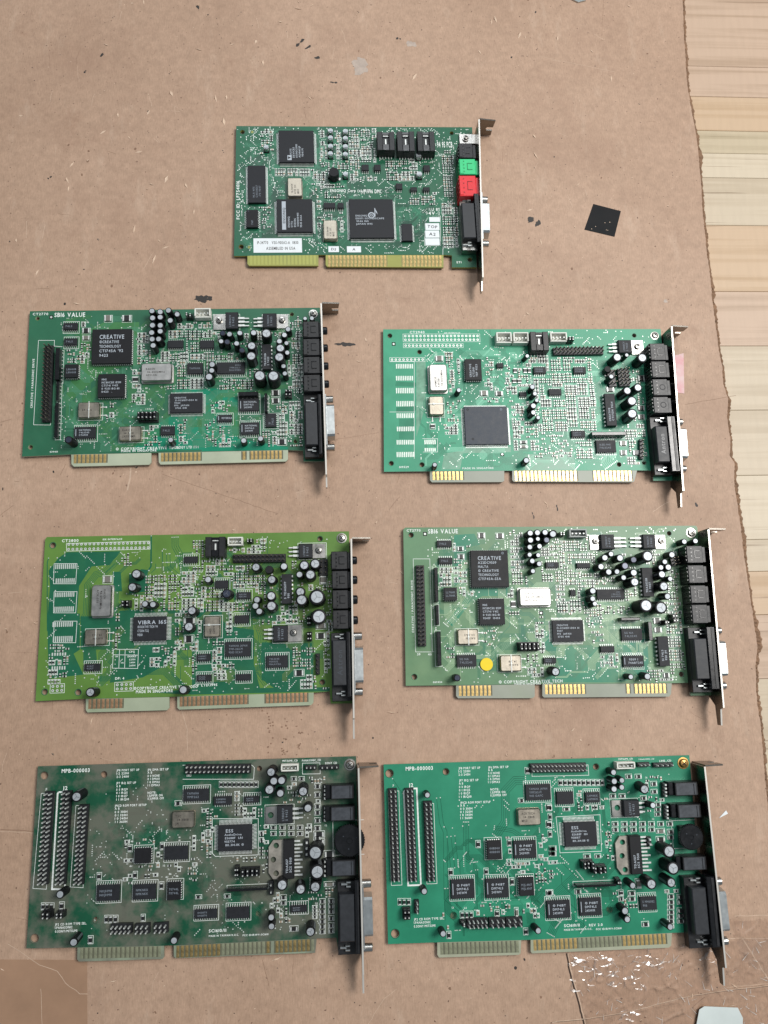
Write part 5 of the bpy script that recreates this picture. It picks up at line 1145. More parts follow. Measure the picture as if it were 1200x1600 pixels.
CARD(3,(-175.28,71.77),0.02422,[
 ('outline',[(0.81,0.15),(182.92,0),(182.8,-103.61),(169.88,-103.18),(169.35,-96.27),(161.1,-96.54),(75.46,-96.2),(28.52,-95.75),(-0.96,-96.18),(-0.18,-1.26)]),
 ('tab',[(27.57,-95.87),(75.46,-96.35),(75.59,-102.52),(74.42,-103.82),(28.83,-103.52),(27.82,-102.08)],'g8.10'),
 ('tab',[(80.03,-96.35),(159.91,-96.15),(159.65,-102.39),(158.26,-103.77),(81.37,-103.75),(80.23,-102.68)],'g16.4g10.1'),
 ('hole',4.48,-4.99,1.73),
 ('hole',4.04,-91.09,1.65),
 ('hole',23.07,-91.94,1.73),
 ('hole',23.29,-15.83,1.3),
 ('hole',165.01,-4.28,1.55),
 ('hole',148.52,-91.74,1.55),
 ('hole',165.12,-90.66,1.55),
 ('screw',178.33,-4.22,2.42,0,'steel'),
 ('text',14.64,-2.33,10.48,1.69,'CT2800',0),
 ('text',39.57,-2,11.54,1.02,'IDE INTERFACE',0),
 ('text',73.39,-90.73,36.93,1.59,'©COPYRIGHT CREATIVE TECHNOLO',0),
 ('text',96.4,-90.16,15.78,1.43,'GY LTD.1995',0),
 ('text',66.79,-92.66,21.22,1.75,'MADE IN SINGAPORE',0),
 ('text',46.58,-84.7,5.19,1.43,'DP: 4',0),
 ('text',53.28,-72.25,4.98,0.97,'ENABLE',0),
 ('text',53.45,-74.02,3.61,0.96,'220H',0),
 ('text',53.5,-75.76,3.61,0.88,'240H',0),
 ('text',53.55,-77.48,3.61,0.97,'260H',0),
 ('text',44.36,-71.98,1.61,0.96,'ON',0),
 ('text',47.69,-75.78,1.61,0.8,'ON',0),
 ('text',53.12,-69.5,4.83,1.13,'CFG',0),
 ('pads',37.44,-6.12,47.1,2.88,20,2,'round',False),
 ('box',[(12.43,-4.06),(61.91,-3.65),(62.2,-8.51),(12.8,-8.71),(12.43,-4.06)],0.3),
 ('pads',12.53,-18.01,12.44,2.84,11,1,'bar',False),
 ('pads',12.71,-26.52,11.5,2.83,10,1,'bar',False),
 ('pads',12.76,-34.83,11.78,2.72,11,1,'bar',False),
 ('pads',12.83,-43.5,11.75,3.11,10,1,'bar',False),
 ('pads',12.47,-52.34,12.26,2.85,10,1,'bar',False),
 ('pads',12.9,-60.99,11.82,3.4,10,1,'bar',False),
 ('pads',11.08,-69.7,8.91,1.77,6,1,'bar',False),
 ('pads',11.24,-77.66,8.48,1.99,6,1,'bar',False),
 ('box',[(5.82,-16.11),(19.24,-16.41),(18.94,-28.49),(5.99,-28.18),(5.82,-16.11)],0.3),
 ('box',[(6.62,-32.9),(19.95,-33.24),(19.68,-45.81),(6.82,-45.47),(6.62,-32.9)],0.3),
 ('box',[(7.45,-50.38),(20.69,-50.74),(20.43,-63.3),(7.65,-62.93),(7.45,-50.38)],0.3),
 ('pads',11.08,-89.34,5.13,2.37,3,2,'round',True),
 ('pads',49.21,-89.55,7.74,2.38,4,2,'round',True),
 ('box',[(42.46,-67.82),(56.94,-68.24),(56.77,-79.34),(42.19,-78.73),(42.46,-67.82)],0.3),
 ('box',[(42.4,-70.96),(56.88,-71.63)],0.3),
 ('box',[(49.21,-68.02),(49.23,-79.03)],0.3),
 ('box',[(45.99,-67.92),(45.87,-78.93)],0.3),
 ('can',35.63,-39.48,11.31,18.45,['RAKON','46.61512MHz','ACK-500'],-90,{}),
 ('xtal',32.84,-60.44,12.19,8.85,'R',['RAKON','14.3CS'],180,{}),
 ('chip',63.8,-56.38,19.35,14.06,'LRTB','qfp',['VIBRA 16S',"©CREATIVE TECH '94",'CT2504-TCQ','9510'],0,{'big': 1,'fw': 0.86,'longpin': 1,'pitch': 0.8}),
 ('chip',31.06,-77.8,9.12,3.98,'TB','so',[],0,{'box': 1}),
 ('chip',87.02,-15.68,8.26,3.72,'TB','so',[],0,{'box': 1}),
 ('cap',56.67,-24.75,2.9,11.3,'std'),
 ('cap',55.18,-32.01,2.7,10.9,'std'),
 ('cap',62.49,-42.79,2.1,9.5,'std'),
 ('cap',66.48,-42.49,2.1,9.5,'std'),
 ('cap',89.9,-47.47,2.7,10.9,'std'),
 ('cap',87.74,-56.68,2.9,11.3,'std'),
 ('cap',33.28,-91.95,2.7,10.9,'std'),
 ('cap',85.3,-92.5,2.6,10.6,'std'),
 ('jumper',50.07,-41.41,4.8,4.23),
 ('smd',37.76,-26.36,5.12,3.74,True),
 ('smd',86.6,-52.34,6.52,3.28,True),
 ('smd',86.37,-62.99,4.88,3.66,True),
 ('sock',102.34,-9.02,12.35,12.15,'black',9),
 ('sock',113.98,-5.56,9.43,4.72,'white',6),
 ('jumper',122.61,-5.28,3.88,2.55),
 ('hdr',113.52,-15.74,142.86,-16.01,13,2,2.5,7,{}),
 ('to220',[164.26,-11.98,7.74,8.88],[156.26,-12.23,8.42,8.82],(164.17,-11.65),145.8,False),
 ('to220',[149.04,-61.49,8.12,9.81],[140.82,-61.44,8.68,9.55],(148.39,-61.16),130.74,False),
 ('cap',127.35,-22.37,2.7,10.8,'std'),
 ('cap',142.85,-21.99,2.4,10.1,'std'),
 ('cap',155.06,-21.23,3,11.6,'std'),
 ('cap',162.24,-21.45,3.2,12.1,'std'),
 ('cap',153.07,-27.45,2.2,9.6,'std'),
 ('cap',159.4,-27.86,3.2,12.1,'std'),
 ('cap',136.64,-29.68,2.7,10.8,'std'),
 ('cap',153.06,-36.83,2.9,11.3,'std'),
 ('cap',135.29,-39.59,2.9,11.3,'std'),
 ('cap',154.41,-43.08,3.5,12.6,'std'),
 ('cap',163.32,-41.51,4.7,15.3,'std'),
 ('cap',127.69,-41.09,2.2,9.6,'std'),
 ('cap',126.24,-44.69,2.2,9.6,'std'),
 ('cap',128.96,-48.4,2.2,9.6,'std'),
 ('cap',136.24,-45.84,3.2,12.1,'std'),
 ('cap',163.17,-52.32,4.5,15.1,'std'),
 ('cap',98.33,-29.2,2.2,9.6,'std'),
 ('cap',110.23,-37.59,2.9,11.3,'dark'),
 ('cap',134.5,-23.37,2.4,10.1,'black'),
 ('chip',144.67,-35,6,17.84,'LR','dip',['S TDA1517P','9511'],90,{}),
 ('chip',105.67,-31.16,7.82,4.66,'TB','so',[],0,{'box': 1}),
 ('chip',118.84,-38.14,8.29,3.99,'TB','so',[],0,{'box': 1}),
 ('chip',117.65,-52.27,8.52,4.59,'TB','so',[],0,{'box': 1}),
 ('chip',95.42,-74.11,8.12,4.05,'TB','so',[],0,{'box': 1}),
 ('chip',95.8,-85.97,8.53,3.57,'TB','so',[],0,{'box': 1}),
 ('chip',118.78,-86.25,8.59,3.57,'TB','so',[],0,{'box': 1}),
 ('xtal',100.47,-56.21,9.07,12.27,'B',['14D','SD04S'],90,{}),
 ('chip',115.54,-69.74,15,8.6,'TB','so',['YAMAHA JAPAN','YMF-262-M','9503 SCAY'],0,{'box': 1}),
 ('chip',138.53,-77.75,12.76,6.94,'TB','so',['74LS245','9505U2','MALAYSIA'],0,{'box': 1}),
 ('hdr',162.64,-75,162.5,-84.86,1,5,2.5,6,{}),
 ('jumper',157.93,-63.59,3,5.43),
 ('jumper',157.72,-54.5,2.38,5.47),
 ('hdr',166.97,-18.96,166.87,-25.53,2,3,2.5,6,{}),
 ('smd',166.63,-29.73,3.57,4.72,True),
 ('smd',164.91,-57.43,5.58,3.23,True),
 ('smd',164.68,-63.4,5.27,3.22,True),
 ('smd',151.44,-84.83,5.03,3.15,True),
 ('jack',176.52,-19.43,9.7,11.17,'black','c',12),
 ('jack',176.67,-31.02,9.47,11.06,'black','c',12),
 ('jack',176.67,-42.72,9.34,11.42,'black','c',12),
 ('jack',176.62,-54.55,9.29,11.3,'black','c',12),
 ('dsub',[176.62,-81.91,11.59,39.61],[175.59,-79.55,8.11,26.14],[(175.91,-64.29),(176.18,-97.25)],'Astron',[180.96,-80.51,2.34,37.58]),
 ('bracket',(183.93,-6.77),(183.05,-111.04),(183.92,-122.95),[[-16.03,-21.88],[-27.8,-33.87],[-39.46,-45.94],[-51.93,-57.89]],[-70.23,-92.18],[-64.34,-96.83]),
 ('field',73.8,-34.78,33.66,22.48,0.85,'smd'),
 ('field',44.68,-57.46,3.23,21.18,0.6,'smd'),
 ('field',56.28,-38.94,4.89,9.94,0.8,'smd'),
 ('field',11.02,-75.4,11.11,23.17,0.8,'smd'),
 ('field',49.02,-14.55,8.22,8.43,0.5,'smd'),
 ('field',70.94,-72.85,14.54,11.3,0.4,'smd'),
 ('field',83.46,-48.57,16.37,41.24,0.6,'smd'),
 ('field',109.77,-25.72,44.55,43.25,0.85,'smd'),
 ('field',149.33,-37.05,43.91,37.49,0.5,'smd'),
 ('field',90.87,-66.8,5.46,39.94,0.5,'smd'),
 ('field',107.71,-65.5,15.52,36.44,0.6,'smd'),
 ('field',154.45,-77,13.81,12.72,0.9,'smd'),
 ('field',160.73,-90.78,17.42,7.2,1,'smd'),
 ('field',168.63,-56.23,4.66,74.96,0.9,'smd'),
 ('field',104.2,-80.9,8.16,12.58,0.8,'smd'),
 ('field',47.18,-51.55,89.05,85.94,0.7,'via'),
 ('field',128.52,-49.36,81.33,89.74,0.7,'via'),
 ('field',60.05,-52.74,63.34,84.38,0.7,'trace'),
 ('field',128.52,-49.36,81.33,89.74,0.8,'trace'),
 ('patch',[(8.1,-12.81),(12.83,-9.38),(44.75,-9.4),(38.46,-17.69),(27.87,-18.28),(21.02,-29.79),(20.5,-46.24),(22.11,-46.29),(22.99,-67.41),(19.5,-69.71),(25.58,-81.89),(5.88,-83.65),(3.43,-49.86),(4.03,-29.37),(2.78,-20.21)],'dark'),
 ('patch',[(50.12,-23.82),(57.41,-20.64),(61.12,-21.14),(61.05,-34.09),(50.47,-35.49)],'dark'),
 ('patch',[(45.09,-45.25),(76.01,-44.42),(80.17,-47.83),(80.52,-66.66),(74.25,-76.99),(59.96,-84.56),(40.88,-87.14),(44.98,-66.44)],'dark'),
 ('patch',[(79.32,-46.16),(91.62,-46.48),(91.94,-69.43),(84.62,-69.22)],'dark'),
 ('patch',[(24.93,-65.85),(32.13,-66.06),(33.3,-75.74),(25.32,-75.5)],'dark'),
 ('patch',[(40.24,-21.92),(45.15,-22.03),(46.35,-33.73),(41.46,-33.61)],'dark'),
 ('patch',[(22.58,-47.93),(46.01,-48.56),(46.64,-68.1),(23.39,-67.42)],'dark'),
 ('patch',[(129.22,-66.26),(159.17,-67.58),(160.21,-94.36),(139.2,-95.02),(129.2,-87.98)],'dark'),
 ('patch',[(87.83,-46.76),(93.3,-45.06),(110.78,-47.37),(112.67,-56.63),(124.62,-58.8),(124.64,-78.84),(128.29,-93.33),(88.58,-94.26)],'dark'),
 ('patch',[(65.31,-93.5),(88.54,-92.04),(169.39,-93.76),(169.35,-96.1),(88.6,-95.41)],'dark'),
 ('trace',[(2.41,-12.68),(1.72,-15.18),(3.71,-55.55),(6.26,-58.86)],1,0.75,0.5),
 ('trace',[(44.77,-10.25),(35.28,-20.13),(29.63,-21.67),(24.23,-29.03),(24.13,-46.34),(21.11,-51.16),(21.73,-65.76)],5,0.9,0.28),
 ('trace',[(128.32,-4.48),(128.31,-32.92)],1,0.75,0.4),
 ('trace',[(129.73,-2.59),(129.72,-14.06)],2,3,0.28),
 ('trace',[(124.62,-55.12),(127.38,-62.55),(126.47,-86.1),(131.02,-92.52)],4,1.1,0.28),
 ('trace',[(75.14,-1.54),(75.26,-7.51),(83.83,-22.93),(83.95,-29.65)],4,1.2,0.28),
 ('trace',[(62.65,-0.43),(62.96,-19.08),(58.39,-26.52)],1,0.75,0.9),
 ('trace',[(135.6,-81.88),(137.41,-88.24),(144.67,-94.75)],7,1.2,0.28),
 ('trace',[(69.51,-9.94),(69.91,-27.64)],1,0.75,0.4),
 ('trace',[(72.03,-11.69),(72.63,-20.15),(78.94,-26.18)],2,2,0.28),
])
CARD(4,(41.43,78.53),0.01035,[
 ('outline',[(1.04,0.17),(187.1,0.3),(188.01,-0.8),(187.97,-105.19),(173.87,-104.92),(174.08,-97.35),(162.4,-97.32),(78.23,-96.38),(29.15,-96.14),(-0.58,-95.92),(-0.11,-1.05)]),
 ('tab',[(29.73,-96.31),(77.79,-96.53),(77.42,-103.56),(76.09,-104.59),(30.73,-103.8),(29.61,-102.4)],'g8.10'),
 ('tab',[(82.48,-96.54),(162.88,-97.42),(161.84,-103.77),(160.54,-105.31),(83.07,-104.4),(82.1,-103.4)],'g10.10g1.1g8.1'),
 ('hole',4.66,-4.57,1.65),
 ('hole',4.72,-90.81,1.73),
 ('hole',169.27,-4.58,1.55),
 ('hole',169.38,-92.16,1.64),
 ('pads',13.39,-3.93,0.09,0,1,1,'fid',False),
 ('pads',84,-53.67,0.09,0,1,1,'fid',False),
 ('screw',183.37,-4.33,2.42,0,'steel'),
 ('text',6.29,-1.66,10.23,1.49,'CT2770',0),
 ('text',24.66,-2.25,18.72,2.8,'SB16 VALUE',0),
 ('text',4.47,-48.6,1.28,32.85,'CREATIVE / PANASONIC DRIVE',90),
 ('text',7.68,-77.5,2.27,1.32,'39',0),
 ('text',14.38,-77.61,2.36,1.32,'40',0),
 ('text',75.38,-94.73,39.15,1.72,'© COPYRIGHT CREATIVE TECH',0),
 ('text',18.62,-94.12,7.38,1.06,'069434',0),
 ('text',77,-96.11,34.89,0.98,'MADE IN SINGAPORE  CT2770',0),
 ('box',[(5.62,-19.49),(15.96,-19.58),(15.94,-76.23),(5.82,-76.07),(5.62,-19.49)],0.3),
 ('hdr',9.51,-25.01,9.59,-71.47,2,20,2.5,8,{}),
 ('sip',18.85,-36.03,2.04,20.62,6),
 ('sip',19.18,-54.14,1.86,11.67,4),
 ('sip',19.42,-74.28,2.33,20.17,6),
 ('chip',25.05,-10.47,9.25,3.9,'TB','so',['74LS'],0,{}),
 ('chip',25.58,-21.09,8.35,3.87,'TB','so',['74LS'],0,{}),
 ('chip',27.67,-41.68,7.92,7.92,'LRB','plcc',[],0,{}),
 ('chip',52.37,-26.38,23.28,22.68,'LRTB','plcc',['CREATIVE','A22DC9509','MALTA','© CREATIVE','TECHNOLOGY','CT1745A-S5A'],0,{'big': 1,'rings': 1}),
 ('chip',52.67,-52.6,15.61,15.67,'LRTB','plcc',['MHS','MC80C31S 1ESM','CT1741 V412','0 9251 BG-81','9540F  10404'],0,{}),
 ('can',79.72,-44.11,19.44,10.81,['RAKON','46.61512MHz','AED-504'],0,{}),
 ('xtal',37.43,-67.6,12.5,8.93,'R',['RAKON','24.0AS'],180,{}),
 ('chip',36.37,-81.78,11.96,6.82,'TB','so',['SG NA','74LS245'],0,{}),
 ('sticker',48.6,-84.1,7.64,7.41,[],'disc','yellow'),
 ('xtal',62.87,-83.72,12.68,9.34,'R',['RAXON','14.318'],180,{}),
 ('jumper',74.36,-73.86,12.94,5.34),
 ('chip',87.36,-82.5,7.68,3.3,'TB','so',[],0,{}),
 ('chip',99.42,-64.86,19.21,13.08,'LRTB','qfp',['CREATIVE','D-SC61017-D04 01','9507','FF0  JAPAN','3706 4141'],0,{}),
 ('chip',92.2,-24.22,8.31,3.46,'TB','so',[],0,{}),
 ('smd',48.76,-5.26,3.93,3.06,True),
 ('smd',60.34,-5.56,4.38,2.98,True),
 ('smd',66.78,-48.06,2.85,3.82,True),
 ('smd',35.19,-13.44,3.46,2.17,True),
 ('smd',35.44,-18.42,3.46,2.59,True),
 ('cap',77.39,-5.5,2.1,9.5,'std'),
 ('cap',81.92,-5.09,2.1,9.5,'std'),
 ('cap',86.85,-5.3,2.1,9.5,'std'),
 ('cap',92.15,-5.16,2.1,9.5,'std'),
 ('cap',77.16,-9.98,2.1,9.5,'std'),
 ('cap',82.3,-9.21,1.6,8.2,'std'),
 ('cap',87.43,-10.31,2.1,9.5,'dark'),
 ('cap',77.05,-14.21,1.9,9.1,'std'),
 ('cap',82.18,-13.64,1.9,9.1,'std'),
 ('cap',76.27,-18.26,1.7,8.6,'std'),
 ('cap',81.48,-18.7,1.7,8.4,'std'),
 ('cap',78.23,-23.03,1.9,9.1,'std'),
 ('cap',82.15,-23.83,1.9,9.1,'std'),
 ('cap',78.31,-28.68,1.7,8.6,'std'),
 ('cap',29.24,-91.56,2.1,9.5,'dark'),
 ('cap',87.96,-88.54,2.7,10.9,'std'),
 ('jumper',98.44,-5.29,3.89,2.42),
 ('sock',108.55,-4.86,10.78,4.68,'grey',6),
 ('to220',[120.87,-10.17,6.93,8.82],[127.55,-10.24,8.58,9.26],(120.62,-9.49),140.38,False),
 ('to220',[162.5,-10.22,5.8,8.38],[154.22,-10.28,8.14,9.01],(162.96,-9.49),142.88,False),
 ('cap',91.71,-5.5,2.4,10.1,'std'),
 ('cap',127.39,-18.6,1.9,9.1,'std'),
 ('cap',123.52,-21.22,2.2,9.6,'std'),
 ('cap',132.6,-20.88,2.4,10.1,'std'),
 ('cap',140.99,-21.85,2.2,9.6,'dark'),
 ('cap',148.34,-20.88,3.6,12.8,'std'),
 ('cap',174.82,-11.03,1.9,9.1,'std'),
 ('cap',181.71,-11.46,1.9,9.1,'std'),
 ('cap',165.8,-18.97,2.2,9.6,'std'),
 ('cap',161.41,-23.49,1.9,9.1,'std'),
 ('cap',157.83,-27.49,1.9,9.1,'std'),
 ('cap',163.09,-27.6,2.2,9.6,'std'),
 ('cap',120.05,-26.44,2.2,9.6,'std'),
 ('cap',124.69,-29.34,2.2,9.6,'std'),
 ('cap',130.52,-28.96,1.9,9.1,'std'),
 ('cap',135.11,-26.25,2.4,10.1,'dark'),
 ('cap',140.43,-30.31,2.4,10.1,'std'),
 ('cap',134.3,-33,1.9,9.1,'std'),
 ('cap',157.89,-32.12,2.5,10.3,'std'),
 ('cap',163.24,-34.21,1.8,8.8,'std'),
 ('cap',139.48,-36.3,2.9,11.3,'std'),
 ('cap',157.78,-38.5,3,11.6,'std'),
 ('cap',160.37,-44.41,2.2,9.6,'std'),
 ('cap',114.69,-41.35,2.2,9.6,'std'),
 ('cap',113.8,-45.72,1.9,9.1,'std'),
 ('cap',115.26,-49.27,1.7,8.6,'std'),
 ('cap',144.93,-50.92,4.1,14.1,'std'),
 ('cap',154.6,-51.26,3.8,13.3,'std'),
 ('cap',134.18,-92.62,1.8,8.8,'std'),
 ('cap',144.35,-92.33,2.2,9.6,'std'),
 ('chip',151.08,-35.7,6.68,17.94,'LR','dip',['TEA2025B','S 9507'],90,{}),
 ('chip',127.92,-42.84,17.4,6.21,'TB','so',['CREATIVE','CT1748-1','9517'],180,{}),
 ('chip',104.23,-41.67,3.4,3.62,'TB','so',[],0,{}),
 ('chip',123.49,-76.23,8.68,3.72,'TB','so',[],0,{}),
 ('chip',139.39,-67.58,13.12,7.13,'TB','so',['SG NA','74LS245'],0,{}),
 ('chip',139.12,-83.67,13.03,6.57,'TB','so',['9509 I','74ABT245'],0,{'barl': 1,'box': 1}),
 ('chip',157.61,-78,6.58,17.92,'LR','dip',['SI 74LS','9511 JH'],90,{}),
 ('sip',137.77,-58.31,11.89,1.88,6),
 ('sip',149.65,-65.86,2.42,11.39,6),
 ('chip',111.91,-24.74,8.43,3.09,'TB','so',[],0,{}),
 ('smd',156.56,-59.52,4.41,3.32,True),
 ('smd',156.6,-64.96,4.41,2.83,True),
 ('smd',159.62,-92.51,3.39,2.59,True),
 ('jumper',165.55,-58.25,3.7,5.63),
 ('jumper',159.9,-60.66,2.92,3.09),
 ('hdr',169.92,-20.47,170.57,-24.36,2,3,2.5,6,{}),
 ('jack',178.83,-19.62,10.3,11.05,'black','c',12),
 ('jack',178.67,-31.81,10.25,11.42,'black','c',12),
 ('jack',178.84,-44.13,9.91,11.3,'black','c',12),
 ('jack',178.73,-56.09,9.95,11.66,'black','c',12),
 ('dsub',[179.21,-83.47,12.29,38.81],[177.45,-82.82,8.13,24.18],[(179.46,-66.89),(178.85,-98.94)],'',[183.94,-82.39,4.97,36.94]),
 ('bracket',(188.21,-4.47),(187.3,-111.65),(186.83,-122.11),[[-15.77,-21.81],[-27.92,-34.19],[-39.95,-46.63],[-51.86,-58.01]],[-71.78,-93.97],[-66.17,-99.09]),
 ('field',36.22,-26.81,11.24,31.84,0.6,'smd'),
 ('field',71.36,-19.32,9.62,33.92,0.8,'smd'),
 ('field',92.7,-22.6,14.07,24.36,0.9,'smd'),
 ('field',108.3,-31.08,28.47,51.18,1,'smd'),
 ('field',145.6,-34.93,60.38,40.64,0.6,'smd'),
 ('field',169.19,-53.54,13.84,77.47,0.9,'smd'),
 ('field',67,-46.47,6.93,17.02,0.6,'smd'),
 ('field',27.28,-75.74,6.77,9.1,0.6,'smd'),
 ('field',78.86,-84.42,10.27,14.88,0.7,'smd'),
 ('field',51.4,-68.21,8.55,10.02,0.4,'smd'),
 ('field',116.36,-64.34,9.71,15.07,0.5,'smd'),
 ('field',124.74,-83.22,11.59,7.43,0.6,'smd'),
 ('field',158.52,-91.68,22.34,8.35,0.8,'smd'),
 ('field',27.46,-30.25,11.21,12.86,0.8,'smd'),
 ('field',82.42,-66.1,5.17,21.84,0.4,'smd'),
 ('field',56.3,-48.94,83.63,91.56,0.8,'via'),
 ('field',133.38,-48.03,86.39,94.65,0.9,'via'),
 ('field',57.16,-48.95,81.92,91.57,0.9,'trace'),
 ('field',133.88,-48.04,87.38,94.65,1,'trace'),
 ('patch',[(31.76,-4.74),(44.45,-3.95),(47.67,-10.97),(38.89,-12.65),(39.1,-30.81),(31.33,-30.73),(31.12,-10.85)],'teal'),
 ('patch',[(22.76,-28.93),(38.2,-31.66),(37.86,-41.05),(32.85,-36.74),(23.39,-36.64)],'teal'),
 ('patch',[(39.71,-37.66),(63.93,-37.92),(63.69,-43.05),(48.14,-42.87),(41.12,-46.19),(28.61,-61.2),(25.3,-57.81),(40.48,-40.23)],'teal'),
 ('patch',[(83.37,-64.48),(90.28,-64.58),(89.85,-72.13),(92.86,-79.69),(82.83,-74.53)],'teal'),
 ('patch',[(112.97,-56.75),(131.78,-53.19),(133.04,-62.7),(149.66,-62.93),(149.33,-91.07),(131.51,-96.3),(81.75,-95.4),(93.72,-86.41),(90.59,-74.3),(112.82,-73.7),(117.91,-70.03)],'teal'),
 ('trace',[(126.75,-55.03),(127.89,-66.41),(131.5,-70.23),(129.72,-94.42)],4,0.9,0.28),
 ('trace',[(46.33,-88.02),(60.5,-75.02),(69.34,-69.31)],6,0.7,0.28),
 ('trace',[(26.05,-61.17),(37.62,-47.84),(41.24,-42.79)],5,0.9,0.28),
])
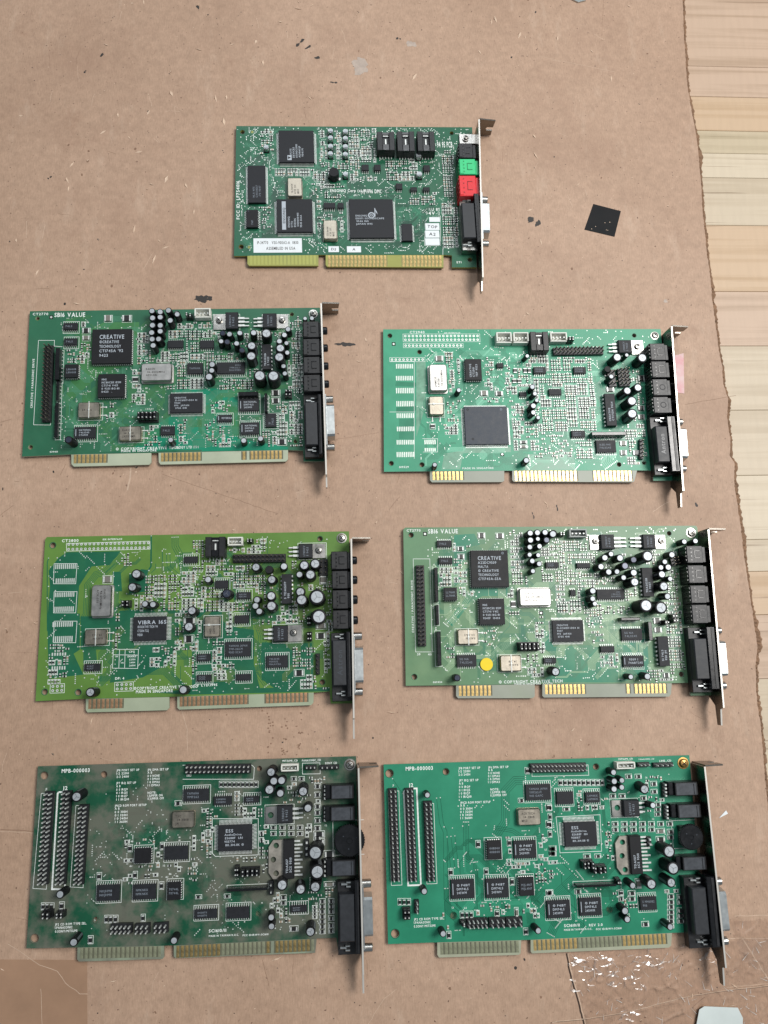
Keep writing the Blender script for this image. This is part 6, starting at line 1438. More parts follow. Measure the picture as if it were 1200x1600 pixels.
CARD(5,(-169.81,-60.72),0.01736,[
 ('outline',[(0,0),(181.94,0),(182.49,-105.42),(170.24,-105.28),(169.19,-97.73),(158.26,-97.58),(76.29,-97.68),(27.65,-96.45),(-0.58,-95.73)]),
 ('tab',[(26.85,-96.49),(73.84,-97.65),(74.01,-103.44),(73.06,-104.38),(28,-103.64),(26.98,-102.46)],'d20'),
 ('tab',[(79.15,-97.81),(158.26,-97.66),(157.34,-104.95),(80.13,-104.24),(79.3,-103.29)],'g10d10g1.1g8d1'),
 ('hole',3.79,-5.18,2.24),
 ('hole',37.2,-5.6,1.87),
 ('hole',36.46,-82.88,1.68),
 ('hole',3.44,-90.85,2.33),
 ('hole',125.66,-5.16,1.56),
 ('hole',125.58,-83.3,1.56),
 ('screw',178.19,-4.49,2.53,0,'steel'),
 ('hdr',8.29,-14.7,7.49,-61.38,2,20,2.5,8,{}),
 ('hdr',17.9,-14.7,17,-61.76,2,20,2.5,8,{}),
 ('hdr',27.59,-22.49,26.78,-62.15,2,17,2.5,8,{}),
 ('box',[(12.43,-14.41),(19.09,-14.63),(18.44,-66.17),(11.53,-65.89),(11.89,-15.2),(12.43,-14.41)],0.9),
 ('box',[(2.76,-14.73),(8.9,-14.94),(8.44,-65.77),(1.12,-65.08),(2.76,-14.73)],0.3),
 ('box',[(22.36,-22.01),(29.01,-22.24),(28.44,-65.79),(21.4,-65.12),(22.36,-22.01)],0.3),
 ('text',50.66,-3.56,12.82,1.23,'JP8 PORT SET UP',0),
 ('text',47.73,-5.28,6.83,1.24,'1-2 220H',0),
 ('text',47.8,-7.08,6.83,1.23,'2-3 240H',0),
 ('text',49.91,-10.59,11.1,1.22,'JP7 IRQ SET UP',0),
 ('text',45.62,-12.25,2.37,1.23,'A B',0),
 ('text',47.67,-14.11,6.33,1.23,'0 0 IRQ9',0),
 ('text',47.74,-15.9,6.33,1.22,'0 1 IRQ5',0),
 ('text',47.81,-17.7,6.33,1.22,'1 0 IRQ7',0),
 ('text',48.27,-19.5,7.11,1.22,'1 1 IRQ10',0),
 ('text',52.89,-22.9,17.76,1.21,'JP1CD ROM PORT SETUP',0),
 ('text',45.42,-24.42,2.66,1.21,'A B',0),
 ('text',47.7,-26.27,7.08,1.22,'0 0 300H',0),
 ('text',47.76,-28.05,7.08,1.21,'0 1 320H',0),
 ('text',47.84,-29.82,7.07,1.21,'1 0 340H',0),
 ('text',47.91,-31.59,7.07,1.21,'1 1 360H',0),
 ('text',67.72,-3.77,11.87,1.24,'JP6 DMA SET UP',0),
 ('text',63.12,-5.36,2.54,1.23,'A B',0),
 ('text',65.29,-7.15,6.76,1.24,'0 0 NONE',0),
 ('text',65.34,-8.88,6.77,1.24,'0 1 DMA0',0),
 ('text',65.4,-10.6,6.76,1.23,'1 0 DMA1',0),
 ('text',65.46,-12.32,6.75,1.23,'1 1 DMA3',0),
 ('text',67.18,-16.39,9.95,1.23,'NOTE:        ',0),
 ('text',66.47,-17.99,8.41,1.23,'1.JUMPER ON',0),
 ('text',66.9,-19.63,9.16,1.22,'0.JUMPER OFF',0),
 ('text',22.7,-84.21,17.15,1.23,'JP2 CD ROM TYPE SEL.',0),
 ('text',18.93,-85.89,9.42,1.23,'1.PANASONIC',0),
 ('text',20.31,-87.78,11.98,1.22,'0.SONY/MITSUMI',0),
 ('text',21.3,-2.88,15.65,2.13,'MPB-000003',0),
 ('text',15.85,-12.29,2.91,2.03,'J2',0),
 ('text',5.36,-12.43,1.5,1.05,'J1',0),
 ('text',103.04,-91.08,10.08,1.61,'SC1610/11',0),
 ('text',106.57,-93.73,16.54,0.96,'MADE IN TAIWAN R.O.C.',0),
 ('text',124.15,-94.16,14.28,0.97,'FCC ID:IRWV-SC1610',0),
 ('text',143.38,-1.27,8.78,1.05,'MITSUMI_CD',0),
 ('text',155.8,-1.43,10.99,1.14,'PANASONIC_CD',0),
 ('text',167.24,-3.28,7.01,1.14,'SONY CD',0),
 ('cap',26.11,-15.21,2.9,11.3,'std'),
 ('cap',19.42,-66.5,2.3,9.9,'std'),
 ('cap',27.53,-90.25,2.3,9.9,'std'),
 ('cap',80.76,-92.44,2.1,9.4,'std'),
 ('chip',42.7,-68.46,12.47,8.22,'TB','so',[],0,{'box': 1}),
 ('chip',62.62,-68.72,12.7,7.77,'TB','so',[],0,{'box': 1}),
 ('chip',79.62,-48.93,13.12,7.13,'TB','so',[],0,{'box': 1}),
 ('chip',61.38,-49.47,9.05,7.86,'LRTB','plcc',[],0,{'box': 1}),
 ('chip',79.18,-68.53,7.38,9.07,'LRTB','plcc',[],0,{'box': 1}),
 ('hdr',46.32,-87.01,55.61,-87.18,5,2,2.5,7,{}),
 ('hdr',59.63,-87.58,65.01,-87.58,3,2,2.5,7,{}),
 ('hdr',69.83,-87.64,75.06,-87.56,3,2,2.5,7,{}),
 ('jumper',10.89,-77.77,5.18,4.15),
 ('jumper',18.05,-78.07,4.38,3.41),
 ('smd',7.32,-74.62,1.38,2.77,True),
 ('smd',9.58,-74.72,1.37,2.76,True),
 ('smd',11.92,-74.82,1.37,2.77,True),
 ('smd',17.35,-74.66,1.78,3.08,True),
 ('smd',42.04,-82.59,1.38,3.07,True),
 ('smd',44.43,-82.69,1.46,3.07,True),
 ('smd',47.03,-82.8,1.47,3.07,True),
 ('smd',61.99,-82.78,1.47,2.85,True),
 ('smd',33.81,-92.79,1.78,3.26,True),
 ('smd',53.54,-45.97,1.66,3.01,True),
 ('smd',71.42,-45.53,1.5,3.19,True),
 ('smd',71.63,-66.4,1.48,3.13,True),
 ('smd',37.03,-60.08,1.63,2.89,True),
 ('smd',56.86,-60.27,1.48,2.98,True),
 ('smd',85.28,-6.18,1.45,2.88,True),
 ('smd',79.69,-22.66,2.95,1.87,True),
 ('xtal',83.34,-31,12.51,8.82,'',['TXC','14.31818','JA'],0,{}),
 ('hdr',84.96,-3.85,119.79,-4.61,15,2,2.5,7,{}),
 ('box',[(81.63,-1.87),(121.42,-3.11),(122.78,-4.46),(122.38,-10.94),(81.82,-9.63)],0.3),
 ('chip',90.08,-18.22,14.36,6.55,'TB','so',['YAMAHA','YMF262'],0,{'box': 1}),
 ('chip',105.22,-21.79,10.16,4.67,'TB','so',[],0,{}),
 ('chip',121.68,-21.71,8.61,3.41,'TB','so',[],0,{'box': 1}),
 ('chip',112.52,-41.99,19.11,13.94,'LRTB','qfp',['ESS','AudioDrive','ES688F  LRI','95E774','BK.314.11K ©'],0,{'longpin': 1,'big': 1,'pitch': 0.75}),
 ('box',[(99.09,-31.78),(125.23,-32.69),(125.36,-52.23),(101.21,-52.15),(99.43,-50.42),(99.09,-31.78)],0.3),
 ('to220',[132.84,-30.75,6.31,9.33],[140.65,-30.13,8.84,9.53],(132.44,-30.74),150.89,True),
 ('heatic',[135.66,-54.64,8.45,20.78],[142.87,-54.25,6.13,20.67],[(135.64,-47.18),(134.07,-54.62),(135.68,-61.97)],151.09),
 ('cap',133.75,-5.62,2.7,10.9,'std'),
 ('cap',134.43,-10.62,2.5,10.4,'std'),
 ('cap',139.27,-11.37,2.5,10.4,'std'),
 ('cap',132.34,-15.45,2.9,11.4,'std'),
 ('cap',138.2,-17.53,2.4,10.1,'std'),
 ('cap',151.36,-16.08,2.9,11.4,'std'),
 ('cap',154.18,-26.42,2.5,10.4,'std'),
 ('cap',158.94,-49.32,4.1,14.1,'std'),
 ('cap',158.45,-59.02,4.1,14.1,'std'),
 ('cap',158.5,-66.95,3.1,11.6,'std'),
 ('cap',139,-66.17,3.1,11.6,'std'),
 ('cap',149.11,-68.66,2.9,11.4,'std'),
 ('cap',155.17,-90.04,2.7,10.9,'std'),
 ('cap',133.13,-83.07,2,9.1,'std'),
 ('cap',133.57,-87.07,2,9.1,'std'),
 ('jumper',121.36,-60.23,10.37,4.57),
 ('jumper',113.92,-59.45,2.42,5.54),
 ('sip',119.7,-68.93,22.25,1.22,6),
 ('chip',96.68,-81.58,12.47,4.68,'TB','so',[],0,{'box': 1}),
 ('chip',114.54,-81.72,12.61,5.9,'TB','so',[],0,{'box': 1}),
 ('chip',148.38,-81.1,9.25,3.5,'TB','so',[],0,{'box': 1,'longpin': 1}),
 ('sock',143.56,-4.58,9.61,4.29,'white',7),
 ('hdr',153.23,-5.03,157.71,-5.09,3,1,2.5,6,{}),
 ('hdr',162.19,-5.31,170.53,-5.32,4,1,2.5,6,{}),
 ('box',[(150.57,-2.89),(160.74,-3.03),(160.87,-9.14),(150.55,-8.99),(150.57,-2.89)],0.3),
 ('jack',173.68,-18.42,13.35,8.07,'black','plain',8),
 ('hdr',163.78,-15.82,163.55,-22.21,1,4,3,5,{'fat': 1}),
 ('jack',173.66,-30.17,13.92,8.16,'black','plain',8),
 ('hdr',163.68,-27.57,163.44,-34.07,1,4,3,5,{'fat': 1}),
 ('jack',173.8,-59.22,13.56,8.87,'black','plain',8),
 ('hdr',163.42,-56.37,163.18,-63.62,1,4,3,5,{'fat': 1}),
 ('hdr',153.01,-45.85,152.98,-52.08,1,3,3,5,{'fat': 1}),
 ('hdr',132.98,-67.47,132.99,-71.13,1,2,3,6,{}),
 ('wheel',177.28,-44.76,8.55),
 ('dsub',[176.42,-85.7,12.44,37.89],[175.36,-84.1,8.58,24.26],[(175.22,-67.9),(174.33,-100.65)],'',[181.01,-83.53,2.41,37.74]),
 ('bracket',(182.92,-4.9),(183.64,-112.37),(184.73,-123.23),[],[-73.33,-95.5],[-68.03,-101.28]),
 ('smd',103.92,-13.17,1.42,2.58,True),
 ('smd',106.41,-13.25,1.42,2.57,True),
 ('smd',108.9,-13.33,1.42,2.57,True),
 ('smd',111.39,-13.41,1.43,2.58,True),
 ('smd',113.88,-13.49,1.42,2.58,True),
 ('smd',116.38,-13.58,1.42,2.58,True),
 ('smd',118.88,-13.66,1.43,2.58,True),
 ('smd',121.38,-13.74,1.43,2.58,True),
 ('smd',123.88,-13.82,1.43,2.58,True),
 ('smd',159.31,-15.92,2.7,1.9,True),
 ('smd',159.28,-20.66,2.7,1.89,True),
 ('smd',159.23,-27.09,2.69,1.88,True),
 ('smd',159.21,-30.5,2.68,1.88,True),
 ('smd',159.18,-34.75,2.68,1.87,True),
 ('smd',159.14,-38.99,2.68,1.86,True),
 ('smd',159.11,-44.06,2.67,1.86,True),
 ('smd',159.09,-46.58,2.67,1.85,True),
 ('smd',133.92,-37.67,2.4,1.35,True),
 ('smd',138.98,-37.85,2.4,1.35,True),
 ('smd',144.05,-38.03,2.4,1.35,True),
 ('smd',149.12,-38.21,2.41,1.36,True),
 ('smd',133.94,-41.04,2.39,1.35,True),
 ('smd',138.99,-41.22,2.39,1.34,True),
 ('smd',144.05,-41.41,2.39,1.34,True),
 ('smd',149.11,-41.59,2.4,1.35,True),
 ('smd',161.59,-78.15,2.46,1.63,True),
 ('smd',161.56,-80.84,2.46,1.63,True),
 ('smd',161.55,-83.46,2.46,1.63,True),
 ('smd',161.52,-86.15,2.45,1.63,True),
 ('smd',161.5,-88.74,2.45,1.62,True),
 ('smd',161.48,-91.34,2.45,1.62,True),
 ('smd',161.46,-94.01,2.44,1.62,True),
 ('smd',166.56,-78.34,2.2,1.64,True),
 ('smd',166.53,-81.05,2.2,1.63,True),
 ('smd',166.5,-83.66,2.2,1.63,True),
 ('smd',166.46,-87.33,2.19,1.63,True),
 ('smd',166.42,-90.98,2.19,1.62,True),
 ('smd',166.4,-93.82,2.18,1.62,True),
 ('smd',160.01,-42.32,5.35,2.53,True),
 ('smd',159.98,-46.53,5.34,2.53,True),
 ('smd',165.8,-53.26,5.16,2.93,True),
 ('smd',165.72,-69.26,5.3,1.65,True),
 ('smd',145.48,-91.83,3.92,1.86,True),
 ('smd',139.68,-75.2,2.45,1.63,True),
 ('smd',139.69,-78.06,2.44,1.63,True),
 ('smd',145.6,-11.38,2.25,1.47,True),
 ('smd',150.1,-11.52,2.25,1.47,True),
 ('smd',92.24,-73.07,2.59,1.22,True),
 ('smd',108.24,-73.31,2.6,1.23,True),
 ('field',97.84,-35.15,4.41,35.43,0.8,'smd'),
 ('field',151.62,-17.92,25.22,14.66,0.5,'smd'),
 ('field',144.86,-45.36,38.22,18.53,0.5,'smd'),
 ('field',138.22,-80.78,12.25,16.34,0.5,'smd'),
 ('field',70.11,-53.24,39.88,23.77,0.22,'smd'),
 ('field',161,-83.74,15.82,23.71,0.6,'smd'),
 ('field',97.48,-39.4,8.8,26.89,0.5,'smd'),
 ('field',114.04,-24.38,5.33,12.8,0.9,'smd'),
 ('field',122.98,-29.38,12.45,5.1,0.7,'smd'),
 ('field',153.75,-39.81,15.19,6.78,0.7,'smd'),
 ('field',128.44,-49.77,5.3,25.11,0.5,'smd'),
 ('field',121.44,-55.82,17.59,5.82,0.4,'smd'),
 ('field',155.73,-83.16,5.26,6.53,0.5,'smd'),
 ('field',60.88,-48.08,58.13,33.38,0.4,'via'),
 ('field',124.23,-54.9,72.19,76.62,0.5,'via'),
 ('field',60.2,-52.24,61.34,80.74,0.9,'trace'),
 ('field',127.79,-55.44,79.3,77.46,0.7,'trace'),
])
CARD(6,(28.25,-62.40),0.01520,[
 ('outline',[(0,0),(184.62,0),(183.68,-105.15),(175.99,-106.1),(175.8,-98.26),(164.89,-97.98),(79.9,-98.27),(28.48,-97.39),(0.51,-97.15)]),
 ('tab',[(28.48,-97.46),(76.62,-98.29),(75.9,-105.14),(74.74,-105.87),(29.23,-105.34),(28.26,-103.9)],'d20'),
 ('tab',[(82.05,-98.36),(164.89,-98.07),(163.8,-104.74),(162.28,-105.78),(82.51,-105.42),(81.71,-104.45)],'g10d10g10.1'),
 ('hole',3.4,-5.13,2.33),
 ('hole',36.74,-5.12,1.87),
 ('hole',38.2,-83.75,1.87),
 ('hole',4.69,-91.88,2.33),
 ('hole',126.91,-4.97,1.8),
 ('hole',129.15,-83.98,1.8),
 ('screw',180.28,-4.37,2.6,0,'brass'),
 ('hdr',4.8,-14.45,5.62,-62.33,2,20,2.5,8,{}),
 ('hdr',14.52,-14.59,15.32,-62.69,2,20,2.5,8,{}),
 ('hdr',25.07,-22.1,25.64,-62.92,2,17,2.5,8,{}),
 ('box',[(12.84,-14.02),(19.16,-13.97),(20.04,-66.77),(12.74,-66.74),(11.48,-15.81),(12.84,-14.02)],0.9),
 ('box',[(2.31,-14.86),(8.61,-15.06),(9.15,-66.36),(3.07,-66.37),(2.31,-14.86)],0.3),
 ('box',[(22.95,-22.4),(28.82,-22.58),(29.36,-66.33),(23.5,-66.34),(22.95,-22.4)],0.3),
 ('text',50.71,-3.42,12.9,1.26,'JP8 PORT SET UP',0),
 ('text',47.63,-5.18,6.87,1.26,'1-2 220H',0),
 ('text',47.56,-7.03,6.86,1.26,'2-3 240H',0),
 ('text',50.03,-10.3,11.52,1.26,'JP7 IRQ SET UP',0),
 ('text',45.42,-12.01,2.46,1.25,'A B',0),
 ('text',47.41,-13.92,6.57,1.25,'0 0 IRQ9',0),
 ('text',47.33,-15.76,6.57,1.25,'0 1 IRQ5',0),
 ('text',47.26,-17.59,6.56,1.25,'1 0 IRQ7',0),
 ('text',47.59,-19.44,7.38,1.25,'1 1 IRQ10',0),
 ('text',53.45,-22.78,17.92,1.24,'JP1CD ROM PORT SETUP',0),
 ('text',45.76,-24.28,2.68,1.24,'A B',0),
 ('text',47.92,-26.1,7.15,1.24,'0 0 300H',0),
 ('text',47.85,-27.84,7.15,1.24,'0 1 320H',0),
 ('text',47.78,-29.57,7.14,1.24,'1 0 340H',0),
 ('text',47.71,-31.3,7.13,1.23,'1 1 360H',0),
 ('text',67.98,-3.42,12.15,1.27,'JP6 DMA SET UP',0),
 ('text',63.13,-4.96,2.6,1.27,'A B',0),
 ('text',65.22,-6.72,6.93,1.26,'0 0 NONE',0),
 ('text',65.14,-8.4,6.92,1.27,'0 1 DMA0',0),
 ('text',65.06,-10.09,6.92,1.26,'1 0 DMA1',0),
 ('text',64.97,-11.76,6.91,1.26,'1 1 DMA3',0),
 ('text',67.9,-15.89,10.49,1.26,'NOTE:        ',0),
 ('text',67.02,-17.54,8.87,1.26,'1.JUMPER ON',0),
 ('text',67.34,-19.22,9.67,1.26,'0.JUMPER OFF',0),
 ('text',24.26,-84.84,17.5,1.25,'JP2 CD ROM TYPE SEL.',0),
 ('text',20.26,-86.57,9.61,1.25,'1.PANASONIC',0),
 ('text',21.51,-88.5,12.22,1.25,'0.SONY/MITSUMI',0),
 ('text',20.99,-2.72,16.06,2.18,'MPB-000003',0),
 ('text',15.74,-11.99,3.07,2.08,'J2',0),
 ('text',5.36,-11.79,1.58,1,'J1',0),
 ('text',106.43,-91.6,10.07,1.52,'SC1610/11',0),
 ('text',120.42,-91.92,9.09,1.36,'REV 2.0',0),
 ('text',109.88,-93.87,16.33,1.02,'MADE IN TAIWAN R.O.C.',0),
 ('text',127.9,-94.26,15,1.01,'FCC ID:IRWV-SC1610',0),
 ('text',145.29,-1,9.78,0.92,'MITSUMI_CD',0),
 ('text',158.02,-1.46,9.81,0.74,'PANASONIC_CD',0),
 ('text',169.49,-2.71,7.38,1.11,'LINE_CD',0),
 ('cap',24.47,-16.66,1.8,8.7,'std'),
 ('cap',20.97,-68.13,1.9,8.9,'std'),
 ('cap',30.65,-90.57,1.9,8.9,'std'),
 ('cap',84.05,-90.99,1.9,8.9,'std'),
 ('chip',90.62,-17.94,14.94,8.76,'TB','so',['YAMAHA JAPAN','YMF262-M','9411 GAFC'],0,{'box': 1}),
 ('xtal',84.07,-31.22,13.37,9.03,'',['ACKTECH','14.31818','MHZ'],0,{}),
 ('chip',62.72,-48.55,8.25,10.24,'LRTB','plcc',[],0,{'box': 1}),
 ('chip',80.46,-68.87,8.48,9.78,'LRTB','plcc',[],0,{'box': 1}),
 ('chip',81,-49.25,13.22,9.58,'TB','so',['© P418T','DM74LS','245WM'],0,{'box': 1,'barl': 1}),
 ('chip',43.76,-69.21,13.41,10.17,'TB','so',['© P418T','DM74LS','245WM'],0,{'box': 1,'barl': 1}),
 ('chip',63.73,-69.57,13.23,10.2,'TB','so',['© P418T','DM74LS','245WM'],0,{'box': 1,'barl': 1}),
 ('hdr',46.47,-87.44,56.04,-87.52,5,2,2.5,7,{}),
 ('hdr',59.6,-87.66,65.8,-87.76,3,2,2.5,7,{}),
 ('hdr',69.37,-87.75,75.77,-87.77,3,2,2.5,7,{}),
 ('jumper',11.18,-80.56,4.45,5.8),
 ('hdr',17.18,-75.17,17.04,-79.83,1,3,2.5,7,{}),
 ('jumper',43.11,-86.69,3.38,2.32),
 ('smd',7.72,-75.2,1.36,2.6,True),
 ('smd',10.19,-75.3,1.54,2.6,True),
 ('smd',12.7,-75.4,1.45,2.6,True),
 ('smd',43.26,-83.38,1.54,2.75,True),
 ('smd',45.83,-83.48,1.54,2.75,True),
 ('smd',48.36,-83.58,1.46,2.75,True),
 ('smd',63.31,-83.35,1.72,2.53,True),
 ('smd',35.17,-93.76,1.53,2.96,True),
 ('smd',79.42,-93.73,1.72,2.75,True),
 ('smd',54.02,-45.86,1.75,3.09,True),
 ('smd',58.05,-60.9,1.57,2.73,True),
 ('smd',37.52,-60.46,1.73,3.05,True),
 ('smd',72.34,-45.68,1.57,3.1,True),
 ('smd',72.86,-66.83,1.65,3.2,True),
 ('smd',85.2,-6,1.79,2.78,True),
 ('smd',80.72,-22.61,2.66,1.66,True),
 ('smd',97.59,-27.14,1.34,2.33,True),
 ('smd',97.28,-32.24,1.33,2.9,True),
 ('smd',97,-36.79,1.33,2.89,True),
 ('smd',96.69,-41.72,1.33,2.87,True),
 ('smd',97.52,-49.74,3.09,1.64,True),
 ('smd',97.36,-52.27,3.09,1.79,True),
 ('smd',94.05,-73.81,2.62,1.75,True),
 ('smd',74.59,-83.36,1.3,4.19,True),
 ('hdr',87.65,-4.31,119.09,-4.7,15,2,2.5,7,{}),
 ('box',[(88.26,-3.2),(122.13,-3.73),(122.19,-9.66),(87.91,-9.28),(88.26,-3.2)],0.3),
 ('chip',106.47,-21.61,10.03,6.88,'TB','so',[],0,{'box': 1}),
 ('chip',123.01,-21.86,8.63,5.64,'TB','so',[],0,{'box': 1}),
 ('chip',114.17,-41.89,18.97,13.34,'LRTB','qfp',['ESS','AudioDrive','ES688F  IIH','95B18T','BK.314.118 ©'],0,{'longpin': 1,'big': 1,'pitch': 0.75}),
 ('box',[(100.91,-32.42),(127.33,-32.12),(126.79,-52.34),(102.02,-52.34),(100.91,-32.42)],0.3),
 ('to220',[138.07,-28.77,7.04,9.2],[145.17,-28.43,9.39,9.15],(137.58,-28.27),154.06,True),
 ('heatic',[139.11,-54.5,9.04,20.98],[145.59,-54.09,6.83,20.88],[(138.96,-47.33),(138.09,-54.78),(139.38,-62.42)],155.83),
 ('cap',134.22,-7.11,1.9,9,'std'),
 ('cap',134.22,-12.08,2,9.2,'std'),
 ('cap',139.41,-11.6,1.8,8.7,'std'),
 ('cap',133.84,-16.88,2,9.2,'std'),
 ('cap',139.07,-15.87,1.8,8.7,'std'),
 ('cap',151.78,-16.34,2.8,11,'std'),
 ('cap',156.02,-26.75,1.9,9,'std'),
 ('cap',162.16,-51.02,3.6,12.8,'std'),
 ('cap',163.48,-60.07,3.6,12.8,'std'),
 ('cap',161.88,-67.73,2.8,11,'std'),
 ('cap',150.86,-68.28,3,11.6,'std'),
 ('cap',140.08,-68.68,2,9.2,'std'),
 ('cap',135.06,-82.3,2.2,9.8,'std'),
 ('cap',135.79,-87.1,2,9.2,'std'),
 ('cap',160.02,-91.6,2,9.2,'std'),
 ('jumper',116.66,-58.33,7.01,4.72),
 ('jumper',123.25,-61.07,8.41,4.54),
 ('sip',120.74,-69.43,23.14,1.19,6),
 ('chip',98.78,-82.11,13.49,9.34,'TB','so',['© P418T','DM74LS','245WM'],0,{'box': 1,'barl': 1}),
 ('chip',117.39,-81.48,12.9,9.37,'TB','so',['© P418T','DM74LS','245WM'],0,{'box': 1,'barl': 1}),
 ('chip',151.58,-81.06,9.72,7.11,'TB','so',['S MM6082','916'],0,{'box': 1}),
 ('sock',143.12,-4.09,11.06,4.06,'white',7),
 ('hdr',152.63,-4.27,157.48,-4.23,3,1,2.5,6,{}),
 ('hdr',162.58,-4.75,171.63,-4.74,4,1,2.5,6,{}),
 ('jack',177.6,-17.88,13.78,7.87,'black','plain',8),
 ('hdr',166.57,-15.87,166.31,-21.98,1,4,3,5,{'fat': 1}),
 ('jack',178.23,-30.3,13.9,7.96,'black','plain',8),
 ('hdr',166.42,-28.25,166.14,-34.48,1,4,3,5,{'fat': 1}),
 ('jack',178.55,-58.98,14.22,7.77,'black','plain',8),
 ('hdr',154.56,-46.02,154.61,-48.65,1,2,3,5,{'fat': 1}),
 ('jumper',134.04,-68.2,2.61,3.76),
 ('wheel',177.76,-44.62,6.98),
 ('dsub',[181.7,-85.75,19.6,37.76],[177.71,-83.44,8.37,24.71],[(178.3,-68.14),(179.31,-100.92)],'',[184.66,-83.75,4.65,37.21]),
 ('bracket',(187.07,-4.86),(188.48,-112.6),(188.51,-123.37),[],[-73.12,-96.04],[-69.47,-101.28]),
 ('smd',104.66,-13.31,1.54,2.7,True),
 ('smd',107.44,-13.39,1.53,2.7,True),
 ('smd',110.23,-13.48,1.54,2.71,True),
 ('smd',113.02,-13.56,1.54,2.7,True),
 ('smd',115.82,-13.65,1.54,2.71,True),
 ('smd',118.6,-13.73,1.54,2.7,True),
 ('smd',121.4,-13.82,1.54,2.71,True),
 ('smd',124.2,-13.9,1.54,2.71,True),
 ('smd',127,-13.99,1.55,2.71,True),
 ('smd',129.8,-14.07,1.55,2.72,True),
 ('smd',136.03,-37.44,2.69,1.59,True),
 ('smd',141.5,-37.62,2.69,1.6,True),
 ('smd',146.98,-37.8,2.7,1.6,True),
 ('smd',152.47,-37.98,2.7,1.6,True),
 ('smd',157.96,-38.17,2.7,1.61,True),
 ('smd',163.46,-38.36,2.7,1.6,True),
 ('smd',168.97,-38.53,2.7,1.6,True),
 ('smd',135.78,-40.63,2.69,1.59,True),
 ('smd',141.25,-40.82,2.69,1.6,True),
 ('smd',146.72,-41,2.69,1.59,True),
 ('smd',152.2,-41.18,2.7,1.6,True),
 ('smd',157.68,-41.37,2.69,1.59,True),
 ('smd',165.89,-78.33,2.86,1.72,True),
 ('smd',165.62,-81.34,2.85,1.72,True),
 ('smd',165.38,-83.92,2.84,1.71,True),
 ('smd',165.12,-86.75,2.84,1.71,True),
 ('smd',164.88,-89.31,2.84,1.71,True),
 ('smd',164.67,-91.61,2.84,1.7,True),
 ('smd',164.43,-94.16,2.84,1.7,True),
 ('smd',171.72,-78.82,3.14,1.72,True),
 ('smd',171.46,-81.57,3.14,1.72,True),
 ('smd',171.03,-86.12,3.14,1.72,True),
 ('smd',170.77,-88.86,3.12,1.71,True),
 ('smd',170.5,-91.68,3.12,1.7,True),
 ('smd',162.97,-42.26,4.34,1.77,True),
 ('smd',162.58,-46.69,4.33,1.77,True),
 ('smd',168.97,-42.82,2.9,1.6,True),
 ('smd',168.68,-45.88,2.89,1.5,True),
 ('smd',147.08,-70.69,2.37,4.33,True),
 ('smd',149.48,-92.62,3.3,1.86,True),
 ('smd',136.49,-75.26,1.89,2.15,True),
 ('smd',136.24,-78.48,1.89,1.72,True),
 ('smd',142.86,-75.73,3.31,1.72,True),
 ('smd',142.61,-78.73,3.31,1.72,True),
 ('smd',161.2,-15.66,2.93,1.82,True),
 ('smd',161.1,-20.11,2.91,1.63,True),
 ('smd',154.28,-23.51,2.71,1.63,True),
 ('smd',146.27,-11.03,2.92,1.64,True),
 ('smd',152.11,-11.2,2.92,1.64,True),
 ('smd',96.86,-26.93,2.38,3.12,True),
 ('smd',96.28,-36.25,2.37,3.09,True),
 ('smd',97.72,-49.72,3.5,1.75,True),
 ('smd',97.55,-52.47,3.48,2,True),
 ('smd',111.12,-73.65,2.81,1.72,True),
 ('smd',94.46,-73.53,3.27,1.88,True),
 ('smd',107.29,-28.16,3.35,1.33,True),
 ('smd',117.88,-54.6,3.32,1.31,True),
 ('smd',124.29,-54.82,2.85,1.31,True),
 ('smd',135.71,-21.75,2.89,1.44,True),
 ('smd',141.5,-21.94,2.9,1.44,True),
 ('smd',162.6,-27.38,2.91,1.61,True),
 ('smd',162.36,-30.08,2.91,1.61,True),
 ('smd',162.12,-32.76,2.9,1.61,True),
 ('field',115.89,-23.71,3.85,12.12,0.8,'smd'),
 ('field',161.83,-25.32,11.68,27.96,0.55,'smd'),
 ('field',152.03,-43.9,45.27,16.86,0.5,'smd'),
 ('field',134.12,-19.09,9.68,11.74,0.4,'smd'),
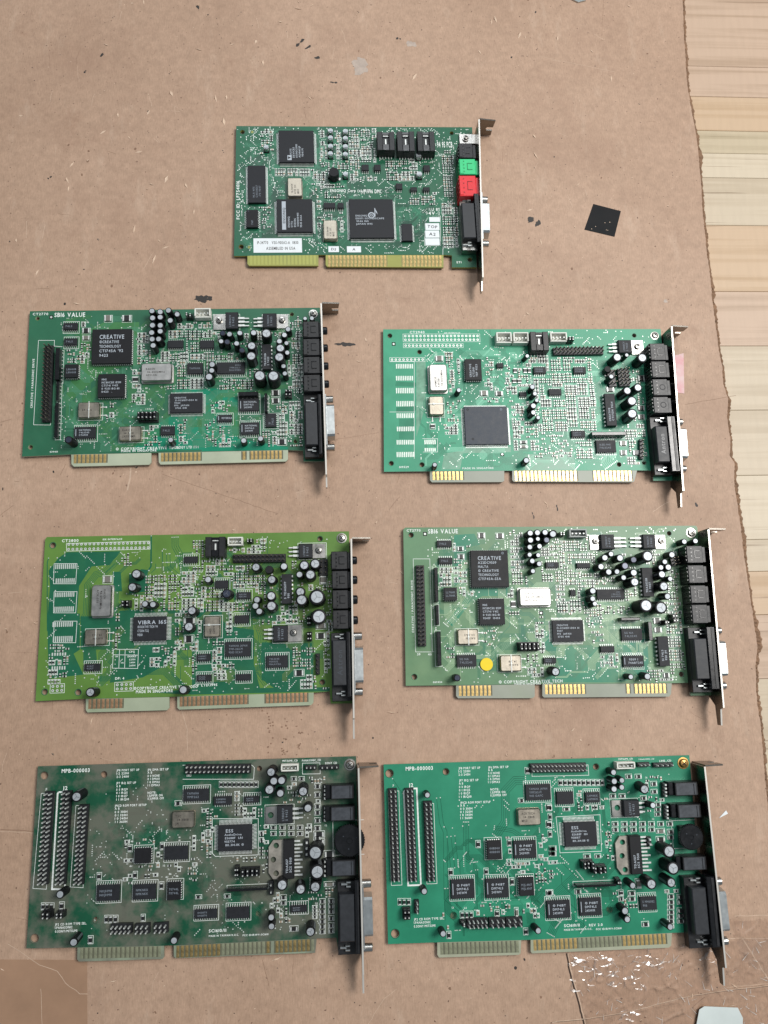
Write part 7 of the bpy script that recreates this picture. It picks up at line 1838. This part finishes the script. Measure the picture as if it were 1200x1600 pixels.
 ('field',140.01,-78.53,15.15,11.18,0.6,'smd'),
 ('field',168.5,-84.79,12.37,19.78,0.6,'smd'),
 ('field',84.53,-55.21,28.99,26,0.22,'smd'),
 ('field',64.35,-84.22,65.61,11.08,0.15,'smd'),
 ('field',124.26,-28.03,10.58,2.24,0.8,'smd'),
 ('field',132.72,-46.8,4.31,7.94,0.6,'smd'),
 ('field',132.02,-55.82,6.2,3.94,0.5,'smd'),
 ('field',153.15,-55.44,5.27,20.22,0.5,'smd'),
 ('field',66.42,-50.81,65.69,73.18,0.3,'via'),
 ('field',131.94,-50.07,78.36,80.96,0.35,'via'),
 ('field',65.18,-67.16,66.1,57.76,0.7,'trace'),
 ('field',126.63,-56.56,68.52,76.1,0.5,'trace'),
 ('trace',[(5.09,-8.11),(10.16,-15.77),(11.02,-16.63)],1,0.75,0.28),
 ('trace',[(30.67,-19.74),(31.95,-33.83),(33.96,-38.82),(33.11,-75.08),(42.72,-82.58)],2,2.2,0.28),
 ('trace',[(36.05,-41.34),(37.6,-58.44)],3,2.3,0.28),
 ('trace',[(45.98,-33.47),(45.16,-53.87),(48.98,-56.43)],4,1,0.28),
 ('trace',[(83.98,-9.22),(76.82,-9.01),(69.33,-15.93),(68.46,-33.39),(62.82,-40.62)],5,1.1,0.28),
 ('trace',[(50.75,-55.69),(51.31,-62.97),(50.52,-81.31)],3,0.8,0.28),
 ('trace',[(81.13,-76.13),(87.68,-83.57),(96.71,-92.65)],9,0.8,0.28),
 ('trace',[(94.71,-63.42),(91.68,-66.77)],5,0.75,0.28),
 ('trace',[(63.81,-38.19),(74.3,-40.19),(79.42,-43.65),(94.33,-45.81)],3,1,0.28),
 ('trace',[(77.92,-71.2),(88.69,-81.22)],8,0.9,0.28),
 ('trace',[(110.85,-62.27),(93.97,-75.48)],8,0.9,0.28),
 ('trace',[(96.03,-87.53),(91.84,-94.99)],6,0.9,0.28),
 ('trace',[(103.46,-88.26),(111.38,-95.79)],6,0.9,0.28),
])
